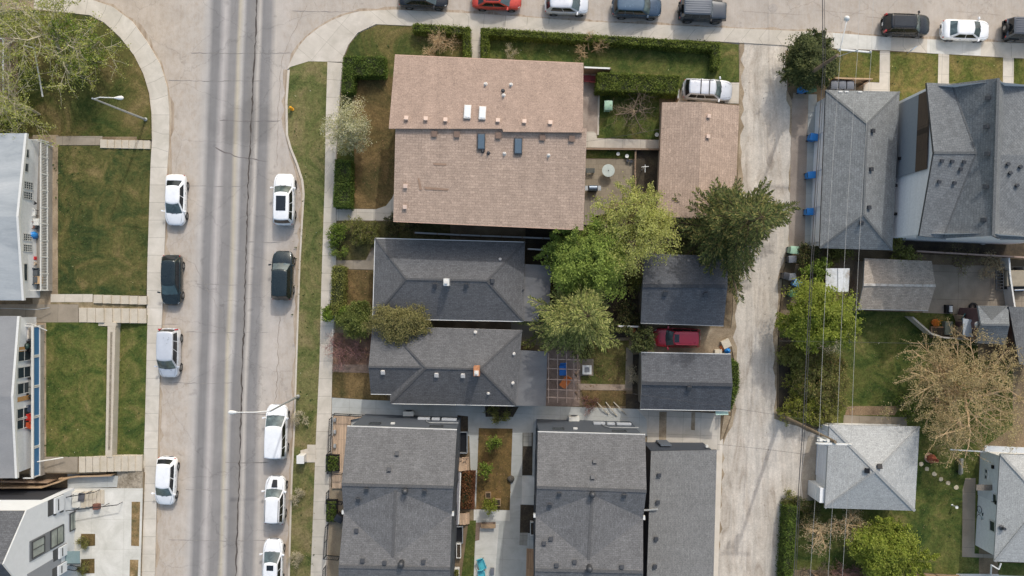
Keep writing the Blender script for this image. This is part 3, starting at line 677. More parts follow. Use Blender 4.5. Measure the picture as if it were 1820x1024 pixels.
m_vent_d = plain('vent_dark', lin(66, 68, 72), 0.5, 0.3); m_vent_w = plain('vent_white', lin(206, 202, 196), 0.5); m_vent_t = plain('vent_tan', lin(204, 180, 164), 0.6)
m_fascw = plain('trim_white', lin(206, 206, 202), 0.5); m_fascd = plain('trim_charcoal', lin(58, 60, 62), 0.5); m_fasct = plain('trim_tan', lin(190, 158, 138), 0.6)
m_fascg = plain('trim_grey', lin(150, 152, 152), 0.5)
m_glass = plain('window_glass', lin(52, 62, 66), 0.05, 0.0, amt=0.2, scale=1.0, spec=0.8)
m_skyg = plain('skylight_glass', lin(88, 104, 116), 0.08, 0.0, spec=0.9); m_skyw = plain('skylight_dome', lin(202, 208, 212), 0.25)
m_black = plain('black_metal', lin(38, 38, 40), 0.45, 0.5)
def box_vent(parent, px, py, face, mat=None, sz=0.27, h=0.2):
    p, nrm = on_plane(px, py, face); mb = MB(); q = nrm.to_track_quat('Z', 'Y').to_matrix()
    mb.box(p + Vector((0, 0, h * .35)), (sz, sz, h * .9), rot=q); mb.box(p + nrm * (h * .9), (sz * 1.25, sz * 1.25, 0.05), rot=q)
    return mb.build('roof_vent', mat or m_vent_d, parent, bevel=0.02)
def pipe_vent(parent, px, py, face, mat=None, r=0.06, h=0.4):
    p, nrm = on_plane(px, py, face); mb = MB()
    mb.lathe([(r * 2.2, -0.03), (r * 1.3, 0.06), (r, 0.08), (r, h), (r * .6, h)], p, 10)
    return mb.build('vent_pipe', mat or m_vent_d, parent)
def turbine(parent, px, py, face, r=0.21):
    p, nrm = on_plane(px, py, face); mb = MB()
    mb.lathe([(r * 1.2, -0.08), (r * .9, 0.1), (r * .8, 0.3), (r * 1.15, 0.34), (r * 1.25, 0.45), (r * 1.0, 0.6), (r * .35, 0.68), (0.02, 0.69)], p, 14)
    return mb.build('roof_turbine', m_vent_d, parent, smooth=True)
def skylight(parent, px, py, face, wpx, hpx, mat):
    p, nrm = on_plane(px, py, face); z = p.z; k = (H - z) / H; q = nrm.to_track_quat('Z', 'Y').to_matrix()
    mb = MB(); W, L = wpx / S * k, hpx / S * k / max(.5, nrm.z)
    # axis of q: keep x along world x
    hx = Vector((0, 0, 1)).cross(nrm).normalized(); hx = hx if hx.x > 0 else -hx; sl = nrm.cross(hx)
    M = Matrix((hx, sl, nrm)).transposed()
    mb.box(p + nrm * .08, (W, L, 0.22), rot=M); f = mb.build('skylight', m_vent_w if mat is m_skyw else m_vent_d, parent, bevel=.02)
    mb = MB(); mb.box(p + nrm * .2, (W * .8, L * .86, 0.06), rot=M); mb.build('pane', mat, f, bevel=.02)
def walls(parent, poly, z0, mat, name='wall', drop=0.1):
    """poly: Vectors with top z each"""
    mb = MB(); n = len(poly)
    for i in range(n):
        p, q = poly[i], poly[(i + 1) % n]; mb.face([(p.x, p.y, z0), (q.x, q.y, z0), (q.x, q.y, q.z - drop), (p.x, p.y, p.z - drop)])
    return mb.build(name, mat, parent)
def win(parent, c, sx, sz, facing, frame=None, nx=1, nz=1, glass=None):
    """window on a vertical wall: c centre on wall face, facing 'x+','x-','y+','y-'"""
    c = Vector(c); ax = facing[0]; sg = 1 if facing[1] == '+' else -1
    d = Vector((sg, 0, 0)) if ax == 'x' else Vector((0, sg, 0)); t = Vector((0, 1, 0)) if ax == 'x' else Vector((1, 0, 0))
    def bx(mb, o, a, h, dep, lift):
        s_ = (dep, a, h) if ax == 'x' else (a, dep, h); mb.box(c + o + d * lift, s_)
    mb = MB(); e = 0.07
    for s_ in (-1, 1): bx(mb, t * s_ * (sx / 2), e, sz + e, .08, .04); bx(mb, Vector((0, 0, s_ * sz / 2)), sx - e - .004, e, .076, .04)
    for i in range(1, nx): bx(mb, t * (sx * (i / nx - .5)), .045, sz - e, .06, .04)
    for i in range(1, nz): bx(mb, Vector((0, 0, sz * (i / nz - .5))), sx - e, .045, .056, .04)
    f = mb.build('window', frame or m_fascw, parent)
    mb = MB(); bx(mb, Vector(), sx - .02, sz - .02, .03, .02); mb.build('pane', glass or m_glass, f)
    return f
def house(name, label, cat, org, group=None):
    return thing(name, label, cat, G(org[0], org[1], 0.08), group=group)
TAN = lin(182, 155, 134); TAN2 = lin(176, 147, 124)
m_sh_tan1 = shingle('shingle_pink_tan', lin(160, 139, 125)[:3], 0.08, blotch=.10, rowdark=.86)
m_sh_tan2 = shingle('shingle_tan', lin(170, 149, 133)[:3], 0.09, rowdark=.6, row=.22, tab=.5, blotch=.11)
m_sh_char = shingle('shingle_charcoal', lin(98, 98, 99)[:3], 0.13)
m_sh_dark = shingle('shingle_dark', lin(90, 92, 96)[:3], 0.14, rowdark=.6)
m_sh_gry = shingle('shingle_grey', lin(104, 104, 105)[:3], 0.12, blotch=.12)
m_sh_gry2 = shingle('shingle_grey_light', lin(120, 120, 119)[:3], 0.10, blotch=.10)
m_sh_brn = shingle('shingle_brown', lin(158, 147, 134)[:3], 0.14, blotch=.18)
m_sh_wht = shingle('shingle_pale', lin(168, 169, 167)[:3], 0.09, rowdark=.8, blotch=.07)
m_sh_mid = shingle('shingle_mid', lin(122, 125, 126)[:3], 0.12, rowdark=.66, row=.2)
m_stucco = noisy('stucco_beige', [lin(176, 160, 140), lin(188, 172, 152)], .6, 14, .08)
m_sid_w = siding('siding_white', lin(230, 231, 230)); m_sid_d = siding('siding_slate', lin(78, 84, 92)); m_sid_n = siding('siding_navy', lin(62, 68, 78)); m_sid_t = siding('siding_taupe', lin(150, 140, 126))
m_sid_b = siding('siding_blue_white', lin(226, 228, 230), .25, .88); m_wood_dk = planks('dark_cedar', lin(80, 66, 54), .18, 4, 'Y')
m_membrane = noisy('roof_membrane', [lin(138, 144, 148), lin(160, 165, 168), lin(178, 181, 182)], .35, 9, .07, stretch=(.4, 1.6, 1))
m_membrane2 = noisy('roof_membrane_grey', [lin(128, 129, 131), lin(140, 141, 142)], .5, 13, .1, stretch=(.5, 1.4, 1))
m_flatdk = noisy('flat_roof_dark', [lin(92, 92, 93), lin(106, 106, 107), lin(116, 116, 116)], .5, 13, .12, stretch=(.5, 1.4, 1))
m_tin = noisy('old_tin', [lin(150, 134, 116), lin(196, 196, 192), lin(220, 222, 222), lin(208, 210, 212)], .8, 8, .1, rough=.5)
m_brick = slabs('chimney_brick', lin(182, 128, 96), .22, .08, .15, .7, .1, off=.5, jw=.015)

# ---- A: big tan duplex
h = house('duplex_house', 'large tan shingled duplex with a stepped roof and four skylights beside the hedged corner lawn', 'house', (870, 260))
V = [U(702, 98, 6.2), U(1037, 113, 6.2), U(1036, 235.5, 7.45), U(894, 234, 7.45), U(893, 229, 7.4), U(691, 228.5, 7.4)]
roof_mesh('upper_roof', V, [[0, 1, 2, 3, 4, 5]], [m_sh_tan1, m_fasct], h)
V2 = [U(703, 221, 7.15), U(1043, 228, 7.15), U(1037, 408, 6.2), U(699, 393, 6.2)]
roof_mesh('lower_roof', V2, [[0, 1, 2, 3]], [m_sh_tan2, m_fasct], h)
wp = inset([V[0], V[1], V2[1], V2[2], V2[3], V2[0]], [.45, .4, .4, .45, .4, .4])
walls(h, wp, .08, m_stucco, drop=.35)
tf, lf = V[:3], V2[:3]
for fx, i0_, i1_ in (('x-', 5, 4), ('x+', 1, 2), ('y+', 0, 1), ('y-', 3, 4)):
    for zz_ in (1.7, 4.5):
        for k_ in (.14, .38, .62, .86): p = lerp(wp[i0_], wp[i1_], k_); win(h, (p.x, p.y, zz_), 1.3, 1.2, fx, m_fascw, 2, 1)
for x, y in [(722.5, 211), (757, 212), (792, 214), (885, 215), (932, 217), (978, 219)]: box_vent(h, x, y, tf, m_vent_t)
for x, y in [(772, 238.5), (812, 239.5), (885.5, 241.5), (964, 245), (1016, 247)]: box_vent(h, x, y, lf, plain('vent_brown', lin(122, 100, 86), .6), .38, .16)
for x, y in [(721, 331), (720, 368)]: box_vent(h, x, y, lf, m_vent_t)
skylight(h, 831, 200, tf, 12.5, 25, m_skyw); skylight(h, 857.5, 202, tf, 12.5, 24, m_skyw)
skylight(h, 855.5, 252, lf, 14, 29, m_skyg); skylight(h, 921, 260, lf, 14.5, 29, m_skyg)
for x, y, m_ in [(863, 150, m_vent_w), (894, 162, m_vent_d), (895, 170, m_vent_w), (908, 151, m_vent_w)]: pipe_vent(h, x, y, tf, m_, .09, .3)
for x, y, m_ in [(868, 272, m_vent_d), (896.5, 273, m_vent_w), (975, 276, m_vent_w), (858, 269, m_vent_d)]: pipe_vent(h, x, y, lf, m_, .08, .25)
gutter(h, V[0], V[1], m_fasct); gutter(h, V2[3], V2[2], m_fasct)
def patch(parent, pts, face, mat, name='shingle_patch'):
    mb = MB(); mb.face([on_plane(x, y, face, .012)[0] for x, y in pts], 0, [(x / S, y / S) for x, y in pts]); return mb.build(name, mat, parent)
m_pat = noisy('worn_patch', [lin(140, 116, 98), lin(160, 134, 114)], 1, 14, .2)
patch(h, [(770, 290), (794, 291), (792, 294.5), (772, 294)], lf, m_pat); patch(h, [(742, 317), (745, 316), (750, 337), (746, 338)], lf, m_pat); patch(h, [(754, 332), (798, 336), (796, 339), (756, 337)], lf, m_pat)
c = U(1036, 129, 2.2)

# ---- H: tan garage
h = house('garage', 'tan shingled garage with a low gable beside the silver wagon', 'garage', (1243, 262))
V = [U(1177, 182, 2.7), U(1247.5, 181.5, 3.7), U(1314, 188, 2.7), U(1306, 392, 2.7), U(1240, 388, 3.7), U(1168, 385, 2.7)]
roof_mesh('roof', V, [[0, 1, 4, 5], [1, 2, 3, 4]], [m_sh_tan2, m_fasct], h)
walls(h, inset(V, [.25, .25, .35, .25, .25, .35]), .08, m_stucco, drop=.2)
for x, y in [(1258.5, 207), (1257, 243)]: box_vent(h, x, y, V[1:4], m_vent_t)
mb = MB(); d = V[3] - V[2]
for k in (.18, .62): mb.box(V[2] + d * k + Vector((-.32, -1.2, -1.55)), (.08, 2.6, 2.2), rot=Matrix.Rotation(math.atan2(d.y, d.x) + R(90), 3, 'Z'))
mb.build('garage_door', m_sid_w, h)

# ---- B: dark hipped bungalow
h = house('bungalow', 'charcoal hipped bungalow with a white chimney tucked below the big tan duplex', 'house', (800, 498))
V = [U(667, 424, 2.9), U(933, 431, 2.9), U(930, 571, 2.9), U(663, 566, 2.9), U(722, 496, 4.4), U(865, 499, 4.4)]
roof_mesh('roof', V, [[0, 1, 5, 4], [1, 2, 5], [2, 3, 4, 5], [3, 0, 4]], [m_sh_char, m_fascw], h)
X = [U(926, 469, 2.72), U(980, 472, 2.62), U(976, 556, 2.62), U(958, 556, 2.65), U(958, 571.5, 2.62), U(926, 571, 2.72)]
roof_mesh('rear_roof', X, [[0, 1, 2, 3, 4, 5]], [m_flatdk, m_fascw], h, .18)
walls(h, inset(V[:4], .45), .08, m_sid_t, drop=.2); walls(h, inset(X, .3), .08, m_sid_t, 'rear_wall', .15)
for a, b_ in ((0, 4), (1, 5), (2, 5), (3, 4), (4, 5)): cap_line(h, V[a], V[b_], m_sh_char)
Gw = [U(668, 494, 3.6), U(706, 476, 3.9), U(700, 500, 4.15)]
gutter(h, V[0], V[1], m_fascw); gutter(h, V[3], V[2], m_fascw); gutter(h, V[0], V[3], m_fascw)
mb = MB(); p, _ = on_plane(795, 503, V[2:5]); mb.box(p + Vector((0, .05, .35)), (.48, .62, 1.3)); ch = mb.build('chimney', m_fascw, h, bevel=.03)
mb = MB(); mb.lathe([(.13, 0), (.13, .25), (.1, .25)], p + Vector((0, .05, 1.0)), 10); mb.build('flue', m_vent_w, ch)
for x, y, f in [(874, 499.5, [V[1], V[2], V[5]]), (773, 507, V[2:5]), (829, 507, V[2:5])]: box_vent(h, x, y, f, None, .3)
for x, y in [(889, 461)]: pipe_vent(h, x, y, [V[0], V[1], V[5]], m_vent_w, .07, .3)
pipe_vent(h, 930, 515, X[:3], m_vent_d)

# ---- C: second bungalow with front wing
h = house('bungalow', 'grey bungalow with a brick chimney and a flat rear addition next to the pergola', 'house', (810, 650))
V = [U(688, 580, 2.9), U(928, 587, 2.9), U(917, 721, 2.9), U(694, 717, 2.9), U(757, 654, 4.45), U(853, 656, 4.45)]
roof_mesh('roof', V, [[0, 1, 5, 4], [1, 2, 5], [2, 3, 4, 5], [3, 0, 4]], [m_sh_char, m_fascw], h)
W_ = [U(662, 578, 2.86), U(655, 652, 4.25), U(659, 700, 2.95), U(712, 701, 2.95), U(752, 653, 4.25), U(740, 578, 2.86)]
roof_mesh('wing_roof', W_, [[0, 1, 4, 5], [1, 2, 3, 4]], [m_sh_char, m_fascg], h)
X = [U(914, 622, 2.72), U(973, 625, 2.6), U(970, 722, 2.6), U(912, 721, 2.72)]
roof_mesh('rear_roof', X, [[0, 1, 2, 3]], [m_flatdk, m_fascd], h, .18)
walls(h, inset(V[:4], .4), .08, m_sid_t, drop=.2); walls(h, inset(X, .3), .08, m_sid_t, 'rear_wall', .15)
walls(h, inset([W_[0], W_[1], W_[2], W_[3], W_[5]], .35), .08, m_sid_t, 'wing_wall', .22)
for a, b_ in ((0, 4), (1, 5), (2, 5), (3, 4), (4, 5)): cap_line(h, V[a], V[b_], m_sh_char)
cap_line(h, W_[1], W_[4], m_sh_char); gutter(h, V[3], V[2], m_fascw); gutter(h, W_[2], W_[3], m_fascw)
p, _ = on_plane(848, 660, V[2:5]); mb = MB(); mb.box(p + Vector((0, .1, .35)), (.5, .8, 1.5)); ch = mb.build('chimney', m_brick, h, bevel=.02)
mb = MB(); mb.box(p + Vector((0, -.02, 1.13)), (.36, .42, .06)); mb.lathe([(.1, 1.1), (.1, 1.4), (.07, 1.4)], p, 10); mb.build('flue', m_vent_w, ch)
for x, y, f in [(776, 666, V[2:5]), (823, 667, V[2:5]), (681, 661, W_[1:4])]: box_vent(h, x, y, f, m_vent_w, .3, .16)
for x, y, f in [(868, 699, V[2:5]), (845, 591, [V[0], V[1], V[5]]), (911, 681, [V[1], V[2], V[5]]), (913, 629, [V[1], V[2], V[5]])]: pipe_vent(h, x, y, f, m_vent_w, .08, .3)

# ---- I, J: two dark garages by the lane
h = house('garage', 'dark garage half covered by the spruce above the red wagon', 'garage', (1215, 518))
V = [U(1146, 450, 2.7), U(1294, 456, 2.7), U(1293, 509, 3.9), U(1286, 579, 2.7), U(1139, 574, 2.7), U(1142, 508, 3.9)]
roof_mesh('roof', V, [[0, 1, 2, 5], [5, 2, 3, 4]], [m_sh_dark, m_fascg], h)
walls(h, inset(V, .28), .08, m_sid_t, drop=.22); cap_line(h, V[5], V[2], m_sh_dark, .3); gutter(h, V[4], V[3], m_fascg)
for x, y in [(1182, 521), (1254, 523)]: box_vent(h, x, y, V[2:5], None, .32)
mb = MB(); p = (V[2] + V[3]) / 2; mb.box((p.x - .3, p.y, 1.2), (.08, 2.6, 2.2), rz=R(-4)); mb.build('garage_door', m_sid_w, h)
h = house('garage', 'dark gable garage below the red wagon with ivy on its lane end', 'garage', (1220, 680))
V = [U(1140, 627, 2.7), U(1299, 630, 2.7), U(1302, 684, 3.9), U(1298, 730, 2.7), U(1138, 727, 2.7), U(1141, 681, 3.9)]
roof_mesh('roof', V, [[0, 1, 2, 5], [5, 2, 3, 4]], [m_sh_dark, m_fascw], h)
walls(h, inset(V, .28), .08, m_sid_t, drop=.22); cap_line(h, V[5], V[2], m_sh_dark, .3); gutter(h, V[4], V[3], m_fascw); gutter(h, V[0], V[1], m_fascw)
box_vent(h, 1224.5, 689, V[2:5], None, .32)
mb = MB(); p = U(1283, 733, 2.35); mb.box(p, (1.1, .45, .08), rot=Matrix.Rotation(R(-14), 3, 'X')); mb.build('awning', plain('awning_mint', lin(178, 204, 190), .6), h)

# ---- D, E: the two tall infill houses
def infill(label, off, org, E0, E1, R0, R1, V0, V1, A, B, R2, R3, F0, F1, vents):
    h = house('infill_house', label, 'house', org)
    V = [U(*E0, 6.8), U(*E1, 6.8), U(*R1, 8.75), U(*R0, 8.75), U(*V0, 7.85), U(*V1, 7.85), U(*A, 8.62), U(*B, 8.58), U(*R2, 8.75), U(*R3, 8.75), U(*F0, 6.8), U(*F1, 6.8)]
    roof_mesh('roof', V, [[0, 1, 2, 3], [3, 2, 5, 6, 4], [6, 4, 7], [6, 7, 5], [4, 8, 9, 5, 7], [8, 10, 11, 9]], [m_sh_gry, m_fascd], h, .22)
    wp = inset([V[0], V[1], V[2], V[5], V[9], V[11], V[10], V[8], V[4], V[3]], [.14, .12, .12, .12, .12, .32, .12, .12, .12, .12])
    walls(h, wp, .08, m_sid_d, drop=.26)
    for a, b_ in ((3, 2), (6, 7), (8, 9)): cap_line(h, V[a], V[b_], m_sh_gry, .24)
    gutter(h, V[0], V[1], m_fascw); 
    ff = {'e': [V[0], V[1], V[2]], 'd': [V[3], V[2], V[5]], 'l': [V[6], V[4], V[7]], 'r': [V[6], V[7], V[5]], 'b': [V[4], V[8], V[9]]}
    for kind, x, y, f in vents:
        (turbine if kind == 't' else box_vent)(h, x, y, ff[f])
    # downspout hoppers at the valleys
    mb = MB()
    for i, s_ in ((4, -1), (5, 1)): mb.box(V[i] + Vector((s_ * .06, 0, -.18)), (.22, .3, .34))
    mb.build('rain_hopper', m_fascw, h)
    return h, V, wp
hD, VD, wD = infill('tall dark slate infill house with a diamond roof, the one facing the street cars', 0, (708, 900), (617, 758), (812, 764.5), (607, 861), (806, 866), (611, 911), (803, 914), (703, 872), (698, 990), (602, 1007), (800, 1011), (600, 1120), (796, 1123),
    [('b', 706, 807, 'e'), ('b', 692, 835, 'e'), ('b', 652, 869, 'd'), ('b', 755, 872, 'd'), ('t', 721, 871, 'd'), ('b', 637, 887, 'd'), ('b', 634, 943, 'b'), ('b', 645, 996, 'b'), ('b', 684, 1000, 'b'), ('t', 714, 1000, 'b'), ('b', 753, 998, 'b')])
hE, VE, wE = infill('tall dark slate infill house with a diamond roof, beside the long flat garage roof', 0, (1050, 900), (956, 768), (1147, 773), (954, 866), (1149, 873), (952, 917), (1143, 921), (1053, 880), (1046, 995), (951, 1013), (1143, 1017), (950, 1125), (1141, 1128),
    [('b', 1057, 821, 'e'), ('b', 1053, 849, 'e'), ('b', 994, 877, 'd'), ('t', 1052, 877, 'd'), ('b', 1109, 880, 'd'), ('b', 977, 897, 'd'), ('b', 979, 957, 'b'), ('b', 967, 965, 'b'), ('b', 989, 1004, 'b'), ('b', 1021, 998, 'b'), ('t', 1047, 1008, 'b'), ('b', 1105, 1007, 'b')])
# service gear on their lane walls
for hh, V, nm, xs in ((hD, wD, 'D', (700, 812)), (hE, wE, 'E', (1050, 1128))):
    a, b_ = V[0], V[1]; d = (b_ - a)
    mb = MB()
    for t_ in ((.58, .7), (.72, .8), (.82, .97)): mb.box(a + d * ((t_[0] + t_[1]) / 2) + Vector((0, .12, -(a.z - 2.0))), ((t_[1] - t_[0]) * d.length, .2, .5), rz=math.atan2(d.y, d.x))
    mb.build('meter_box', plain('meter_grey', lin(176, 180, 184), .5, .2), hh, bevel=.02)
    mb = MB(); mb.box(a + d * .37 + Vector((0, .06, -(a.z - 4.4))), (.34, .14, .26)); mb.build('wall_lamp', m_fascw, hh)
    win(hh, a + d * .2 + Vector((0, .0, -(a.z - 4.6))), .9, .7, 'y+', m_fascd); win(hh, a + d * .8 + Vector((0, .0, -(a.z - 4.9))), 1.1, .6, 'y+', m_fascd)
    mb = MB(); q = a + d * .66 + Vector((0, .08, -a.z + 2.2)); mb.tube([q, q + Vector((.2, 0, 1.0)), q + Vector((.5, 0, 1.6)), q + Vector((3.0, 0, 1.75))], .045, 6); mb.build('conduit', m_fascg, hh)
# windows along the tall side walls
def side_wins(hh, a, b_, facing, rows, n_, sx=1.1, sz=1.3, frame=None):
    for z in rows:
        for i in range(n_): p = lerp(a, b_, (i + .6) / (n_ + .2)); win(hh, (p.x, p.y, z), sx, sz, facing, frame or m_fascd, 1, 2)
for hh, wp_ in ((hD, wD), (hE, wE)):
    side_wins(hh, wp_[0], wp_[7], 'x-', (1.9, 4.9), 5); side_wins(hh, wp_[1], wp_[5], 'x+', (1.9, 4.9), 5)
def ac_unit(px, py, label):
    t = thing('air_conditioner', label, 'air conditioner', G(px, py, .13)); p = G(px, py, 0)
    mb = MB(); mb.box(p + Vector((0, 0, .52)), (.95, .42, .72)); mb.build('casing', plain('ac_white', lin(214, 212, 202), .5), t, bevel=.03)
    mb = MB(); mb.box(p + Vector((0, 0, .145)), (.8, .5, .06)); mb.build('stand', m_black, t)
    mb = MB(); mb.lathe([(.28, .215), (.28, .235), (.05, .24)], p + Vector((0, 0, .52)), 16, axis='Y'); mb.build('fan_grille', m_vent_d, t)
ac_unit(728, 733, 'white air conditioner on the lane wall of the street-side infill house'); ac_unit(1019, 742, 'white air conditioner on the lane wall of the infill house by the garage')

# ---- G: long flat garage
h = house('coach_garage', 'long low garage with a plain grey roof along the lane at the lower edge', 'garage', (1215, 920))
V = [U(1153, 802, 3.9), U(1273, 801, 3.9), U(1266, 1100, 3.9), U(1146, 1100, 4.5)]
V = [U(1157, 802, 4.3), U(1274, 800, 3.7), U(1266, 1110, 3.7), U(1147, 1110, 4.3)]
roof_mesh('roof', V, [[0, 1, 2, 3]], [m_sh_gry2, m_fascd], h, .22)
walls(h, inset(V, [.12, .25, .1, .12]), .1, m_sid_n, drop=.24)
for y in (844, 892, 957, 1006): box_vent(h, 1170.5 - (y - 844) * .045, y, V[:3], None, .28)
mb = MB(); mb.bar(U(1143, 907, 4.5), U(1169, 905, 4.42), .12, .1); mb.build('downpipe', m_fascg, h)
p = U(1176, 789, 1.2)
mb = MB(); q = V[0] + (V[1] - V[0]) * .3; mb.box((q.x, q.y + .05, 1.2), (.95, .12, 2.1)); mb.build('door', plain('door_slate', lin(92, 100, 110), .5), h)
mb = MB(); q = V[0] + (V[1] - V[0]) * .9; mb.box((q.x, q.y + .1, 2.6), (.22, .2, .3)); mb.build('wall_lamp', m_fascw, h)

# ---- K: right garage row with white doors
h = house('garage_block', 'long hipped grey garage block with white doors facing the lane under the wires', 'garage', (1520, 303))
V = [U(1468, 160, 3.2), U(1599, 163, 3.2), U(1586, 445, 3.2), U(1457, 441, 3.2), U(1541, 220, 4.7), U(1535, 382, 4.7)]
roof_mesh('roof', V, [[0, 1, 4], [1, 2, 5, 4], [2, 3, 5], [3, 0, 4, 5]], [m_sh_mid, m_fascd], h)
wp = inset(V[:4], [.3, .4, .3, .5]); walls(h, wp, .09, m_sid_b, drop=.2)
for a, b_ in ((0, 4), (1, 4), (2, 5), (3, 5), (4, 5)): cap_line(h, V[a], V[b_], m_sh_mid)
a, b_ = wp[0], wp[3]; d = b_ - a; an = math.atan2(d.y, d.x)
m_gdoor = siding('garage_door_white', lin(232, 233, 235), .5, .86)
for k in (.13, .38, .63, .87):
    mb = MB(); p = a + d * k; mb.box((p.x - .03, p.y, 1.2), (2.7, .1, 2.2), rz=an); mb.build('garage_door', m_gdoor, h)
for x, y in [(1550, 233), (1547, 301), (1543, 369), (1530, 396)]: box_vent(h, x, y, [V[1], V[2], V[5]] if y < 390 else [V[2], V[3], V[5]], None, .28)
for x, y in [(1493, 163.5), (1504, 163.5), (1528, 163.8)]:
    mb = MB(); p, _ = on_plane(x, y, [V[0], V[1], V[4]]); mb.box(p + Vector((0, 0, .05)), (.34, .12, .1)); mb.build('roof_lamp', m_fascw, h)

# ---- L: tall house block right
h = house('rowhouse_block', 'tall grey roofed rowhouse block with a wood and white side wall behind the garage block', 'house', (1690, 290))
m_sh_row = shingle('shingle_row', lin(112, 115, 117)[:3], 0.12, rowdark=.66, row=.2)
P = [U(1647, 147, 7.2), U(1692, 149, 7.25), U(1774, 139, 9.9), U(1786, 150, 8.3), U(1900, 152, 7.2), U(1900, 277, 8.4), U(1779, 275, 8.8), U(1736, 272, 8.5), U(1660, 272, 8.4),
     U(1634, 419, 7.2), U(1677, 424, 7.2), U(1765, 419, 9.9), U(1776, 424, 8.3), U(1900, 430, 7.2)]
roof_mesh('roof', P, [[0, 1, 7, 8], [8, 7, 10, 9], [1, 2, 11, 10, 7], [2, 3, 6, 12, 11], [3, 4, 5, 6], [6, 5, 13, 12]], [m_sh_row, m_fascd], h, .22)
wl = inset([P[0], P[2], P[4], P[13], P[11], P[9], P[8]], [.2, .2, .2, .2, .2, .42, .42])
wb = [Vector((p.x, p.y, p.z)) for p in wl]; walls(h, wb, .09, siding('siding_cool_white', lin(234, 234, 235), .9, .95), drop=.26)
# cladding panels on the garage-side wall
a, b_, c_ = wl[0], wl[6], wl[5]
def onwall(t_, z, lift=.03):
    p = lerp(a, c_, t_); d = (c_ - a).normalized(); nn = Vector((-d.y, d.x, 0)); nn = nn if nn.x < 0 else -nn
    return Vector((p.x, p.y, z)) + nn * lift
def wpanel(name, t0, t1, z0, z1, mat, lift=.03):
    mb = MB(); q = [onwall(t0, z0, lift), onwall(t1, z0, lift), onwall(t1, z1, lift), onwall(t0, z1, lift)]; q2 = [onwall(t0, z0, -.05), onwall(t1, z0, -.05), onwall(t1, z1, -.05), onwall(t0, z1, -.05)]
    mb.face(q); 
    for i in range(4): mb.face([q[i], q[(i + 1) % 4], q2[(i + 1) % 4], q2[i]])
    return mb.build(name, mat, h)
wpanel('wood_panel', .02, .56, 5.4, 7.0, m_wood_dk, .04); wpanel('grey_panel', .02, .56, 2.0, 5.38, plain('panel_grey', lin(132, 140, 148), .6), .035)
for t_, z in ((.43, 3.0), (.62, 2.5), (.83, 2.7)):
    mb = MB(); mb.box(onwall(t_, z, .1), (.22, .24, .24)); mb.build('wall_vent', m_black, h)
for x, y in [(1673, 286), (1691, 287), (1712, 288), (1706, 301), (1668, 323), (1695, 325)]: box_vent(h, x, y, [P[8], P[7], P[10]], None, .22)
for x, y in [(1756, 175), (1753, 226), (1755, 274), (1752, 332), (1748, 391)]: box_vent(h, x, y, [P[1], P[2], P[11]], None, .26)
for x, y in [(1790, 292), (1794, 308), (1806, 330), (1812, 297)]: box_vent(h, x, y, [P[6], P[5], P[12]], None, .22)
for a_, b2 in ((2, 11), (8, 7), (1, 7), (7, 10)): cap_line(h, P[a_], P[b2], m_sh_row, .22)
mb = MB(); mb.box(U(1655, 418, 5.2), (2.4, .8, .12)); mb.box(U(1795, 418, 5.2), (1.6, .8, .12)); mb.build('canopy', m_fascg, h)

# ---- M, N: sheds
h = house('garage', 'weathered brown gable garage with ragged shingles beside the tin shed', 'garage', (1595, 506))
V = [U(1537, 459, 2.3), U(1656, 464, 2.3), U(1663, 508, 3.1), U(1650, 552, 2.3), U(1525, 549, 2.3), U(1535, 506, 3.1)]
roof_mesh('roof', V, [[0, 1, 2, 5], [5, 2, 3, 4]], [m_sh_brn, m_fascg], h, .16)
walls(h, inset(V, .22), .09, m_sid_t, drop=.18); cap_line(h, V[5], V[2], noisy('flaked_ridge', [lin(140, 130, 118), lin(200, 196, 188)], 3, 9, .2), .22); gutter(h, V[4], V[3], m_fascg)
h = house('shed', 'small square tin roofed shed, half white and half rusty', 'shed', (1489, 499))
V = [U(1468, 477, 2.2), U(1489, 477, 2.38), U(1510.5, 477, 2.25), U(1508, 519, 2.1), U(1489, 519, 2.28), U(1467, 518.5, 2.1)]
roof_mesh('roof', V, [[0, 1, 4, 5], [1, 2, 3, 4]], [m_tin, m_fascg], h, .05); cap_line(h, V[1], V[4], m_fascg, .06)
walls(h, inset(V, .12), .09, planks('shed_boards', lin(138, 96, 76), .16, 3, 'X'), drop=.06)

# ---- O: right middle house
h = house('cottage', 'grey cottage with a cross wing at the right edge above the tan budding tree', 'house', (1800, 600))
V = [U(1738, 543.5, 3.0), U(1792, 544, 3.0), U(1794, 578, 4.2), U(1787, 613, 3.0), U(1735, 610, 3.0), U(1744, 577, 4.2)]
roof_mesh('wing_roof', V, [[0, 1, 2, 5], [5, 2, 3, 4]], [m_sh_mid, m_fascg], h)
Q_ = [U(1793, 545, 3.3), U(1900, 548, 5.0), U(1896, 664, 5.0), U(1812, 647, 3.3)]
roof_mesh('main_roof', Q_, [[0, 1, 2, 3]], [m_sh_gry2, m_fascd], h)
walls(h, inset(V, .25), .1, siding('siding_maroon', lin(112, 84, 82)), drop=.2, name='wing_wall'); walls(h, inset(Q_, [.2, .1, .2, .3]), .1, siding('siding_brown', lin(92, 76, 72)), drop=.2)
cap_line(h, V[5], V[2], m_sh_mid)
mb = MB(); mb.face([V[0] + Vector((.1, -.02, .02)), V[1] + Vector((-.1, -.02, .02)), on_plane(1762, 570, [V[0], V[1], V[2]], .02)[0]]); mb.build('hip_shade', shingle('shingle_patch', lin(112, 114, 114)[:3], .12), h)  # small hip face laid flat, its shade painted as a darker triangle
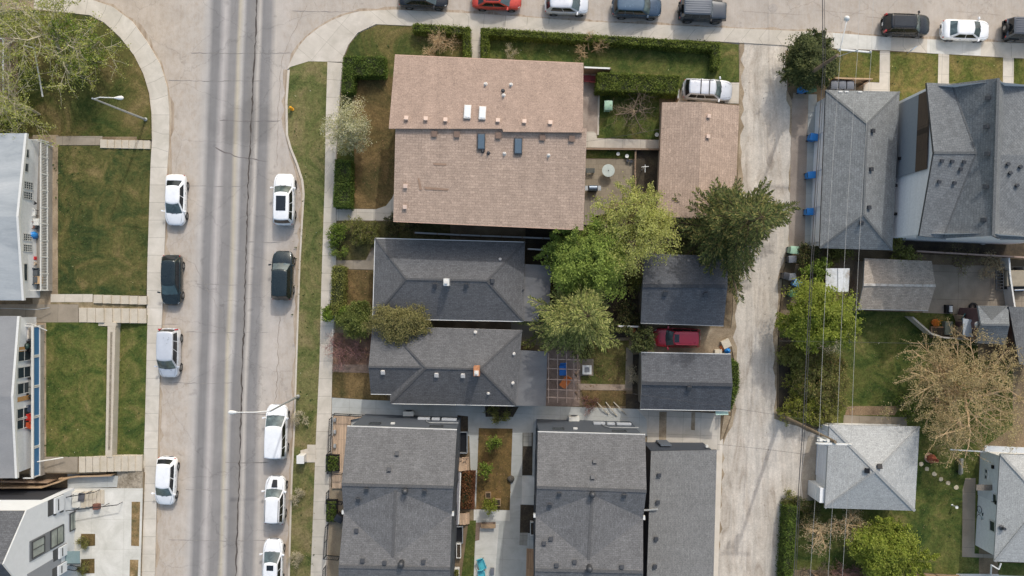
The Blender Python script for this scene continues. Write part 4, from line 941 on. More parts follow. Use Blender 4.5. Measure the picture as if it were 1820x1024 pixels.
mb = MB(); mb.lathe([(.3, .08), (.2, .02), (.02, 0)], U(1737, 577, 3.4), 14); mb.tube([U(1737, 577, 2.9), U(1737, 577, 3.42)], .03, 6); mb.build('satellite_dish', m_vent_w, h, smooth=True)
# porch roof with hatch and the deck
mb = MB(); p = [U(1712, 566, 2.4), U(1731, 569, 2.4), U(1733, 600, 2.3), U(1711, 597, 2.3)]; mb.prism([(q.x, q.y) for q in p], 2.28, 2.38); mb.build('porch_roof', plain('porch_panel', lin(178, 184, 188), .5), h)
mb = MB(); p = [U(1728, 585, 2.4), U(1736, 585, 2.4), U(1736, 594, 2.4), U(1727, 593, 2.4)]; mb.prism([(q.x, q.y) for q in p], 2.39, 2.45); mb.build('hatch', m_black, h)
mb = MB(); p = [G(1700, 560), G(1745, 560), G(1740, 606), G(1697, 602)]; mb.prism([(q.x, q.y) for q in p], .1, .7); mb.build('deck', planks('deck_grey', lin(122, 114, 104), .14, 3, 'X'), h)

# ---- P: pale pyramid garage
h = house('garage', 'square garage with a pale pyramid roof and two small black vents', 'garage', (1550, 832))
V = [U(1474, 755, 3.0), U(1634.5, 758.5, 3.0), U(1626, 908, 3.0), U(1466, 903, 3.0), U(1556, 838, 4.5)]
roof_mesh('roof', V, [[0, 1, 4], [1, 2, 4], [2, 3, 4], [3, 0, 4]], [m_sh_wht, m_fascg], h)
wp = inset(V[:4], .35); walls(h, wp, .1, m_sid_w, drop=.2)
cap_line(h, V[0], V[4], m_sh_wht, .24); cap_line(h, V[2], V[4], m_sh_wht, .24); cap_line(h, V[1], V[4], m_sh_wht, .2); cap_line(h, V[3], V[4], m_sh_wht, .2)
for x, y, f in [(1541, 836, [V[3], V[0], V[4]]), (1562, 829.5, [V[1], V[0], V[4]])]: box_vent(h, x, y, f, m_black, .34)
mb = MB(); a, b_ = wp[0], wp[3]; p = lerp(a, b_, .4); mb.box((p.x - .03, p.y, 1.2), (.1, 4.2, 2.2), rz=R(-3)); mb.build('garage_door', m_gdoor, h)
mb = MB(); p = lerp(a, b_, .9); mb.box((p.x - .35, p.y, 1.4), (.7, 1.3, 2.6), rz=R(-3)); mb.build('side_closet', m_sid_w, h)

# ---- Q: right white house
h = house('cottage', 'white sided house with a pale shingle roof and side windows at the lower right edge', 'house', (1830, 895))
V = [U(1779, 807, 3.3), U(1960, 812, 3.3), U(1955, 1004, 3.3), U(1768, 998, 3.3), U(1855, 890, 5.0)]
roof_mesh('roof', V, [[0, 1, 4], [1, 2, 4], [2, 3, 4], [3, 0, 4]], [m_sh_wht, m_fascg], h)
wp = inset(V[:4], [.3, .3, .3, .33]); walls(h, wp, .1, m_sid_w, drop=.2)
for a, b_ in ((0, 4), (3, 4)): cap_line(h, V[a], V[b_], m_sh_wht, .22)
a, b_ = wp[0], wp[3]
for t_, z, sx, sz in ((.2, 1.1, .35, .35), (.26, 1.1, .35, .35), (.44, 2.3, .8, .7), (.72, 2.3, .9, .7)):
    p = lerp(a, b_, t_); win(h, (p.x, p.y, z), sx, sz, 'x-', m_fascw)
mb = MB()
for t_, z in ((.13, 2.0), (.47, 2.7)): p = lerp(a, b_, t_); mb.box((p.x - .1, p.y, z), (.16, .3, .2))
mb.build('wall_vent', m_black, h)
mb = MB(); mb.bar(U(1750, 797, 3.4), U(1830, 801, 3.4), .5, .08); mb.build('eave_board', m_fascw, h)
pipe_vent(h, 1781, 938, [V[3], V[0], V[4]], m_vent_d, .12, .4); gutter(h, V[0], V[3], m_fascg)
mb = MB(); p = lerp(a, b_, .34); mb.box((p.x - .75, p.y + .0, 2.0), (1.4, .5, .05)); mb.build('door_canopy', planks('canopy_board', lin(128, 120, 110), .1, 2), h)
mb = MB(); p = lerp(a, b_, .42); mb.box((p.x - .03, p.y, 1.15), (.1, .95, 2.05)); mb.build('door', plain('door_white', lin(208, 210, 212), .5), h)

# ---- R: left pair of fourplexes
m_deckg = planks('porch_boards', lin(148, 142, 134), .14, 3, 'Y', .08)
def fourplex(label, edge, yb, roofm, org, zb, ze, zp):
    h = house('rowhouse', label, 'house', org)
    (xt, yt), (xm, ym), (xb, ybm) = edge
    V = [U(xt, yt, ze), U(xm, ym, zp), U(xb, ybm, ze), U(-420, ybm, ze), U(-420, ym, zp), U(-420, yt, ze)]
    roof_mesh('roof', V, [[0, 1, 4, 5], [1, 2, 3, 4]], [roofm, m_fascw], h, .22)
    mb = MB(); mb.bar(V[0] + Vector((-.08, 0, .02)), V[1] + Vector((-.08, 0, .02)), .2, .06); mb.bar(V[1] + Vector((-.08, 0, .02)), V[2] + Vector((-.08, 0, .02)), .2, .06); mb.build('roof_trim', m_fascw, h)
    wp = inset(V, [.72, .72, .2, .2, .2, .2]); walls(h, wp, .5, m_sid_w, drop=.24)
    return h, V, wp
h1, V1, w1 = fourplex('rowhouse with a pale grey membrane roof and a white railed porch facing the large lawn', ((48, 237), (33, 385), (43, 534)), 534, m_membrane, (-20, 385), 1.5, 4.3, 4.95)
h2, V2_, w2 = fourplex('rowhouse with a darker grey roof and a blue panelled porch facing the walled lawn', ((35, 562), (24, 705), (31, 850)), 850, m_membrane2, (-30, 705), 1.5, 4.4, 5.0)
def wallx(wp, y, z): # point on the front wall at world y
    a, m_, b_ = wp[0], wp[1], wp[2]
    (p, q) = (a, m_) if y > m_.y else (m_, b_)
    t_ = (y - p.y) / (q.y - p.y); return Vector((lerp(p.x, q.x, t_), y, z))
for py, dz, sz, sx, n_ in ((273, 3.2, .5, .75, 1), (298, 3.2, .5, .75, 1), (330, 2.85, 1.15, .62, 4), (348, 2.85, 1.15, .62, 4), (422, 2.8, 1.1, .6, 4), (441, 2.8, 1.1, .6, 4), (484, 3.1, .5, 1.5, 1)):
    y = U(50, py, dz).y; p = wallx(w1, y, dz); win(h1, p, sx, sz, 'x+', m_fascw, 3 if n_ > 1 else 1, n_)
for py in (632, 662, 690, 735, 752):
    y = U(30, py, 2.8).y; p = wallx(w2, y, 2.7); win(h2, p, .95, 1.7, 'x+', m_fascw, 1, 2)
mb = MB()
for py in (620, 708): y = U(30, py, 2.6).y; p = wallx(w2, y, 2.5); mb.box(p + Vector((.02, 0, 0)), (.06, .4, 1.9))
mb.build('wood_panel', plain('orange_wood', lin(186, 144, 92), .6, amt=.15), h2)
# porches (lift off separately as railed decks)
def porch(h, px0, px1, y0, y1, z, label, style, ym=None):
    t = thing('porch', label, 'porch', G((px0 + px1) / 2, (y0 + y1) / 2, .8))
    mb = MB(); q = [G(px0, y0), G(px1, y0), G(px1, y1), G(px0, y1)]; mb.prism([(a.x, a.y) for a in q], .9, z); mb.build('deck', m_deckg, t)
    a = G(px1 - 1.5, y0 + 1, z); b_ = G(px1 - 1.5, y1 - 1, z); L = (a - b_).length
    if style == 'rail':
        mb = MB(); mb.bar(a + Vector((0, 0, 1.0)), b_ + Vector((0, 0, 1.0)), .11, .08); mb.bar(a + Vector((0, 0, .12)), b_ + Vector((0, 0, .12)), .12, .08)
        for q0 in (a, b_): mb.bar(q0 + Vector((0, 0, 1.0)), Vector((G(px0, 0).x, q0.y, z + 1.0)), .08, .06); mb.bar(q0 + Vector((0, 0, .12)), Vector((G(px0, 0).x, q0.y, z + .12)), .08, .06)
        mb.build('handrail', m_fascw, t)
        n_ = 9
        for i in range(n_ + 1): mb = MB(); mb.box(lerp(a, b_, i / n_) + Vector((0, 0, .53)), (.1, .1, 1.06)); mb.build('post', m_fascw, t)
        mb = MB(); k = int(L / .14)
        for i in range(k): mb.box(lerp(a, b_, (i + .5) / k) + Vector((0, 0, .56)), (.035, .045, .84))
        mb.build('balusters', m_fascw, t)
    else:
        n_ = 5
        for i in range(n_):
            p0, p1 = lerp(a, b_, i / n_), lerp(a, b_, (i + 1) / n_); g_ = (p1 - p0).normalized() * .07; mb = MB()
            mb.bar(p0 + Vector((0, 0, 1.0)), p1 + Vector((0, 0, 1.0)), .2, .1); mb.bar(p0 + Vector((0, 0, .1)), p1 + Vector((0, 0, .1)), .17, .1)
            mb.bar(p0 + g_ + Vector((0, 0, .1)), p0 + g_ + Vector((0, 0, 1.0)), .1, .12); mb.bar(p1 - g_ + Vector((0, 0, .1)), p1 - g_ + Vector((0, 0, 1.0)), .1, .12)
            f = mb.build('rail_frame', m_fascw, t); mb = MB(); mb.bar(p0 + g_ + Vector((0, 0, .55)), p1 - g_ + Vector((0, 0, .55)), .03, .84); mb.build('blue_panel', plain('porch_blue', lin(58, 108, 152), .45), f)
        for q0 in (a, b_): mb = MB(); mb.bar(q0 + Vector((0, 0, .9)), Vector((G(px0, 0).x, q0.y, z + .9)), .1, .1); mb.build('side_rail', m_fascw, t)
    return t
porch(h1, 78, 107, 258, 517, 1.6, 'long white porch railing in front of the pale roofed rowhouse', 'rail')
porch(h2, 74, 93, 576, 838, 1.6, 'white porch frame with blue panels in front of the darker rowhouse', 'panel')
# ---- T: porch stub under the corner tree
t = thing('porch', 'weathered wooden porch with white posts under the pale corner tree', 'porch', G(20, 130, .4))
mb = MB(); q = [G(-60, 70), G(36, 74), G(36, 205), G(-60, 205)]; mb.prism([(a.x, a.y) for a in q], .2, 1.2); mb.build('deck', planks('brown_porch', lin(132, 116, 98), .14, 3, 'X'), t)
mb = MB()
for a, b_ in ((G(36, 84, 2.2), G(36, 205, 2.2)), (G(36, 84, 2.2), G(8, 80, 2.2)), (G(10, 60, 2.2), G(10, 190, 2.2)), (G(60, 90, 1.5), G(80, 95, 1.5)), (G(80, 95, 1.5), G(95, 180, 1.5))): mb.bar(a, b_, .1, .08)
mb.build('handrail', m_fascw, t)
for y in (84, 112, 140, 170, 205): mb = MB(); mb.box(G(36, y, 1.7), (.12, .12, 1.0)); mb.build('post', m_fascw, t)

# ---- S: white gabled house lower left
h = house('modern_house', 'white gabled modern house with a tall grey window band at the lower left corner', 'house', (40, 945))
XF = 137.0
def FW(px, py):  # facade plane point seen at pixel
    k = (CX - px) / (CX - XF); z = H * (1 - 1 / k); return G(XF, CY + (py - CY) / k, z)
ea, pk = FW(47, 907), FW(6, 1002); mid = pk.y; eb = Vector((ea.x, 2 * pk.y - ea.y, ea.z))
xb = G(-260, 0).x; dx = Vector((.25, 0, 0))
Vr = [ea + Vector((-.05, 0, .1)), pk + Vector((-.05, 0, .1)), eb + Vector((-.05, 0, .1)), Vector((xb, eb.y, eb.z + .1)), Vector((xb, pk.y, pk.z + .1)), Vector((xb, ea.y, ea.z + .1))]
roof_mesh('roof', Vr, [[0, 1, 4, 5], [1, 2, 3, 4]], [m_sh_dark, m_fascw], h, .12)
m_wht = plain('stucco_white', lin(212, 216, 220), .6, amt=.04, scale=2); m_band = plain('panel_charcoal', lin(112, 116, 120), .6)
mb = MB()
P5 = [(ea.x, ea.y), (pk.x, pk.y), (eb.x, eb.y), (xb, eb.y), (xb, pk.y), (xb, ea.y)]; mb.prism(P5, .35, [ea.z, pk.z, eb.z, eb.z, pk.z, ea.z]); mb.build('wall', m_wht, h)
def fpanel(name, pxs, pys, mat, lift=.03, parent=None, dz=.0):
    k0 = (CX - pxs[0]) / (CX - XF); k1 = (CX - pxs[1]) / (CX - XF); z0, z1 = sorted((H * (1 - 1 / k0), H * (1 - 1 / k1)))
    y0, y1 = G(0, pys[0]).y, G(0, pys[1]).y
    mb = MB(); mb.box((G(XF, 0).x + lift / 2, (y0 + y1) / 2, (z0 + z1) / 2), (lift, abs(y1 - y0), z1 - z0)); return mb.build(name, mat, parent or h)
band = fpanel('window_band', (52, 112), (918, 951), m_band, .05)
for (pa, pb), (ya, yb), nx, nz in (((55, 78), (921, 947), 2, 1), ((88, 112), (919, 948), 1, 2)):
    k0 = (CX - pa) / (CX - XF); k1 = (CX - pb) / (CX - XF); z0, z1 = sorted((H * (1 - 1 / k0), H * (1 - 1 / k1)))
    win(h, (G(XF, 0).x + .05, G(0, (ya + yb) / 2).y, (z0 + z1) / 2), abs(ya - yb) / S, z1 - z0 - .1, 'x+', m_fascd, nx, nz, plain('curtained_glass', lin(138, 146, 140), .12, amt=.25, scale=1.5, spec=.7))
fpanel('entry_panel', (48, 108), (968, 998), plain('panel_mid', lin(132, 136, 142), .6), .04)
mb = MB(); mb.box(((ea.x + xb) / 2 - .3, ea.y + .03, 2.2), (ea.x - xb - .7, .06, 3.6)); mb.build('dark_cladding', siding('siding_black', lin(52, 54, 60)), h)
# flush features of the front: lower window, loggia parapets, entry canopy
cg_ = plain('curtained_glass', lin(138, 146, 140), .12)
def fz(px): return H * (1 - (CX - XF) / (CX - px))
def fwin(pa, pb, ya, yb, nx, nz):
    z0, z1 = sorted((fz(pa), fz(pb))); k0 = (CX - (pa + pb) / 2) / (CX - XF); y0, y1 = CY + (ya - CY) / k0, CY + (yb - CY) / k0
    win(h, (G(XF, 0).x + .05, G(0, (y0 + y1) / 2).y, (z0 + z1) / 2), abs(y1 - y0) / S, z1 - z0, 'x+', m_fascd, nx, nz, cg_)
fwin(123, 133, 911, 942, 1, 2)
def loggia(pa, pb, ya, yb):
    z0, z1 = sorted((fz(pa), fz(pb))); k0 = (CX - (pa + pb) / 2) / (CX - XF); y0, y1 = G(0, CY + (ya - CY) / k0).y, G(0, CY + (yb - CY) / k0).y; x = G(XF, 0).x
    mb = MB(); mb.box((x, (y0 + y1) / 2, (z0 + z1) / 2), (.10, abs(y0 - y1), z1 - z0)); lo = mb.build('loggia', m_fascd, h)  # flat dark panel, its colour standing in for the recess shade
    mb = MB(); mb.box((x + .12, (y0 + y1) / 2, lerp(z0, z1, .36)), (.14, abs(y0 - y1) * .96, (z1 - z0) * .6)); mb.build('parapet', m_wht, lo)
    mb = MB(); mb.box((x + .20, (y0 + y1) / 2, lerp(z0, z1, .45)), (.03, abs(y0 - y1) * .7, .10)); mb.build('slot', m_black, lo)
loggia(85, 112, 884, 912); loggia(94, 118, 972, 992); loggia(92, 117, 1004, 1022)
mb = MB(); x = G(XF, 0).x; y0 = G(0, 972).y; mb.box((x + .65, y0 - .3, 1.75), (1.3, 1.1, .05)); cn = mb.build('glass_canopy', plain('canopy_glass', lin(120, 140, 142), .08, spec=.9), h)
mb = MB(); mb.box((x + .65, y0 - .88, 1.76), (1.34, .06, .12)); mb.build('canopy_frame', m_black, cn)
mb = MB(); mb.box((x + .08, G(0, 893).y, fz(108)), (.16, .3, .3)); mb.box((x + .08, G(0, 893).y, fz(96)), (.16, .3, .15)); mb.build('wall_lamp', m_fascd, h)
# door mat
mb = MB(); q = [U(140, 876, .9), U(151, 877, .9), U(149, 892, .9), U(138, 891, .9)]; mb.prism([(a.x, a.y) for a in q], .88, .91); tag(mb.build('door_mat', plain('mat_grey', lin(84, 84, 90), .9)), 'grey door mat on the white landing of the modern house', 'door mat')
# ================================================================ VEHICLES
def paint(name, col, metal=0.0, rough=0.28):
    if name in _mats: return _mats[name]
    m, n, l, b = newmat(name); ob = coords(n)
    d = noise(n, l, ob, 1.8, 5, 0.7); rd = ramp(n, [(0.35, gray(0.93)), (0.7, gray(1.04))]); l.new(d.outputs[0], rd.inputs[0])
    rgb = n.new('ShaderNodeRGB'); rgb.outputs[0].default_value = col
    l.new(mul(n, l, rgb.outputs[0], rd.outputs[0]), b.inputs['Base Color'])
    b.inputs['Metallic'].default_value = metal; b.inputs['Coat Weight'].default_value = 0.6; b.inputs['Coat Roughness'].default_value = 0.05
    rr = ramp(n, [(0.3, gray(rough * .8)), (0.7, gray(rough * 1.5))]); l.new(d.outputs[0], rr.inputs[0]); l.new(rr.outputs[0], b.inputs['Roughness'])
    _mats[name] = m; return m
def carglass():
    if 'car_glass' in _mats: return _mats['car_glass']
    m, n, l, b = newmat('car_glass'); ob = coords(n)
    d = noise(n, l, ob, 1.5, 4, 0.6, .6); r = ramp(n, [(0.30, lin(50, 60, 62)), (0.52, lin(78, 92, 93)), (0.72, lin(118, 132, 132))]); l.new(d.outputs[0], r.inputs[0])
    l.new(r.outputs[0], b.inputs['Base Color']); b.inputs['Roughness'].default_value = 0.04; b.inputs['Specular IOR Level'].default_value = 0.8
    _mats['car_glass'] = m; return m
m_cg = carglass(); m_cgd = plain('car_glass_dark', lin(30, 34, 38), .06, spec=.7, amt=.3, scale=2)
m_tyre = plain('tyre_rubber', lin(36, 36, 37), .85); m_rim = plain('alloy_rim', lin(150, 152, 154), .35, .7); m_trim = plain('car_trim', lin(30, 31, 33), .55)
m_red = plain('tail_lamp', lin(170, 30, 34), .2, coat=.6); m_lamp = plain('head_lamp', lin(150, 156, 160), .1, coat=.8); m_plate = plain('licence_plate', lin(214, 214, 210), .5)
m_chr = plain('chrome', lin(190, 192, 194), .15, .9)
KIND = {  # normalised x of: windscreen base/top, roof rear, rear glass base ; heights belt, deck, roof ; half widths belt/roof ; nose
    'sedan': dict(W=1.80, Ht=1.44, wb=.27, wt=.08, rr=-.25, rg=-.40, belt=.95, deck=1.00, wbelt=.86, wroof=.66, bow=.14, nose=.62),
    'suv':   dict(W=1.87, Ht=1.66, wb=.25, wt=.11, rr=-.41, rg=-.47, belt=1.08, deck=1.08, wbelt=.88, wroof=.70, bow=.13, nose=.72),
    'hatch': dict(W=1.76, Ht=1.48, wb=.29, wt=.10, rr=-.38, rg=-.47, belt=.98, deck=1.0, wbelt=.87, wroof=.68, bow=.13, nose=.62),
    'van':   dict(W=1.95, Ht=1.74, wb=.31, wt=.13, rr=-.44, rg=-.48, belt=1.06, deck=1.06, wbelt=.90, wroof=.76, bow=.12, nose=.70),
    'jeep':  dict(W=1.86, Ht=1.84, wb=.19, wt=.135, rr=-.44, rg=-.46, belt=1.15, deck=1.15, wbelt=.86, wroof=.80, bow=.02, nose=.95),
}
def car(label, kind, px, py, Lpx, head, pm, group='parked cars', roofm=None, sunroof=None, rails=False, bars=False, stripe=False, glassm=None, trimroof=False, tail='small', name='parked_car', dW=1.0, plate=True, rearclear=False):
    K = dict(KIND[kind]); L = Lpx / S / 1.012; W = K['W'] * dW; hw = W / 2
    pos = U(px, py, 0.5)
    t = thing(name, label, 'car', (0, 0, 0), 0, group)
    # ---------------- lower body, lofted along x
    jeep = kind == 'jeep'
    if jeep:
        st = [(.5, .80, .80), (.49, .84, .98), (.46, .86, 1.02), (.40, .86, 1.06), (.30, .87, 1.10), (K['wb'], .92, 1.14), (.1, .94, 1.15), (-.2, .94, 1.15), (-.42, .94, 1.15), (-.465, .93, 1.14), (-.475, .90, 1.0)]
    else:
        nz, bl, dk = K['nose'], K['belt'], K['deck']
        st = [(.5, .42, nz - .12), (.493, .60, nz), (.478, .74, nz + .06), (.452, .85, nz + .11), (.41, .93, lerp(nz, bl, .5)), (.34, .98, lerp(nz, bl, .78)), (K['wb'], 1.0, bl - .04), (.1, 1.0, bl), (-.1, 1.0, bl), (-.3, 1.0, bl + .01), (K['rg'] + .02, .98, dk), (-.445, .94, dk - .03), (-.472, .86, dk - .10), (-.490, .74, dk - .22), (-.5, .56, dk - .34)]
    rows = []
    for x, fy, zd in st:
        zb = .24 + (.10 if abs(x) > .44 else 0); w_ = hw * fy; hz = zd - zb
        half = [(.0, zb), (.86, zb), (.965, zb + .10 * hz), (1.0, zb + .38 * hz), (1.0, zb + .62 * hz), (.985, zb + .84 * hz), (.94, zd - .035), (.82, zd), (.45, zd + .025), (0, zd + .035)]
        ring = [Vector((x * L, w_ * a, z)) for a, z in half] + [Vector((x * L, -w_ * a, z)) for a, z in half[-2:0:-1]]
        rows.append(ring)
    mb = MB(); i0 = mb.grid(rows, 0, True); n = len(rows[0])
    mb.ngon([i0 + k for k in range(n)]); e = i0 + (len(rows) - 1) * n; mb.ngon([e + k for k in range(n)][::-1])
    body = mb.build('body', pm, t, smooth=True)
    # ---------------- cabin
    zb = K['belt'] - .05; zr = K['Ht']; bow = K['bow']
    xf = lambda u: lerp(K['wb'], K['wt'], u) * L; xr = lambda u: lerp(K['rg'], K['rr'], u) * L; wd = lambda u: hw * lerp(K['wbelt'], K['wroof'], max(u, 0.0) ** 1.15); zz = lambda u: lerp(zb, zr - .05, u)
    def Fr(u, s_): return Vector((xf(u) + bow * (1 - s_ * s_) - bow * .6, s_ * wd(u) * (1 - .0), zz(u)))
    def Re(u, s_): return Vector((xr(u) - bow * .55 * (1 - s_ * s_) + bow * .3, s_ * wd(u), zz(u)))
    def Sd(u, r_, sg): 
        x0, x1 = Re(u, 1).x, Fr(u, 1).x; return Vector((lerp(x0, x1, r_), sg * (wd(u) + .035 * (1 - (2 * r_ - 1) ** 2)), zz(u)))
    def ring(u):
        R_ = [Fr(u, s_) for s_ in (-1, -.6, -.2, .2, .6)] + [Sd(u, 1 - k / 6, 1) for k in range(6)] + [Re(u, s_) for s_ in (1, .6, .2, -.2, -.6)] + [Sd(u, k / 6, -1) for k in range(6)]
        return R_
    rg_ = [ring(u) for u in (0, .25, .5, .75, .95)]
    top = ring(1.0); cx = sum(p.x for p in top) / len(top)
    def shrink(f, z): return [Vector((cx + (p.x - cx) * f, p.y * f, z)) for p in top]
    rg_ += [shrink(.975, zr - .022), shrink(.90, zr - .004), shrink(.6, zr + .012), shrink(.25, zr + .018)]
    mb = MB(); i0 = mb.grid(rg_, 0, True); n = len(top); e = i0 + (len(rg_) - 1) * n; mb.ngon([e + k for k in range(n)])
    mb.build('roof', roofm or pm, t, smooth=True)
    gm = glassm or m_cg
    def pane(fn, u0, u1, a0, a1, off, name, nu=3, na=6, mat=None, par=None):
        mb = MB(); mb.grid([[fn(lerp(u0, u1, i / nu), lerp(a0, a1, j / na)) + off for j in range(na + 1)] for i in range(nu + 1)]); return mb.build(name, mat or gm, par or t, smooth=True)
    sl = Vector((.012, 0, .012))
    pane(Fr, .03, .96, -.93, .93, Vector((.010, 0, .014)), 'windscreen')
    pane(Re, .12, .93, -.90, .90, Vector((-.012, 0, .012)), 'rear_window', mat=gm if rearclear else m_cgd)
    for sg in (1, -1):
        o = Vector((0, sg * .012, .004))
        segs = ((.56, .93), (.12, .53)) if kind in ('sedan', 'hatch') else ((.60, .95), (.32, .575), (.06, .295))
        for a0, a1 in segs: pane(lambda u, r_, s_=sg: Sd(u, r_, s_), .10, .90, a0, a1, o, 'side_window', 2, 4, m_cgd)
    # cowl strip and shut lines
    mb = MB(); mb.grid([[Fr(-.10 if not jeep else -.05, s_) + Vector((.03, 0, .03)) for s_ in (-.9, -.45, 0, .45, .9)], [Fr(.03, s_) + Vector((.016, 0, .014)) for s_ in (-.9, -.45, 0, .45, .9)]]); mb.build('cowl', m_trim, t)
    # wheels
    wx = (.30 * L, -.29 * L); rw = .335 if kind in ('suv', 'van') else (.38 if jeep else .315)
    for x in wx:
        for sg in (1, -1):
            yb = hw * (.985 if not jeep else 1.0)
            mb = MB(); pr = [(rw * .55, -.10), (rw * .92, -.10), (rw, -.05), (rw, .07), (rw * .92, .105), (rw * .66, .11), (rw * .62, .09)]
            mb.lathe([(r_, h_ * sg) for r_, h_ in pr], (x, sg * (yb - .085), rw), 20, axis='Y'); wo = mb.build('wheel', m_tyre, t, smooth=False)
            mb = MB(); c = Vector((x, sg * (yb + .012), rw)); mb.lathe([(rw * .64, 0), (rw * .60, sg * .012), (rw * .5, sg * .004)], c - Vector((0, sg * .004, 0)), 18, axis='Y', cap=False)
            for k in range(5):
                a = 2 * math.pi * k / 5; d = Vector((math.cos(a), 0, math.sin(a))); mb.bar(c, c + d * rw * .6, .02, rw * .2)
            mb.lathe([(rw * .16, -.005 * sg), (rw * .14, .02 * sg)], c, 10, axis='Y'); mb.build('rim', m_rim, wo)
            # dark arch
            mb = MB(); mb.lathe([(rw * 1.20, -.30 * sg), (rw * 1.20, .0), (rw * 1.0, .006 * sg)], (x, sg * (hw * .985 + .002), rw), 22, axis='Y'); mb.build('wheel_arch', m_trim, t)
    # lamps, mirrors, bumpers
    for sg in (1, -1):
        hx = .458 * L if not jeep else .495 * L
        mb = MB()
        if jeep: mb.lathe([(.12, 0), (.12, .03), (.06, .05)], (hx, sg * .5, .86), 14, axis='X')
        else: mb.box((hx - .012 * L, sg * hw * .70, K['nose'] + .03), (.26, .18, .12), rot=(Matrix.Rotation(sg * R(-42), 3, 'Z') @ Matrix.Rotation(R(14), 3, 'Y')))
        mb.build('headlight', m_lamp, t, bevel=.03)
        mb = MB()
        if tail == 'tall': mb.box((-.476 * L, sg * hw * .80, K['deck'] - .05), (.14, .18, .42), rot=Matrix.Rotation(sg * R(18), 3, 'Z'))
        else: mb.box((-.468 * L, sg * hw * .74, K['deck'] - .24), (.10, .26, .12), rot=Matrix.Rotation(sg * R(30), 3, 'Z'))
        mb.build('tail_light', m_red, t, bevel=.025)
        mb = MB(); m0 = Vector((xf(.12) - .10, sg * (hw + .10), K['belt'] + .06)); mb.box(m0, (.14, .22, .16), rot=Matrix.Rotation(sg * R(12), 3, 'Z')); mb.bar(m0, m0 + Vector((.03, -sg * .2, -.07)), .06, .04); mb.build('mirror', pm if not trimroof else m_trim, t, bevel=.03)
        mb = MB()
        for x in ((.10, -.13) if kind != 'jeep' else (.05, -.16)): mb.box((x * L, sg * (hw * (1.0 if not jeep else .94) + .008), K['belt'] - .18), (.20, .03, .035))
        mb.build('door_handle', m_chr if pm.name.startswith('paint_w') else pm, t)
    mb = MB(); mb.box((.496 * L, 0, .46), (.04, hw * .9, .14)); mb.box((.494 * L, 0, K['nose'] - .03), (.03, hw * .8, .09)); mb.build('grille', m_trim, t, bevel=.01)
    if plate: mb = MB(); mb.box((-.502 * L, 0, .70 if kind != 'sedan' else .62), (.02, .30, .15)); mb.build('licence_plate', m_plate, t)
    mb = MB()
    for s_ in (-.28, .22): 
        a = Fr(.03, s_) + Vector((.03, 0, .03)); mb.bar(a, Fr(.12, s_ + .42) + Vector((.02, 0, .025)), .025, .015)
    mb.build('wiper', m_trim, t)
    # shut lines: bonnet, doors
    mb = MB()
    if not jeep:
        for sg in (1, -1):
            mb.tube([(K['wb'] * L + .02, sg * hw * .80, K['belt'] - .035), (.36 * L, sg * hw * .74, lerp(K['nose'], K['belt'], .72) + .018), (.455 * L, sg * hw * .60, K['nose'] + .12)], .008, 4)
    for x in (.245, .0, -.20):
        for sg in (1, -1): mb.bar((x * L, sg * (hw + .003), .42), (x * L, sg * (hw * .985 + .003), K['belt'] - .12), .006, .014)
    if not jeep: mb.build('panel_gap', m_trim, t)
    if kind == 'jeep':
        mb = MB()
        for x in wx:
            for sg in (1, -1): mb.box((x, sg * (hw * .93), .83), (.95, .24, .07))
        mb.build('fender', m_trim, t, bevel=.04)
        mb = MB(); mb.lathe([(.20, -.1), (.38, -.1), (.40, 0), (.38, .1), (.2, .1)], (-.50 * L, 0.0, 1.02), 20, axis='X'); sp = mb.build('spare_wheel', m_tyre, t)
        mb = MB(); mb.lathe([(.2, -.12), (.2, -.10)], (-.50 * L, 0, 1.02), 16, axis='X'); mb.build('rim', m_rim, sp)
        mb = MB(); mb.box((.50 * L, 0, .56), (.16, W * .86, .16)); mb.box((-.485 * L, 0, .56), (.12, W * .86, .16)); mb.build('bumper', m_trim, t, bevel=.04)
        mb = MB()
        for k in range(7): mb.box(((K['wt'] + K['rr']) / 2 * L, (k - 3) * hw * .215, zr + .018), ((K['wt'] - K['rr']) * L * .93, .07, .03))
        mb.build('roof_rib', roofm or pm, t, bevel=.012)
    if sunroof:
        x0, x1, f_ = sunroof; mb = MB(); mb.grid([[Vector((lerp(x0, x1, i / 3) * L, lerp(-1, 1, j / 4) * hw * f_, zr + .030 - .004 * abs(j - 2) * .5)) for j in range(5)] for i in range(4)]); mb.build('sunroof', m_cgd if not pm.name.startswith('paint_red') else m_cgd, t, smooth=True)
    if rails:
        mb = MB()
        for sg in (1, -1):
            a = Vector((lerp(K['wt'], K['rr'], .1) * L, sg * wd(1) * .92, zr + .03)); b_ = Vector((lerp(K['wt'], K['rr'], .95) * L, sg * wd(1) * .92, zr + .03)); mb.tube([a - Vector((0, 0, .05)), a, b_, b_ - Vector((0, 0, .05))], .022, 6)
        mb.build('roof_rail', rails if not isinstance(rails, bool) else m_chr, t)
    if bars:
        for q in bars: mb = MB(); mb.box((q * L, 0, zr + .07), (.07, W * .74, .04)); mb.build('crossbar', m_trim, t, bevel=.01)
    if stripe:
        mb = MB(); mb.grid([[Vector((lerp(.44, .29, i / 4) * L, lerp(-1, 1, j / 3) * hw * lerp(.22, .30, i / 4), lerp(lerp(K['nose'], K['belt'], .42) + .07, K['belt'] + .022, (i / 4) ** .8))) for j in range(4)] for i in range(5)]); mb.build('bonnet_scoop', m_trim, t, smooth=True)
    t.location = (pos.x, pos.y, 0); t.rotation_euler = (0, 0, R(head))
    return t
pw = paint('paint_white', lin(230, 232, 234), 0.0, .3); pk_ = paint('paint_black', lin(30, 32, 35), .3, .22); pbk2 = paint('paint_charcoal_green', lin(40, 50, 52), .4, .25)
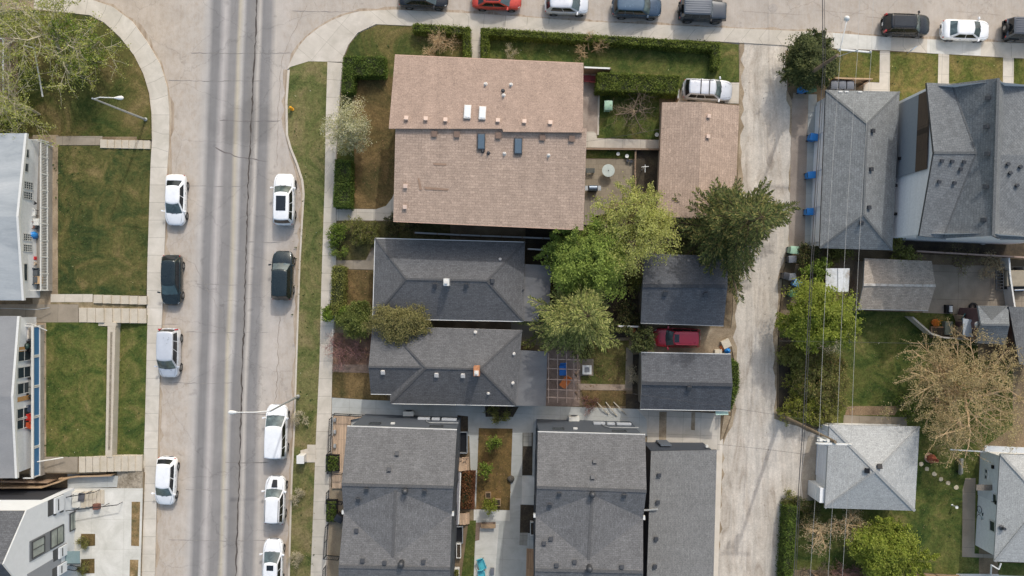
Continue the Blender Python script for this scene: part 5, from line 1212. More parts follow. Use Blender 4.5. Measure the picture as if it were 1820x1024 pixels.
psv = paint('paint_silver', lin(206, 209, 214), .3, .3); prd = paint('paint_red', lin(168, 38, 56), .2, .3); por = paint('paint_orange_red', lin(190, 62, 44), .25, .28)
pbl = paint('paint_blue_grey', lin(52, 72, 92), .45, .22); pgr = paint('paint_grey', lin(92, 98, 106), .3, .35); pdk = paint('paint_slate', lin(66, 72, 80), .35, .35)
DN, UP, RT, LT = -90, 90, 0, 180
car('white sedan with a black rear window parked topmost on the left kerb', 'sedan', 314, 356, 91, DN - 1.5, pw)
car('black hatchback parked on the left kerb between the white sedan and the silver van', 'hatch', 307, 498, 90, DN - 1, pbk2, glassm=plain('car_glass_teal', lin(62, 82, 84), .06, spec=.8, amt=.3, scale=1.5))
car('silver boxy wagon with red upper tail lamps parked on the left kerb', 'van', 303, 627, 88, DN - 1, psv, tail='tall', dW=.94)
car('small white hatchback parked lowest on the left kerb by the driveway', 'hatch', 297, 854, 86, DN - 3, pw)
car('white crossover with a large dark glass sunroof beside the verge', 'suv', 506.5, 355, 92, UP - 1, pw, sunroof=(.045, -.24, .46))
car('black crossover parked on the verge side behind the white sunroof crossover', 'suv', 503.5, 490, 88, UP - 1.5, pbk2, glassm=plain('car_glass_pale', lin(92, 104, 108), .06, spec=.8, amt=.3, scale=1.5))
car('white minivan parked right under the street lamp arm', 'van', 493, 767, 98, UP - 1.5, pw)
car('white wagon with a black bonnet scoop and dark roof rails', 'suv', 490.5, 888, 86, UP - 2, pw, rails=m_trim, stripe=True, dW=.97)
car('white sedan with a small sunroof cut off by the lower edge', 'sedan', 486, 1002, 90, UP - 2, pw, sunroof=(.045, -.06, .34))
car('black hatchback parked first by the corner, cut off by the upper edge', 'sedan', 753, -3, 88, RT - 2, pk_)
car('orange red sedan with a dark sunroof in the row by the long hedge', 'sedan', 883, 0, 88, RT - 2, por, sunroof=(.05, -.22, .5))
car('silver compact hatchback in the row by the long hedge', 'hatch', 1007, 9, 78, RT - 2, psv)
car('dark blue crossover with a glossy roof in the row by the long hedge', 'suv', 1131, 14, 88, RT - 2, pbl, roofm=paint('paint_blue_roof', lin(84, 104, 122), .5, .2))
car('dark grey off-roader with a ribbed roof at the end of the hedge row', 'jeep', 1247, 21, 84, RT - 2, pdk, roofm=pgr, trimroof=True, glassm=plain('car_glass_bright', lin(172, 188, 198), .05, spec=.9, amt=.25, scale=1.5))
car('black crossover with red tail lamps parked by the new pavement slabs', 'suv', 1608, 46, 84, RT - 2, pk_, tail='tall', glassm=m_cg, rails=m_trim, sunroof=(.05, -.36, .48))
car('white sedan parked ahead of the black crossover on the right', 'sedan', 1714, 55, 85, RT - 2, pw, rearclear=True)
car('dark off-roader cut off by the right edge', 'jeep', 1823, 55, 86, RT - 2, pdk, roofm=paint('paint_soft_top', lin(84, 88, 96), 0, .7), trimroof=True)
car('silver wagon with two black roof bars on the pad beside the tan garage', 'suv', 1256.5, 161.5, 88, RT - 3, psv, rails=True, bars=(-.02, -.19), group='cars in the back lane')
car('faded red wagon with a grey sunroof nosed in between the two dark garages', 'suv', 1202, 600, 84, LT - 1, prd, rails=paint('paint_pink_rail', lin(196, 84, 100), .1, .4), sunroof=(.10, .0, .42), group='cars in the back lane', dW=.92)
# utility trailer with a beige cover at the right edge
t = thing('utility_trailer', 'utility trailer with a beige cover and a dark folded ramp at the right edge', 'trailer', G(1800, 497, .12))
mb = MB(); mb.box(U(1806, 497, .62), (2.6, 1.75, .12)); mb.build('bed', m_trim, t)
mb = MB(); mb.box(U(1808, 495, .92), (2.2, 1.45, .5)); mb.build('cover', plain('tarp_beige', lin(150, 140, 122), .8, amt=.15, scale=3), t, bevel=.08)
mb = MB()
for k in range(7): p = U(1776, 482 + k * 5.6, .95); mb.box(p, (.7, .06, .07))
mb.box(U(1770, 498, .9), (.07, 1.8, .09)); mb.box(U(1783, 498, .9), (.07, 1.8, .09)); mb.build('ramp', plain('ramp_steel', lin(70, 72, 74), .5, .5), t)
for y in (-1, 1):
    mb = MB(); c = U(1810, 497, .42); mb.lathe([(.2, -.1), (.34, -.1), (.34, .1), (.2, .1)], c + Vector((0, y * 1.0, 0)), 16, axis='Y'); mb.build('wheel', m_tyre, t)
mb = MB(); mb.bar(U(1802, 516, .8), U(1825, 515, .8), .14, .2); mb.build('toolbox', m_chr, t, bevel=.03)
# ================================================================ VEGETATION
def rv(r): 
    while True:
        v = Vector((r.uniform(-1, 1), r.uniform(-1, 1), r.uniform(-1, 1)))
        if 0.01 < v.length < 1: return v.normalized()
def leaf(mb, p, n, s, r, asp=1.5):
    a = n.cross(rv(r)); 
    if a.length < .05: return
    a.normalize(); b_ = n.cross(a).normalized(); a *= s * asp / 2; b_ *= s / 2
    i = len(mb.v); mb.v += [p - a, p + b_ * .9 - a * .1, p + a, p - b_ * .9 - a * .1]; mb.f.append([i, i + 1, i + 2, i + 3]); mb.m.append(0); mb.uv.append(None)
def grow(mb, p, d, length, rad, depth, spec, tips, r):
    nseg = 3; pts = [p]; rr = [rad]; q = p; dd = d
    for i in range(nseg):
        dd = (dd + rv(r) * spec['gnarl'] + Vector((0, 0, spec['up']))).normalized(); q = q + dd * length / nseg; pts.append(q); rr.append(rad * (1 - .55 * (i + 1) / nseg))
    mb.tube(pts, rr, 6 if depth == 0 else (5 if depth == 1 else 3), 0, False)
    kids = spec['kids']
    if depth >= len(kids): tips.append((pts[1], pts[2], pts[3])); return
    k = kids[depth]; az0 = r.uniform(0, 6.28)
    for j in range(k):
        t_ = lerp(spec['t0'][min(depth, len(spec['t0']) - 1)], 1.0, (j + r.uniform(0, .6)) / k); t_ = min(t_, .999)
        s_ = int(t_ * nseg); u = t_ * nseg - s_; st = pts[s_].lerp(pts[s_ + 1], u); base = (pts[s_ + 1] - pts[s_]).normalized()
        az = az0 + j * 2.399 + r.uniform(-.4, .4); a = base.cross(Vector((0, 0, 1)));  
        if a.length < .08: a = Vector((1, 0, 0))
        a.normalize(); b_ = base.cross(a); sp = spec['spread'] * r.uniform(.7, 1.25)
        cd = (base * math.cos(sp) + (a * math.cos(az) + b_ * math.sin(az)) * math.sin(sp)).normalized()
        grow(mb, st, cd, length * spec['lr'] * r.uniform(.75, 1.2), max(rad * .55 * (1 - .45 * t_), .008), depth + 1, spec, tips, r)
m_bark = noisy('bark_grey_brown', [lin(92, 80, 66), lin(128, 114, 96)], 3, 18, .25, stretch=(1, 1, .3)); m_barkp = noisy('bark_pale', [lin(156, 146, 122), lin(190, 182, 158)], 3, 18, .2)
m_barkt = noisy('bark_tan', [lin(166, 140, 106), lin(192, 166, 130)], 3, 18, .2); m_barkr = noisy('bark_red_grey', [lin(118, 84, 80), lin(150, 116, 110)], 3, 18, .2); m_barkd = noisy('bark_dark', [lin(62, 52, 42), lin(88, 74, 60)], 3, 18, .2)
def tree(name, label, cat, px, py, z0, h, rad, seed, lm, nleaf, ls, trunk=.14, bark=None, kids=(7, 5, 4), spread=.75, up=.10, gnarl=.22, lr=.62, t0=(.35, .25), jit=.22, group=None, trunks=1, lean=(0, 0), trunkfrac=.45, asp=1.5, flat=.5, lname='crown', fill=0, ch=.58, cr=.42, fj=.34, gap=.22, ax=(1, 1)):
    r = random.Random(seed); base = G(px, py, z0); t = thing(name, label, cat, base, 0, group); tips = []; mb = MB()
    spec = dict(kids=kids, spread=spread, up=up, gnarl=gnarl, lr=lr, t0=t0)
    for k in range(trunks):
        a = 6.28 * k / trunks + r.uniform(-.4, .4); off = Vector((math.cos(a), math.sin(a), 0)) * (.12 + trunk) if trunks > 1 else Vector()
        d = Vector((lean[0], lean[1], 1)) + (off.normalized() * .55 if trunks > 1 else Vector()); grow(mb, base + off, d.normalized(), h * trunkfrac, trunk, 0, spec, tips, r)
    # scale the skeleton to the surveyed spread
    pts = [p for tp in tips for p in tp]
    cx = base.x + lean[0] * h * .5; cy = base.y + lean[1] * h * .5
    ds = sorted(math.hypot(p.x - cx, p.y - cy) for p in pts); sc = rad / max(.1, ds[int(len(ds) * .93)]); zs = max(p.z for p in pts) - z0; sz = h / zs
    def sx(p): return Vector((cx + ax[0] * (p.x - cx) * lerp(1, sc, min(1, (p.z - z0) / (h * .12 + .01))), cy + ax[1] * (p.y - cy) * lerp(1, sc, min(1, (p.z - z0) / (h * .12 + .01))), z0 + (p.z - z0) * sz))
    mb.v = [sx(v) for v in mb.v]; tips = [tuple(sx(p) for p in tp) for tp in tips]
    mb.build('trunk', bark or m_bark, t)
    if nleaf and lm:
        lb = MB(); per = nleaf / len(tips)
        for tp in tips:
            k = int(per * r.uniform(.4, 1.6) + r.random())
            for _ in range(k):
                u = r.random(); p = (tp[0].lerp(tp[1], u * 2) if u < .5 else tp[1].lerp(tp[2], u * 2 - 1)) + rv(r) * jit * r.random() ** .5
                n = (rv(r) + Vector((0, 0, flat))).normalized(); leaf(lb, p, n, ls * r.uniform(.6, 1.4), r, asp)
        if fill:
            ph = [r.uniform(0, 6.28) for _ in range(6)]; cz = z0 + h * ch; npc = nleaf * .75 / fill
            for _ in range(fill):
                d = rv(r)
                if d.z < -.3: d.z = -d.z
                a = math.atan2(d.y, d.x); lump = 1 + .13 * math.sin(3 * a + ph[0]) + .10 * math.sin(5 * a + ph[1] + 3 * d.z) + .09 * math.sin(7 * d.z + ph[2] + 2 * a)
                if math.sin(4 * a + ph[3]) * math.sin(6 * d.z + ph[4]) > 1 - 2 * gap and r.random() < .8: continue
                q = r.uniform(.45, 1.0) ** .6 * lump; c_ = Vector((cx + ax[0] * d.x * rad * q, cy + ax[1] * d.y * rad * q, cz + d.z * h * cr * q))
                if c_.z < z0 + .15: c_.z = z0 + .15 + r.random() * .3
                for _ in range(int(npc * r.uniform(.5, 1.5))):
                    p = c_ + Vector((r.gauss(0, fj), r.gauss(0, fj), r.gauss(0, fj * .6))) * .62; n = (rv(r) * .8 + d * .5 + Vector((0, 0, flat))).normalized(); leaf(lb, p, n, ls * r.uniform(.6, 1.4), r, asp)
        lb.build(lname, lm, t)
    return t
def spruce(name, label, px, py, z0, h, rad, seed, lm, lean=(0, 0), whorls=15, nb=7, card=.26, group=None, power=.62, irr=.3, f0=.10, lobes=()):
    """conifer of flat feathered fronds: main boughs, side sprays, needle cards"""
    r = random.Random(seed); base = G(px, py, z0); t = thing(name, label, 'tree', base, 0, group); mb = MB(); lb = MB()
    ax = lambda f: base + Vector((lean[0] * h * f * f, lean[1] * h * f * f, h * f))
    mb.tube([ax(f) for f in (0, .25, .5, .75, 1)], [.24, .2, .13, .07, .02], 7)
    ph = [r.uniform(0, 6.28) for _ in range(4)]
    for w_ in range(whorls):
        f = lerp(f0, .97, (w_ / (whorls - 1)) ** .9); L0 = rad * (1 - f) ** power + .25; az0 = r.uniform(0, 6.28); k_ = nb if f < .75 else max(4, nb - 2)
        for k in range(k_):
            az = az0 + 6.283 * k / k_ + r.uniform(-.55, .55); lo = 1 + irr * math.sin(3 * az + ph[0]) * .6 + irr * math.sin(5 * az + ph[1] + w_) * .5
            for la, lg, lw in lobes: q_ = (math.degrees(az) - la + 180) % 360 - 180; lo += lg * math.exp(-(q_ / lw) ** 2)
            lo = max(lo, .3); L = L0 * r.uniform(.78, 1.12) * lo
            d = Vector((math.cos(az), math.sin(az), 0)); s_ = Vector((-d.y, d.x, 0)); p0 = ax(f + r.uniform(-.02, .02)); bend = r.uniform(-.18, .18); dr = lerp(.34, -.25, f) + r.uniform(-.08, .08)
            P = lambda u: p0 + d * L * u + s_ * (bend * L * u * u) + Vector((0, 0, -dr * L * (u - .8 * u * u)))
            mb.tube([P(j / 4) for j in range(5)], [.04 * (1 - .75 * j / 4) * (L / rad + .3) for j in range(5)], 3, 0, False)
            ns = max(4, int(L / .16))
            for j in range(ns):
                u = lerp(.14, 1.0, (j + .5) / ns); q = P(u)
                for sg in (1, -1):
                    sl = (L * .22 * (1.05 - u) + .30) * r.uniform(.7, 1.2); e = (d * r.uniform(.75, 1.1) + s_ * sg * r.uniform(.55, .95) + Vector((0, 0, r.uniform(-.1, .22)))).normalized(); nc = max(3, int(sl / .085))
                    for m_ in range(nc):
                        v = (m_ + .6) / nc; c = q + e * sl * v; g_ = (e + rv(r) * .45).normalized(); cl = card * .72 * r.uniform(.7, 1.35); wd = g_.cross((Vector((0, 0, 1)) + rv(r) * .55).normalized())
                        if wd.length < .1: continue
                        wd = wd.normalized() * cl * .17; i = len(lb.v); lb.v += [c - wd * .5, c + g_ * cl * .5 - wd, c + g_ * cl, c + g_ * cl * .5 + wd]; lb.f.append([i, i + 1, i + 2, i + 3]); lb.m.append(0); lb.uv.append(None)
    mb.build('trunk', m_barkd, t); lb.build('crown', lm, t); return t
def hedge(label, pts, z0, h, lm, seed, dens=420, ls=.075, group=None, name='hedge', rough=.19, core=None):
    """pts: plan outline; leafy faces over a twiggy core"""
    r = random.Random(seed); P = [U(x, y, z0 + h * .85) for x, y in pts]; P = [Vector((p.x, p.y, 0)) for p in P]; c = sum(P, Vector()) / len(P); t = thing(name, label, 'hedge', (c.x, c.y, z0), 0, group)
    mb = MB(); q = inset(P, .07); mb.prism([(p.x, p.y) for p in q], z0, z0 + h - .09); mb.build('twigs', core or m_hcore, t)
    lb = MB(); n = len(P)
    A = sum(P[i].x * P[(i + 1) % n].y - P[(i + 1) % n].x * P[i].y for i in range(n)) / 2; s = 1 if A > 0 else -1
    for i in range(n):
        a, b_ = P[i], P[(i + 1) % n]; L = (b_ - a).length; tt = (b_ - a) / max(L, .01); nn = Vector((tt.y, -tt.x, 0)) * s
        for _ in range(int(L * h * dens)):
            u = r.random(); z = r.random(); p = a.lerp(b_, u) + Vector((0, 0, z0 + h * z)) + nn * (r.gauss(0, rough * .5) - .02 - .05 * z); leaf(lb, p, (nn + rv(r) * .9 + Vector((0, 0, .3))).normalized(), ls * r.uniform(.6, 1.5), r)
    xs = [p.x for p in P]; ys = [p.y for p in P]
    def inside(x, y):
        c_ = False; j = n - 1
        for i in range(n):
            if (P[i].y > y) != (P[j].y > y) and x < (P[j].x - P[i].x) * (y - P[i].y) / (P[j].y - P[i].y) + P[i].x: c_ = not c_
            j = i
        return c_
    for _ in range(int(dens * 1.3 * (max(xs) - min(xs)) * (max(ys) - min(ys)))):
        x, y = r.uniform(min(xs), max(xs)), r.uniform(min(ys), max(ys))
        if not inside(x, y): continue
        lump = .5 + .5 * math.sin(x * 3.1 + seed) * math.sin(y * 2.7 + seed * 2); p = Vector((x, y, z0 + h + r.gauss(-.03, rough * .7) + (lump - .6) * rough * 1.6)); leaf(lb, p, (rv(r) * .9 + Vector((0, 0, .8))).normalized(), ls * r.uniform(.6, 1.5), r)
    lb.build('foliage', lm, t); return t
m_hcore = noisy('hedge_core', [lin(34, 40, 20), lin(52, 56, 30)], 3, 12, .4)
L_hedge = leafmat('leaf_hedge', [lin(76, 92, 36), lin(106, 120, 50), lin(126, 136, 62), lin(88, 104, 42)], .3); L_hdark = leafmat('leaf_hedge_dark', [lin(66, 86, 34), lin(92, 112, 48), lin(112, 128, 58), lin(76, 96, 40)], .3)
L_bright = leafmat('leaf_bright_green', [lin(86, 108, 38), lin(116, 138, 54), lin(138, 156, 70), lin(98, 120, 44)], .35); L_lime = leafmat('leaf_lime', [lin(108, 124, 42), lin(136, 148, 56), lin(158, 164, 76), lin(120, 132, 48)], .4)
L_green = leafmat('leaf_mid_green', [lin(98, 116, 46), lin(124, 142, 62), lin(144, 160, 78), lin(108, 126, 52)], .3); L_olive = leafmat('leaf_olive', [lin(98, 104, 48), lin(124, 128, 64), lin(144, 142, 80), lin(110, 114, 54)], .25)
L_yel = leafmat('leaf_yellow_green', [lin(142, 148, 68), lin(164, 168, 90), lin(182, 182, 114), lin(150, 154, 78)], .35); L_spr = leafmat('needle_spruce', [lin(38, 48, 26), lin(82, 94, 48), lin(108, 114, 62), lin(134, 124, 72), lin(50, 60, 32), lin(92, 100, 54), lin(74, 86, 44)], .15)  # spruce needles: darkest and palest tones paint in shaded gaps and highlights
L_spr2 = leafmat('needle_gold_spruce', [lin(62, 74, 36), lin(118, 128, 64), lin(146, 150, 84), lin(164, 162, 100), lin(92, 104, 50)], .18); L_jun = leafmat('needle_juniper', [lin(52, 62, 34), lin(78, 86, 48), lin(100, 104, 60), lin(64, 74, 40)], .12)  # golden spruce: tone range widened to colour in shade between the boughs
L_tan = leafmat('bud_tan', [lin(150, 134, 92), lin(172, 154, 112), lin(188, 170, 128), lin(132, 124, 78)], .35); L_pale = leafmat('bud_cream', [lin(188, 184, 150), lin(206, 202, 172), lin(170, 168, 122), lin(158, 160, 104)], .3)
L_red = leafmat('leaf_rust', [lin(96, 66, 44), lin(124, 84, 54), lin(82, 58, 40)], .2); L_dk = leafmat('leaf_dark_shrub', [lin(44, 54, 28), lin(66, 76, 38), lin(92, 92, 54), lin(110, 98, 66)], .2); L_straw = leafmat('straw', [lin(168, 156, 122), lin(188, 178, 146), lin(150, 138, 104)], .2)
# ---- hedges
hg = 'clipped hedges round the tan duplex'
hedge('short clipped hedge with an L bend at the corner lawn by the front walk', [(735, 43), (835, 49), (836, 104), (824, 104), (824, 62), (735, 57)], .1, 1.0, L_hedge, 1, group=hg)
hedge('very long clipped hedge behind the row of parked cars', [(857, 50), (1279, 77), (1279, 122), (1266, 122), (1267, 90), (868, 63), (867, 104), (856, 104)], .1, 1.0, L_hedge, 2, group=hg)
hedge('thick dark hedge with a leg, on the corner lawn at the duplex front', [(611, 101), (685, 102), (684, 135), (630, 136), (628, 164), (608, 164)], .1, 1.2, L_hdark, 3, group=hg, rough=.16)
hedge('dark rectangular hedge by the sidewalk beside the bare brown lawn', [(596, 284), (625, 286), (624, 369), (593, 368)], .1, 1.3, L_hdark, 4, group=hg, rough=.15)
hedge('deep hedge between the red chairs and the silver wagon', [(1062, 130), (1208, 136), (1204, 168), (1060, 162)], .1, 1.7, L_hedge, 5, group=hg, rough=.14)
hedge('tall narrow leafy hedge along the sidewalk of the charcoal bungalow', [(591, 474), (612, 474), (611, 560), (588, 560)], .1, 1.3, L_olive, 6, rough=.2, dens=330)
hedge('hedge strip along the lane at the lower right', [(1398, 900), (1415, 900), (1408, 1024), (1400, 1100), (1384, 1100), (1391, 1024)], .1, 1.6, L_hdark, 7, rough=.2)
hedge('ivy climbing the lane end of the dark gable garage', [(1297, 638), (1311, 645), (1312, 690), (1299, 726), (1294, 726)], .1, 1.9, L_hdark, 8, rough=.2, name='ivy')
hedge('rust brown shrub bed by the wooden step of the diamond roofed house', [(823, 840), (841, 840), (838, 903), (819, 903)], .15, .45, L_red, 9, name='shrub_bed', rough=.16, dens=260, ls=.09)
# ---- trees and shrubs
tree('budding_tree', 'large half budding pale tree over the corner lawn at the upper left', 'tree', 128, 128, .3, 6.5, 6.0, 11, leafmat('bud_olive', [lin(150, 158, 68), lin(172, 174, 96), lin(130, 142, 52), lin(190, 188, 128)], .3), 13000, 0.08, .10, m_barkp, (9, 7, 6), .95, .03, .32, lr=.62, jit=.36, t0=(.3, .2), flat=.9)
tree('bare_tree', 'bare pale limbed tree cut off by the left edge above the porch', 'tree', 18, 52, .3, 6.5, 3.6, 12, L_pale, 2100, 0.091, .2, m_barkp, (7, 6, 5), .95, .05, .3, flat=.9)
tree('budding_tree', 'second pale twiggy budding tree over the porch and the roof corner', 'tree', 75, 205, .3, 6.0, 4.6, 111, leafmat('bud_olive', []), 10500, 0.08, .09, m_barkp, (9, 7, 6), .95, .03, .32, jit=.36, t0=(.3, .2), flat=.9)
tree('leafing_shrub', 'green leafing young tree in the middle of the corner lawn', 'tree', 165, 92, .3, 4.2, 2.6, 13, L_bright, 2625, 0.114, .09, m_barkp, (6, 5, 4), .8, .1, .3)
tree('blossom_tree', 'cream blossoming tree overhanging the sidewalk beside the tan duplex', 'tree', 634, 236, .12, 4.6, 2.1, 14, L_pale, 7500, 0.068, .1, m_barkp, (8, 7, 5), .85, .08, .28, jit=.2, fill=160, flat=.8, gap=.4)
tree('bare_shrub', 'bare tan shrub behind the short hedge above the duplex roof', 'shrub', 783, 84, .12, 2.2, 1.7, 15, L_straw, 525, 0.053, .05, m_barkt, (6, 6, 5), .9, .05, .3, trunks=3)
tree('bare_shrub', 'small greyish bare shrub behind the left end of the long hedge', 'shrub', 907, 96, .12, 1.2, .7, 16, L_straw, 455, 0.046, .03, m_barkp, (5, 5, 4), .9, .05, .3, trunks=3)
tree('bare_shrub', 'bare brown shrub behind the middle of the long hedge', 'shrub', 1047, 93, .12, 1.9, 1.5, 17, None, 0, .1, .05, m_barkt, (6, 5, 5), .9, .05, .3, trunks=3)
tree('bare_tree', 'leafless spreading tree on the small lawn between duplex and tan garage', 'tree', 1118, 196, .12, 3.4, 2.3, 18, None, 0, .1, .12, m_bark, (7, 6, 5), 1.1, .02, .3, t0=(.5, .2))
tree('shrub', 'olive shrub in the shaded gap at the lower left corner of the duplex', 'shrub', 645, 410, .12, 1.8, 1.5, 19, L_olive, 3850, 0.076, .05, m_bark, (6, 5, 4), .8, .1, .3, trunks=3)
tree('shrub', 'bright green shrub at the sidewalk just below the duplex path', 'shrub', 606, 416, .12, 1.5, .95, 20, L_bright, 2975, 0.084, .05, m_bark, (6, 5, 4), .8, .1, .3, trunks=3)
tree('shrub', 'thin leggy shrub under the bright green one at the sidewalk', 'shrub', 604, 445, .12, 1.2, .8, 21, L_green, 1225, 0.076, .04, m_bark, (6, 5, 4), .8, .1, .3, trunks=3)
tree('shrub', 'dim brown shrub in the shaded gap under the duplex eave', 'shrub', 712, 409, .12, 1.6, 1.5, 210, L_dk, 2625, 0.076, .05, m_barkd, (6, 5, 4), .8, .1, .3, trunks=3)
tree('leafy_shrub', 'rounded mid green tree at the front corner of the charcoal bungalow', 'tree', 642, 568, .12, 2.8, 1.5, 22, leafmat('leaf_moss', [lin(78, 90, 40), lin(102, 112, 54), lin(122, 128, 68), lin(88, 98, 46)], .3), 9100, 0.084, .08, m_bark, (7, 6, 4), .8, .1, .25, fill=160, flat=.9)
tree('leafy_shrub', 'bright leafing bush right at the sidewalk beside the rounded tree', 'shrub', 604, 558, .12, 2.0, 1.1, 23, L_bright, 3325, 0.091, .06, m_bark, (6, 5, 4), .8, .1, .25, trunks=2)
tree('clipped_tree', 'olive clipped tree spreading between the two bungalow roofs', 'tree', 718, 571, .12, 4.9, 2.15, 24, leafmat('leaf_clipped', [lin(98, 96, 54), lin(124, 120, 72), lin(144, 134, 88), lin(108, 108, 60)], .25), 11375, 0.076, .12, m_bark, (8, 6, 5), .85, .03, .2, jit=.22, t0=(.6, .3), fill=200, ch=.72, cr=.24, flat=1.0, ax=(1.22, .72))
tree('bare_shrub', 'reddish leafless shrub spilling over the sidewalk', 'shrub', 617, 626, .12, 2.2, 1.9, 25, None, 0, .1, .05, m_barkr, (7, 6, 5), .95, .04, .3, trunks=3)
tree('green_tree', 'bright green leafy tree next to the duplex back corner', 'tree', 1040, 468, .12, 7.2, 3.2, 26, L_green, 26250, 0.114, .2, m_bark, (9, 6, 5), .8, .08, .22, jit=.3, fill=420, flat=1.3)
tree('budding_tree', 'tall yellow green budding tree spread in front of the tan garage', 'tree', 1114, 421, .12, 8.6, 3.5, 27, L_yel, 11000, 0.095, .18, m_bark, (8, 6, 5), .75, .12, .22, jit=.3, fill=200, flat=1.1, fj=.42, gap=.4)
spruce('spruce', 'big dark spruce leaning out over the lane', 1264, 410, .1, 13.0, 4.7, 28, L_spr, (.02, .0), whorls=16, nb=8, irr=.25, power=.6, card=.36, lobes=((58, .40, 16), (14, .38, 16), (36, -.32, 9), (-75, .25, 20), (-35, -.18, 14), (100, -.15, 18)))
spruce('spruce', 'golden green spruce behind the rear addition of the charcoal bungalow', 1015, 557, .1, 10.5, 4.2, 29, L_spr2, (.05, .02), whorls=18, nb=8, irr=.40, power=.72, card=.32)
tree('shrub', 'dark green shrub covering the bonnet of the red wagon', 'shrub', 1137, 596, .12, 3.6, 1.35, 30, L_jun, 4550, 0.091, .08, m_barkd, (7, 5, 4), .8, .1, .25)
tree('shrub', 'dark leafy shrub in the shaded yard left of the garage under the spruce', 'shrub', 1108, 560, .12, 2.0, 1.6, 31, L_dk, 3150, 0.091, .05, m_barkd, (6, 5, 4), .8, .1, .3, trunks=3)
tree('shrub', 'low dark shrub in the shaded yard between the two spruces', 'shrub', 1118, 500, .12, 2.2, 1.5, 310, L_olive, 2625, 0.091, .05, m_barkd, (6, 5, 4), .8, .1, .3, trunks=3)
tree('bare_shrub', 'pale twiggy bush against the gable garage wall', 'shrub', 1130, 660, .12, 1.5, 1.0, 32, L_straw, 420, 0.053, .04, m_barkp, (6, 5, 4), .9, .06, .3, trunks=3)
tree('bare_shrub', 'dry brown bush at the pergola end of the strip lawn', 'shrub', 1045, 716, .12, 1.0, .9, 33, L_red, 525, 0.053, .03, m_barkr, (6, 5, 4), .9, .06, .3, trunks=3)
tree('leafy_shrub', 'leafy vine plant in the dark bed at the top of the courtyard', 'shrub', 888, 731, .14, 1.6, .95, 34, L_olive, 1400, 0.084, .04, m_bark, (6, 5, 4), .8, .1, .3, trunks=3)
for px, py, s_, lab in ((880, 783, 35, 'small bright sapling nearest the top of the courtyard bed'), (866, 824, 36, 'small bright sapling in the middle of the courtyard bed'), (868, 893, 37, 'small yellowish sapling at the bottom of the courtyard bed')):
    tree('sapling', lab, 'sapling', px, py, .15, 2.0, .72, s_, L_bright if s_ < 37 else L_lime, 910, 0.091, .035, m_bark, (5, 5, 4), .8, .1, .25, group='courtyard saplings')
tree('juniper', 'broad dark juniper tree at the alley mouth behind the power pole', 'tree', 1421, 126, .1, 4.0, 2.25, 38, L_jun, 26250, 0.106, .12, m_barkd, (9, 6, 4), .85, .05, .22, jit=.26, fill=420, ch=.5, cr=.46, flat=.8)
tree('lime_tree', 'large lime leaved tree under the wires beside the alley', 'tree', 1424, 556, .1, 6.0, 2.9, 39, L_lime, 16625, 0.114, .15, m_bark, (8, 6, 4), .8, .08, .25, jit=.32, fill=300, flat=1.0, gap=.4, fj=.4)
tree('leafy_shrub', 'bright green bush beside the tin shed and the bins', 'shrub', 1435, 495, .1, 3.0, 1.5, 40, L_bright, 3325, 0.099, .07, m_bark, (7, 5, 4), .8, .1, .25)
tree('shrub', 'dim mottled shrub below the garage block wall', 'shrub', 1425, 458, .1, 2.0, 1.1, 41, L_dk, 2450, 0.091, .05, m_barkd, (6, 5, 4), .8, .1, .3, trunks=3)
tree('shrub', 'dim yellowish shrub in the shade above the tin shed', 'shrub', 1480, 456, .1, 2.0, 1.4, 42, L_olive, 2800, 0.091, .05, m_barkd, (6, 5, 4), .8, .1, .3, trunks=3)
tree('shrub', 'olive bush between the garage block and the brown gable garage', 'shrub', 1580, 447, .1, 2.6, 1.6, 43, L_olive, 3500, 0.091, .05, m_bark, (6, 5, 4), .85, .08, .3, trunks=3)
tree('bare_shrub', 'grey bare bush along the brown fence above the concrete yard', 'shrub', 1695, 468, .1, 2.0, 1.6, 44, L_olive, 455, 0.068, .05, m_bark, (7, 6, 4), .95, .04, .3, trunks=3)
tree('bare_shrub', 'straw coloured dry bush by the brown fence near the trailer', 'shrub', 1750, 474, .1, 1.6, 1.2, 441, L_straw, 875, 0.068, .04, m_barkt, (7, 5, 4), .95, .04, .3, trunks=3)
tree('twig_bush', 'grey twiggy bush between the tin shed and the brown gable garage', 'shrub', 1524, 500, .1, 2.2, 1.3, 45, None, 0, .1, .05, m_bark, (7, 6, 4), .95, .04, .3, trunks=3)
tree('felled_brush', 'fan of pale bare branches lying beside the lime tree', 'shrub', 1462, 610, .1, 2.6, 2.2, 46, None, 0, .1, .07, m_barkp, (7, 5, 4), .7, -.04, .25, trunks=2, lean=(.5, -.3))
tree('shrub', 'dark mottled shrub along the lane fence below the lime tree', 'shrub', 1412, 645, .1, 2.4, 2.0, 47, L_olive, 7350, 0.099, .06, m_barkd, (7, 5, 4), .8, .08, .3, trunks=3)
tree('shrub', 'reddish green hedge shrub between the lane and the lawn under the wires', 'shrub', 1448, 668, .1, 2.4, 2.4, 48, leafmat('leaf_mix_red', [lin(98, 102, 50), lin(124, 126, 66), lin(116, 98, 62), lin(90, 100, 46)], .2), 9100, 0.091, .06, m_bark, (7, 5, 4), .8, .08, .3, trunks=3, fill=120, flat=.9)
tree('shrub', 'yellow green shrub just above the leaning lane pole', 'shrub', 1420, 708, .1, 2.2, 2.2, 49, leafmat('leaf_citrus', [lin(110, 118, 42), lin(136, 142, 58), lin(152, 150, 74), lin(96, 106, 40)], .3), 8750, 0.084, .06, m_bark, (7, 5, 4), .8, .08, .3, trunks=3)
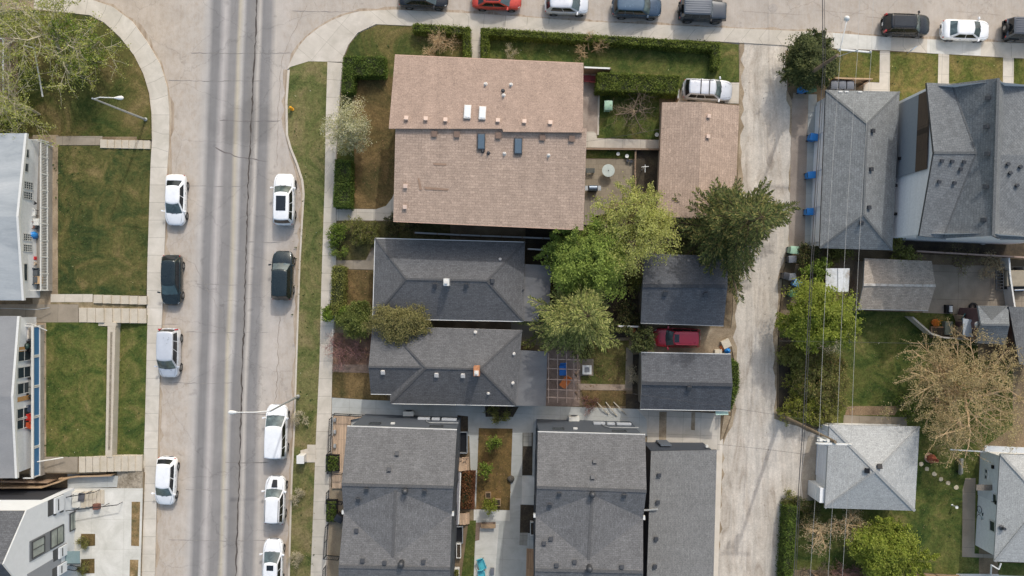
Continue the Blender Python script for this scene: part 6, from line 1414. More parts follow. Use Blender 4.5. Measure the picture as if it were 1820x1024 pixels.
tree('shrub', 'loose yellow green shrub beside the pale pyramid roof', 'shrub', 1465, 722, .1, 2.0, 1.6, 50, leafmat('leaf_citrus2', [lin(118, 122, 54), lin(142, 142, 74), lin(160, 156, 90)], .3), 2975, 0.091, .05, m_bark, (7, 5, 4), .85, .06, .3, trunks=3)
tree('orange_tree', 'very large tan budding tree between the cottages at the right', 'tree', 1670, 690, .1, 7.2, 5.5, 51, L_tan, 23000, 0.072, .2, m_barkt, (10, 8, 6), .95, .03, .3, jit=.26, fill=260, flat=.9, gap=.5, fj=.42)
tree('shrub', 'low green shrub at the lawn edge left of the orange tree', 'shrub', 1612, 722, .1, 1.2, 1.2, 52, L_green, 1400, 0.091, .04, m_bark, (6, 5, 4), .85, .06, .3, trunks=3)
tree('lime_bush', 'dense rounded lime bush at the lower right lawn', 'tree', 1545, 960, .1, 4.4, 2.65, 53, L_lime, 28000, 0.106, .12, m_bark, (9, 6, 4), .8, .08, .2, jit=.25, fill=420, ch=.5, cr=.46, flat=.9, gap=.12)
tree('bare_tree', 'bare tan tree in front of the lime bush below the pale pyramid roof', 'tree', 1472, 930, .1, 3.4, 2.7, 54, L_straw, 2200, 0.061, .1, m_barkt, (8, 6, 5), .95, .03, .28, trunks=2)
tree('bare_tree', 'bare grey branches at the bottom edge beside the lane hedge', 'tree', 1432, 1010, .1, 2.8, 2.0, 55, None, 0, .1, .07, m_bark, (7, 6, 4), .95, .03, .28, trunks=2)
tree('bare_shrub', 'reddish bare brush at the lower edge left of the lime bush', 'shrub', 1500, 1012, .1, 2.0, 1.6, 550, None, 0, .1, .05, m_barkr, (7, 6, 4), .95, .03, .28, trunks=2)
tree('shrub', 'green shrub at the corner of the lane and the pale pyramid roof apron', 'shrub', 1424, 898, .1, 1.8, 1.3, 56, L_dk, 2625, 0.084, .05, m_bark, (6, 5, 4), .85, .06, .3, trunks=3)
tree('shrub', 'small weedy shrub where the lane meets the pale garage apron', 'shrub', 1398, 880, .1, 1.2, .8, 57, L_olive, 1050, 0.076, .04, m_bark, (6, 5, 4), .85, .06, .3, trunks=3)
for px, py, s_, lab in ((537, 742, 60, 'pale dry grass clump on the verge under the street lamp'), (531, 878, 61, 'pale dry grass clump on the verge between two white cars'), (530, 992, 62, 'pale dry grass clump lowest on the verge')):
    tree('grass_clump', lab, 'grass clump', px, py, .12, .9, .75, s_, L_straw, 455, 0.046, .02, m_barkp, (6, 5, 4), .9, .05, .3, trunks=4, group='dry clumps on the verge')
for k, (px, py) in enumerate(((156, 960), (156, 1006))):
    tree('grass_clump', ('green and straw tuft in the square bed of the white house, nearer the door', 'green and straw tuft in the square bed of the white house at the lower edge')[k], 'grass clump', px, py, .42, .7, .5, 64 + k, L_olive, 735, 0.061, .02, m_bark, (6, 5, 4), .9, .05, .3, trunks=4)
# scattered weeds, leaves and dandelions on the grass
def scatter(name, areas, n, lm, seed, ls=.07, z=.14):
    r = random.Random(seed); lb = MB()
    for (x0, y0, x1, y1, zz_) in areas:
        for _ in range(int(n * abs((x1 - x0) * (y1 - y0)) / 10000)):
            x, y = r.uniform(x0, x1), r.uniform(y0, y1); z_ = (pz(x) + .04) if zz_ is None else zz_
            for q in range(r.randint(1, 3)): leaf(lb, G(x, y, z_) + Vector((r.gauss(0, .05), r.gauss(0, .05), r.random() * .03)), (rv(r) * .6 + Vector((0, 0, 1))).normalized(), ls * r.uniform(.5, 1.5), r, 1.3)
    return tag(lb.build(name, lm), kind='stuff')
LA = [(106, 262, 258, 520, None), (90, 578, 186, 806, None), (206, 580, 252, 806, .17), (1540, 570, 1630, 720, .125), (1640, 820, 1700, 1000, .125), (860, 70, 1262, 128, .13), (640, 62, 820, 96, .13), (1585, 100, 1660, 160, .13), (1690, 104, 1780, 150, .13), (1480, 95, 1560, 140, .13), (518, 130, 574, 560, .13), (534, 560, 562, 1024, .13)]
scatter('grass_weeds', LA, 25, leafmat('weed_green', [lin(48, 66, 30), lin(64, 82, 38), lin(78, 92, 44)], .2), 70, .10)
scatter('grass_straw', LA, 70, leafmat('thatch', [lin(120, 110, 74), lin(140, 128, 90)], .1), 71, .05)
scatter('dandelions', LA, 2.5, leafmat('petal_pale', [lin(214, 212, 200), lin(224, 216, 150)], .1), 72, .05)
scatter('leaf_litter', [(640, 250, 700, 360, .13), (600, 480, 660, 560, .13), (594, 592, 664, 646, .13), (848, 764, 908, 904, .16), (1030, 610, 1115, 720, .13), (1040, 400, 1140, 600, .13), (1386, 560, 1480, 735, .13)], 130, leafmat('dead_leaf', [lin(110, 86, 60), lin(140, 112, 80), lin(84, 66, 48)], .1), 73, .08)
scatter('gravel_stones', [(1318, 90, 1395, 1000, .065)], 25, leafmat('stone_chip', [lin(140, 128, 114), lin(196, 184, 166), lin(120, 106, 92)], 0), 74, .06)
# ================================================================ STREET FURNITURE AND YARD THINGS
m_pole = noisy('pole_wood', [lin(104, 92, 76), lin(136, 122, 104)], 2, 16, .2, stretch=(1, 1, .2)); m_galv = plain('galvanised', lin(168, 172, 174), .45, .5); m_pwhite = plain('painted_white', lin(214, 214, 210), .5)
m_wirew = plain('wire_pale', lin(170, 168, 164), .6); m_wired = plain('wire_dark', lin(70, 68, 68), .7); m_cedar = planks('cedar', lin(168, 142, 112), .14, 2.5, 'X'); m_cedary = planks('cedar_y', lin(186, 160, 134), .14, 2.5, 'Y'); m_oldwood = planks('old_wood', lin(140, 118, 98), .14, 2.5, 'X')
def power_pole(label, base, top, z, arm0, arm1):
    b = G(*base, .05); tp = U(*top, z); t = thing('power_pole', label, 'power pole', b, 0, 'poles of the alley line')
    mb = MB(); mb.tube([b, b.lerp(tp, .5), tp], [.19, .16, .12], 10); mb.build('pole', m_pole, t)
    a, c = U(*arm0, z - .25), U(*arm1, z - .25); mb = MB(); mb.bar(a, c, .12, .14); arm = mb.build('crossarm', m_pwhite, t)
    for k in (.04, .55, .96): mb = MB(); p = a.lerp(c, k); mb.lathe([(.05, .06), (.09, .12), (.05, .16), (.09, .2), (.05, .26), (.03, .3)], p, 10); mb.build('insulator', m_pwhite, arm)
    mb = MB(); mb.tube([a.lerp(c, .5), b.lerp(tp, .88)], .025, 5); mb.build('brace', m_galv, t)
    return t, [a.lerp(c, k) + Vector((0, 0, .3)) for k in (.04, .55, .96)], tp
t1, A1, T1 = power_pole('wooden power pole rising through the juniper at the alley mouth', (1416, 146), (1489, 98), 8.8, (1489, 88), (1548, 93))
mb = MB(); a = U(1492, 92, 8.0); mb.tube([a, U(1497, 72, 8.3), U(1503, 45, 8.5), U(1505, 36, 8.5)], [.05, .045, .04, .04], 6); arm = mb.build('lamp_arm', m_pwhite, t1)
mb = MB(); mb.lathe([(.05, .22), (.16, .16), (.24, 0), (.2, -.1), (.02, -.14)], U(1505, 33, 8.5), 12); mb.build('lamp_head', m_pwhite, arm, smooth=True)
t2, A2, T2 = power_pole('wooden power pole leaning over the pale pyramid garage, with a transformer', (1387, 738), (1485, 786), 11.2, (1450, 788), (1512, 790))
mb = MB(); mb.lathe([(.1, -.05), (.28, 0), (.3, .1), (.3, .8), (.26, .9), (.1, .92)], U(1462, 782, 9.6), 14); tr = mb.build('transformer', m_galv, t2)
mb = MB(); mb.tube([U(1452, 783, 10.6), U(1462, 782, 10.6), U(1472, 784, 10.5)], .06, 6); mb.box(U(1457, 781, 10.5), (.22, .22, .5)); mb.box(U(1470, 783, 10.4), (.2, .2, .5)); mb.build('fuse_cutout', m_pwhite, t2)
def wire(label, pts, rad, mat, sag=.35, group='alley wires'):
    out = []
    for i in range(len(pts) - 1):
        a, b_ = Vector(pts[i]), Vector(pts[i + 1]); n = 14
        for j in range(n + (1 if i == len(pts) - 2 else 0)):
            u = j / n; out.append(a.lerp(b_, u) - Vector((0, 0, sag * 4 * u * (1 - u))))
    mb = MB(); mb.tube(out, rad, 5); return tag(mb.build('overhead_wire', mat), label, 'wire', group)
for k, (n_, dx) in enumerate((('leftmost', -12), ('middle', -11), ('rightmost', -13))):
    up_ = A1[k] + Vector((1.6 if k else .6, 30, .3)); dn_ = A2[k] + Vector((-1.7, -34, -.2))
    wire(n_ + ' of the three pale wires between the two pole crossarms', [up_, A1[k], A2[k], dn_], .011, m_wirew)
wire('thick dark cable running down the alley past both wooden poles', [U(1464, -400, 6.4), U(1463, 120, 6.4), U(1428, 745, 7.0), U(1408, 1100, 6.8)], .034, m_wired, .2)
wire('thinner dark cable just beside the thick alley cable', [U(1467, -400, 6.1), U(1467, 120, 6.1), U(1432, 745, 6.7), U(1412, 1100, 6.5)], .02, m_wired, .25)
for lab, a, b_ in (('thin house wire crossing the lane to the dark gable garage', U(1428, 745, 7.0), U(1125, 700, 4.2)), ('thin house wire over the lane below the pole', U(1432, 808, 7.0), U(1275, 790, 4.0)), ('thin wire over the bare tree lawn toward the tan garage', U(1040, 252, 5.5), U(1180, 228, 4)), ('thin house wire above the orange tree lawn', U(1385, 606, 6.5), U(1740, 613, 4))):
    wire(lab, [a, b_], .011, m_wired, .3, 'house wires')
def street_lamp(label, base, top, head, z, hz, z0=.12):
    b = G(*base, z0); tp = U(*top, z); hd = U(*head, hz); t = thing('street_lamp', label, 'street lamp', b, 0, 'cobra head street lamps')
    mb = MB(); mb.lathe([(.17, 0), (.17, .25), (.12, .3)], b, 12); mb.build('base', m_galv, t)
    mb = MB(); mb.tube([b + Vector((0, 0, .2)), b.lerp(tp, .5), tp], [.11, .085, .065], 10); mb.build('pole', m_galv, t)
    mb = MB(); mb.tube([tp - Vector((0, 0, .2)), tp.lerp(hd, .4) + Vector((0, 0, .25)), hd], [.05, .042, .035], 8); arm = mb.build('arm', m_pwhite, t)
    d = (hd - tp); d.z = 0; d.normalize(); s_ = Vector((-d.y, d.x, 0)); mb = MB(); rows = []
    for u, w_, h_ in ((-.1, .05, .05), (.05, .09, .08), (.25, .15, .12), (.48, .17, .13), (.62, .10, .09), (.66, .03, .03)):
        rows.append([hd + d * u + s_ * w_ * math.cos(a) + Vector((0, 0, h_ * math.sin(a) * .8)) for a in [2 * math.pi * k / 10 for k in range(10)]])
    i = mb.grid(rows, 0, True); mb.ngon([i + k for k in range(10)]); mb.ngon([i + 50 + k for k in range(10)]); lh = mb.build('lamp_head', m_pwhite, arm, smooth=True)
    mb = MB(); mb.lathe([(.12, -.10), (.10, -.15), (.02, -.17)], hd + d * .4, 12); mb.build('lens', plain('lamp_lens', lin(200, 204, 200), .1), lh)
    return t
street_lamp('grey street lamp leaning over the corner lawn with its short arm and white head', (262, 214), (164, 175), (205, 174), 8.6, 8.8, .16)
street_lamp('grey street lamp on the verge with a long white arm reaching over the road', (531, 704), (480, 731), (420, 733), 7.8, 8.3)
# fire hydrant and marker
b = G(520, 195, .12); t = thing('fire_hydrant', 'yellow fire hydrant with a marker rod on the upper verge', 'hydrant', b)
mb = MB(); mb.lathe([(.17, 0), (.17, .05), (.11, .06), (.11, .5), (.15, .52), (.15, .56), (.12, .6), (.07, .68), (.03, .72)], b, 14); mb.build('barrel', plain('hydrant_yellow', lin(218, 158, 40), .45, amt=.1), t, smooth=False)
mb = MB()
for d in ((1, 0, 0), (-1, 0, 0), (0, -1, 0)): mb.bar(b + Vector((0, 0, .4)), b + Vector((0, 0, .4)) + Vector(d) * .2, .12, .12)
mb.build('nozzle', plain('hydrant_yellow', lin(218, 158, 40), .45), t, bevel=.02)
mb = MB(); mb.tube([b + Vector((-.1, .05, .1)), U(509, 184, 1.5)], .018, 5); mb.build('marker_rod', m_galv, t)
# utility cabinet
t = thing('utility_cabinet', 'white utility cabinet on a concrete pad on the verge', 'cabinet', G(541, 806, .12))
mb = MB(); q = [(535, 800), (547, 797), (547, 790), (562, 790), (561, 821), (535, 821)]; mb.prism([(G(*a).x, G(*a).y) for a in q], .1, .17); mb.build('pad', m_pad, t)
mb = MB(); mb.box(G(540, 812, .62), (.62, .7, .9)); c = mb.build('casing', m_pwhite, t, bevel=.03); mb = MB(); mb.box(G(540, 812, 1.09), (.68, .76, .06)); mb.build('lid', m_pwhite, t, bevel=.02)
# street sign
t = thing('sign_post', 'thin post with a small blank bluish sign at the weedy lawn edge', 'sign', G(1616, 92, .12)); mb = MB(); mb.tube([G(1611, 96, .12), U(1621, 89, 2.3)], .03, 6); mb.build('post', m_galv, t); mb = MB(); mb.box(U(1623, 87, 2.2), (.5, .05, .5), rz=R(40)); mb.build('sign_plate', plain('sign_blue_grey', lin(150, 166, 182), .4), t)
# wheelie bins
def make_bin(name, label, px, py, rz, mat, lidm=None, group='wheelie bins', s=1.0, z=.1, noth=False):
    t = thing(name, label, 'bin', (0, 0, 0), 0, group); mb = MB()
    mb.prism([(-.24 * s, -.28 * s), (.24 * s, -.28 * s), (.24 * s, .25 * s), (-.24 * s, .25 * s)], .05, .06); 
    rows = [[Vector((x * w_, y * w_ + .02, z_)) for x, y in ((-.26, -.30), (.26, -.30), (.26, .30), (-.26, .30))] for w_, z_ in ((.82 * s, .06), (1.0 * s, .55 * s), (1.08 * s, .98 * s))]
    i = mb.grid(rows, 0, True); mb.ngon([i, i + 1, i + 2, i + 3]); mb.ngon([i + 8, i + 9, i + 10, i + 11]); mb.build('tub', mat, t, bevel=.02)
    mb = MB(); rows = []
    for y, h_ in ((-.38, .99), (-.34, 1.03), (-.1, 1.08), (.2, 1.09), (.36, 1.05)): rows.append([Vector((x * s, y * s, (h_ - .05 * abs(x) / .31) * s)) for x in (-.31, -.28, 0, .28, .31)])
    mb.grid(rows); mb.grid([[p - Vector((0, 0, .05)) for p in r_][::-1] for r_ in rows]); mb.build('lid', lidm or mat, t, smooth=True)
    mb = MB(); mb.tube([(-.2 * s, .40 * s, 1.0 * s), (.2 * s, .40 * s, 1.0 * s)], .02, 6); mb.build('handle', m_trim, t)
    for x in (-.25, .25): mb = MB(); mb.lathe([(.02, -.03), (.1, -.03), (.1, .03), (.02, .03)], (x * s, .27 * s, .1), 12, axis='X'); mb.build('wheel', m_tyre, t)
    p = U(px, py, .7); t.location = (p.x, p.y, z); t.rotation_euler = (0, 0, R(rz)); return t
pb = plain('bin_blue', lin(44, 130, 204), .45, amt=.1); pg = plain('bin_green', lin(72, 112, 84), .5, amt=.1); pgl = plain('bin_pale_green', lin(150, 184, 158), .5, amt=.1); pbk = plain('bin_black', lin(46, 48, 54), .5, amt=.1); pgy = plain('bin_grey', lin(104, 108, 116), .5, amt=.1); plb = plain('bin_light_blue', lin(110, 160, 204), .5, amt=.1)
b0 = make_bin('wheelie_bin', 'blue bin beside a green one at the foot of the juniper', 1426, 159, 90, pb)
def another(src, label, px, py, rz, z=.1):
    c = copy_tree(src); p = U(px, py, .7); c.location = (p.x, p.y, z); c.rotation_euler = (0, 0, R(rz)); c['label'] = label; return c
another(b0, 'blue bin at the garage block doors, nearest the juniper', 1444, 245, 80)
another(b0, 'blue bin between the second and third white garage doors', 1440, 312, 95)
another(b0, 'blue bin nearest the lower end of the garage block', 1438, 377, 88)
make_bin('wheelie_bin', 'green bin beside a blue one at the foot of the juniper', 1441, 159, 90, pg)
g0 = make_bin('wheelie_bin', 'grey bin in the wooden corral, nearest the juniper', 1480, 153, 0, pgy)
another(g0, 'grey bin in the middle of the wooden corral', 1494, 153, 0); another(g0, 'grey bin in the wooden corral, nearest the walkway', 1508, 153.5, 0)
make_bin('wheelie_bin', 'pale green lidded bin topmost of the alley bins', 1409, 445, 85, pgl, s=1.1)
make_bin('wheelie_bin', 'black bin with a grey lid just below the pale green bin', 1406, 461, 92, pbk, pgy)
make_bin('wheelie_bin', 'dark bin at the lane edge left of its dark twin', 1397, 491, 80, pbk); make_bin('wheelie_bin', 'dark slate bin between the other dark bin and the bright bush', 1405, 492, 95, pgy)
make_bin('wheelie_bin', 'light blue bin half under the bright green bush', 1415, 504, 60, plb); make_bin('wheelie_bin', 'dull green bin lowest of the alley bins under the lime tree', 1408, 522, 85, pg)
make_bin('wheelie_bin', 'pale mint bin on the small lawn by the bare spreading tree', 1080, 190, 0, pgl, s=1.15, group=None)
make_bin('wheelie_bin', 'black bin against the left wall of the street-side infill house', 604, 920, 60, pbk, group=None)
def tpl(name, label, px, py, dims, mat, z=.1, rz=0, rot=None, cat=None, group=None, bevel=.02):
    p = U(px, py, z + dims[2] / 2); mb = MB(); mb.box(p, dims, R(rz), rot=rot); return tag(mb.build(name, mat, bevel=bevel), label, cat or name.split('_')[-1], group)
# plank by the bins
t = thing('plank', 'pale weathered plank leaning among the alley bins', 'plank', G(1415, 478, .1)); mb = MB(); mb.bar(U(1412, 488, .25), U(1418, 470, 1.3), .3, .05); mb.build('board', m_oldwood, t)
# bin corral
def fence(name, label, pts, h, mat, z=.1, board=.03, post=.1, step=2.0, style='solid', group=None, railm=None, cat='fence'):
    P = [G(x, y, z) for x, y in pts]; t = thing(name, label, cat, P[0], 0, group)
    for i in range(len(P) - 1):
        a, b_ = P[i], P[i + 1]; L = (b_ - a).length; n = max(1, round(L / step))
        if style == 'solid':
            mb = MB(); mb.bar(a + Vector((0, 0, h * .5)), b_ + Vector((0, 0, h * .5)), board, h * .96); mb.build('boards', mat, t)
            mb = MB(); mb.bar(a + Vector((0, 0, h)), b_ + Vector((0, 0, h)), board + .11, .05); mb.build('cap_rail', railm or mat, t)
        elif style == 'rails':
            mb = MB()
            for zz in (.15, h): mb = MB(); mb.bar(a + Vector((0, 0, zz)), b_ + Vector((0, 0, zz)), .05, .05); mb.build('rail', mat, t)
            mb = MB(); k = int(L / .16)
            for j in range(k): p = a.lerp(b_, (j + .5) / k); mb.tube([p + Vector((0, 0, .15)), p + Vector((0, 0, h))], .012, 4)
            mb.build('pickets', mat, t)
        for j in range(n + (1 if i == len(P) - 2 else 0)): p = a.lerp(b_, j / n); mb = MB(); mb.box(p + Vector((0, 0, (h + .06) / 2)), (post, post, h + .06)); mb.build('post', mat, t)
    return t
fence('bin_corral', 'cedar corral wall behind the three grey bins', [(1473, 146), (1537, 148)], 1.2, m_cedar, step=1.6); fence('board_fence', 'short reddish board fence at the end of the bin corral', [(1536, 149), (1525, 156)], 1.0, m_cedar)
fence('board_fence', 'long brown capped fence between the tall rowhouses and the concrete yard', [(1612, 448), (1660, 451), (1820, 460), (1960, 467)], 1.5, m_oldwood, railm=plain('cap_pinkish', lin(150, 128, 116), .8, amt=.15))
fence('white_railing', 'white capped low wall crossing the concrete yard beside the trailer', [(1776, 460), (1778, 490), (1786, 545)], 1.2, m_pwhite)
fence('board_fence', 'angled grey fence between the green lawn and the cottage deck', [(1608, 563), (1640, 591), (1660, 598), (1736, 604)], 1.2, noisy('pale_old_boards', [lin(156, 150, 140), lin(184, 178, 168)], 2, 14, .15))
fence('deck_railing', 'tan railing of the cottage deck beside the grey porch panel', [(1693, 560), (1698, 574), (1697, 598)], 1.4, plain('rail_tan', lin(176, 152, 130), .7), style='solid', z=.1)
fence('board_fence', 'thin pale topped fence in the dark gap between duplex and charcoal bungalow', [(741, 416), (820, 420), (1000, 427)], 1.5, m_oldwood, railm=m_fascg)
fence('board_fence', 'short white topped fence with corners by the charcoal bungalow addition', [(937, 444), (972, 446), (973, 460), (988, 461)], 1.3, m_oldwood, railm=m_fascw)
fence('board_fence', 'short white topped fence between the golden spruce and the wagon shrub', [(1094, 578), (1130, 579)], 1.5, m_oldwood, railm=m_fascw)
fence('garden_gate', 'small white gate beside the dark gable garage', [(1135, 620), (1137, 640)], 1.2, m_pwhite, cat='gate')
fence('board_fence', 'white capped patio wall end by the red chairs', [(1034, 131), (1080, 133)], 1.8, m_oldwood, railm=m_pwhite)
fence('board_fence', 'white capped fence at the back of the silver wagon', [(1200, 166), (1199, 183)], 1.3, m_oldwood, railm=m_fascg)
fence('board_fence', 'brown board fence along the top of the lower patio', [(1128, 268), (1127, 300), (1128, 340)], .45, m_oldwood)
fence('board_fence', 'dark fence in the shade across the lower patio end', [(1040, 267), (1170, 268)], .6, m_darkbed if False else m_oldwood)
fence('board_fence', 'white board fence at the bottom edge left of the lime bush', [(1442, 1017), (1540, 1018)], 1.2, m_oldwood, railm=m_pwhite); fence('board_fence', 'pale wooden fence at the bottom edge right of the lime bush', [(1620, 1019), (1700, 1021)], 1.2, m_oldwood, railm=m_fascg)
# front yards of the street-side infill house: decks, railings, planters
t = thing('front_deck', 'tan wooden front deck of the street-side infill house, upper flat', 'deck', G(606, 780, .1)); mb = MB(); q = [G(594, 738), G(650, 740), (G(625, 745)), G(620, 800), G(618, 866), G(592, 866)]; mb.prism([(a.x, a.y) for a in q], .1, .4); mb.build('boards', m_cedary, t)
mb = MB()
for y in (744, 765, 790): mb.box(G(598, y, .55), (.2, .3, .3))
mb.build('step_light', m_fascg, t)
t = thing('front_deck', 'grey strip patio of the street-side infill house, lower flat', 'deck', G(600, 960, .1)); mb = MB(); q = [G(588, 866), G(618, 866), G(612, 1100), G(580, 1100)]; mb.prism([(a.x, a.y) for a in q], .1, .2); mb.build('boards', noisy('patio_gravel', [lin(130, 116, 98), lin(150, 138, 116)], 1, 10, .2), t)
for i, (pts, lab) in enumerate((([(596, 734), (652, 737)], 'black railing across the upper end of the tan front deck'), ([(591, 741), (589, 800)], 'black railing between sidewalk and the upper half of the tan deck'), ([(588, 806), (587, 836), (612, 838)], 'black railing with a corner round the planter of the tan deck'), ([(586, 870), (585, 888), (612, 890)], 'black railing with a corner dividing the two street patios'), ([(584, 930), (581, 985), (606, 987)], 'black railing with a corner round the lower street patio'), ([(580, 1004), (578, 1080)], 'black railing cut off at the bottom by the sidewalk'))):
    fence('railing', lab, pts, 1.05, m_black, z=.15, post=.05, step=1.5, style='rails', group='black patio railings', cat='railing')
def planter(label, px, py, sx, sy, h, boxm, plant, seed, z=.12, nl=420):
    t = thing('planter', label, 'planter', G(px, py, z)); c = G(px, py, z); mb = MB()
    for dx, dy, wx, wy in ((-1, 0, .05, sy), (1, 0, .05, sy), (0, -1, sx - .1, .05), (0, 1, sx - .1, .05)): mb.box(c + Vector((dx * (sx - .05) / 2, dy * (sy - .05) / 2, h / 2)), (wx, wy, h))
    mb.build('box', boxm, t); mb = MB(); mb.box(c + Vector((0, 0, h * .4)), (sx - .11, sy - .11, h * .8)); mb.build('soil', m_darkbed, t)
    if plant:
        r = random.Random(seed); lb = MB()
        for _ in range(nl): p = c + Vector((r.uniform(-.45, .45) * sx, r.uniform(-.45, .45) * sy, h + abs(r.gauss(0, .18)))); leaf(lb, p, (rv(r) + Vector((0, 0, .5))).normalized(), .09 * r.uniform(.6, 1.5), r)
        lb.build('plants', plant, t)
planter('green planter bed in the middle of the tan front deck', 594, 820, 1.2, 1.5, .5, m_black, L_hdark, 81)
planter('green planter bed in the upper part of the lower street patio', 592, 905, 1.0, 2.0, .4, m_black, L_hdark, 82)
planter('square wooden planter with a dark centre, upper of the two in the courtyard bed', 868, 878, .5, .55, .35, m_cedar, None, 83, .16); planter('square wooden planter with a dark centre, lower of the two in the courtyard bed', 885, 891, .5, .6, .35, m_cedar, None, 84, .16)
planter('white trough planter beside the narrow lawn, upper one', 816, 975, .42, 1.3, .5, m_pwhite, None, 85, .16); planter('white trough planter beside the narrow lawn, lower one', 813, 1016, .42, 1.0, .5, m_pwhite, L_olive, 86, .16, 160)
planter('long white trough against the second infill house wall', 945.5, 936, .35, 1.2, .5, m_pwhite, None, 87, .16)
for lab, px, py, w_, d_, n_ in (('cedar steps to the side door of the street-side infill house, upper flat', 819, 823, 1.5, 1.2, 3), ('cedar steps to the side door of the street-side infill house, lower flat', 826, 920, .9, 1.0, 2)):
    t = thing('wooden_steps', lab, 'steps', G(px, py, .12))
    for k in range(n_): mb = MB(); mb.box(G(px, py, .12 + .09 * (k + 1)) + Vector((-.15 * k, 0, 0)), (w_ - .3 * k, d_, .18 * (k + 1) - .005)); mb.build('tread', m_cedary, t)
    if n_ == 3: mb = MB(); mb.bar(G(px - 14, py - 11, 1.1), G(px + 14, py - 12, .8), .06, .06); mb.bar(G(px + 12, py - 12, .1), G(px + 12, py - 12, .85), .06, .06); mb.build('handrail', m_oldwood, t)
t = thing('side_walkway', 'raised grey side walkway along the street-side infill house', 'walkway', G(812, 880, .1)); mb = MB(); q = [G(806, 836), G(820, 836), G(816, 930), G(802, 930)]; mb.prism([(a.x, a.y) for a in q], .1, .55); mb.build('deck', plain('walkway_grey', lin(128, 128, 134), .7), t); mb = MB(); mb.bar(G(819.5, 838, .58), G(816, 928, .58), .1, .06); mb.build('edge', m_pwhite, t)
t = thing('window_well', 'dark window well with a mesh cover beside the street-side infill house', 'window well', G(822, 785, .12)); mb = MB()
for dx, dy, a, b_ in ((-.55, 0, .06, 1.9), (.55, 0, .06, 1.9), (0, .95, 1.1, .06), (0, -.95, 1.1, .06)): mb.box(G(820, 785, .3) + Vector((dx, dy, 0)), (a, b_, .35))
mb.build('rim', m_galv, t); mb = MB(); mb.box(G(820, 785, .16), (1.0, 1.8, .04)); mb.build('pit', m_black, t)
t = thing('window_well', 'dark window well at the top of the narrow lawn', 'window well', G(815, 950, .12)); mb = MB()
for dx, dy, a, b_ in ((-.4, 0, .06, 1.5), (.4, 0, .06, 1.5), (0, .75, .8, .06), (0, -.75, .8, .06)): mb.box(G(815, 948, .3) + Vector((dx, dy, 0)), (a, b_, .35))
mb.build('rim', m_galv, t); mb = MB(); mb.box(G(815, 948, .16), (.74, 1.4, .04)); mb.build('pit', m_black, t)
def bench(label, px, py, L, rz, mat, z=.13, back=False):
    t = thing('bench', label, 'bench', G(px, py, z), R(rz)); c = Vector(t.location); mb = MB()
    rot = lambda v: Vector(v)
    for k in range(3): mb.box(c + Vector((0, (k - 1) * .14, .44)), (L, .12, .04))
    s_ = mb.build('seat', mat, t)
    for x in (-.4, .4): mb = MB(); mb.box(c + Vector((x * L, 0, .21)), (.07, .38, .42)); mb.build('leg', m_black, t)
    if back: mb = MB(); mb.box(c + Vector((0, .24, .7)), (L, .04, .35)); mb.build('backrest', mat, t)
    return t
bench('wooden bench on the brick edged courtyard corner', 868, 931.5, 1.3, 0, m_cedar); bench('grey garden bench on the lawn near the white sided house', 1701, 826, 1.4, 88, plain('bench_grey', lin(150, 150, 142), .7, amt=.12), back=True); bench('dark bench on the lower patio left of the glass table', 1048, 305, .8, 0, plain('bench_dark', lin(72, 76, 74), .7))
def chair(name, label, px, py, rz, mat, z, lounge=False, group=None, fm=None):
    t = thing(name, label, 'chair', G(px, py, z), R(rz), group); c = Vector(t.location); mb = MB(); d = .95 if lounge else .5
    mb.box(c + Vector((0, 0, .42)), (.55, d, .07)); mb.build('seat', mat, t, bevel=.02)
    mb = MB(); mb.box(c + Vector((0, d * .5 + .1, .68)), (.55, .08, .55), rot=Matrix.Rotation(R(-24), 3, 'X')); mb.build('backrest', mat, t, bevel=.02)
    for x in (-1, 1):
        mb = MB(); mb.box(c + Vector((x * .30, 0, .58)), (.06, d * .9, .05)); mb.build('armrest', fm or mat, t)
        for y in (-1, 1): mb = MB(); mb.box(c + Vector((x * .25, y * d * .42, .2)), (.05, .05, .4)); mb.build('leg', fm or m_black, t)
    return t
m_turq = plain('turquoise', lin(84, 176, 190), .5, amt=.12); m_redc = plain('chair_red', lin(124, 44, 48), .6); m_orn = plain('chair_orange', lin(214, 122, 58), .6, amt=.12); m_blc = plain('chair_blue', lin(34, 112, 190), .6, amt=.12)
chair('deck_chair', 'turquoise deck chair on the pale courtyard slab, upper one', 857, 999, 20, m_turq, .14, True); chair('deck_chair', 'turquoise deck chair cut near the bottom edge, lower one', 857, 1019, 10, m_turq, .14, True)
tpl('storage_box', 'small dark box beside the turquoise deck chairs', 875, 1015.5, (.35, .55, .4), pgy, .14, cat='box')
chair('patio_chair', 'dark red chair by the duplex back wall, left of its twin', 1042, 142, 180, m_redc, .13); chair('patio_chair', 'dark red chair by the duplex back wall, nearer the hedge', 1052, 143, 180, m_redc, .13)
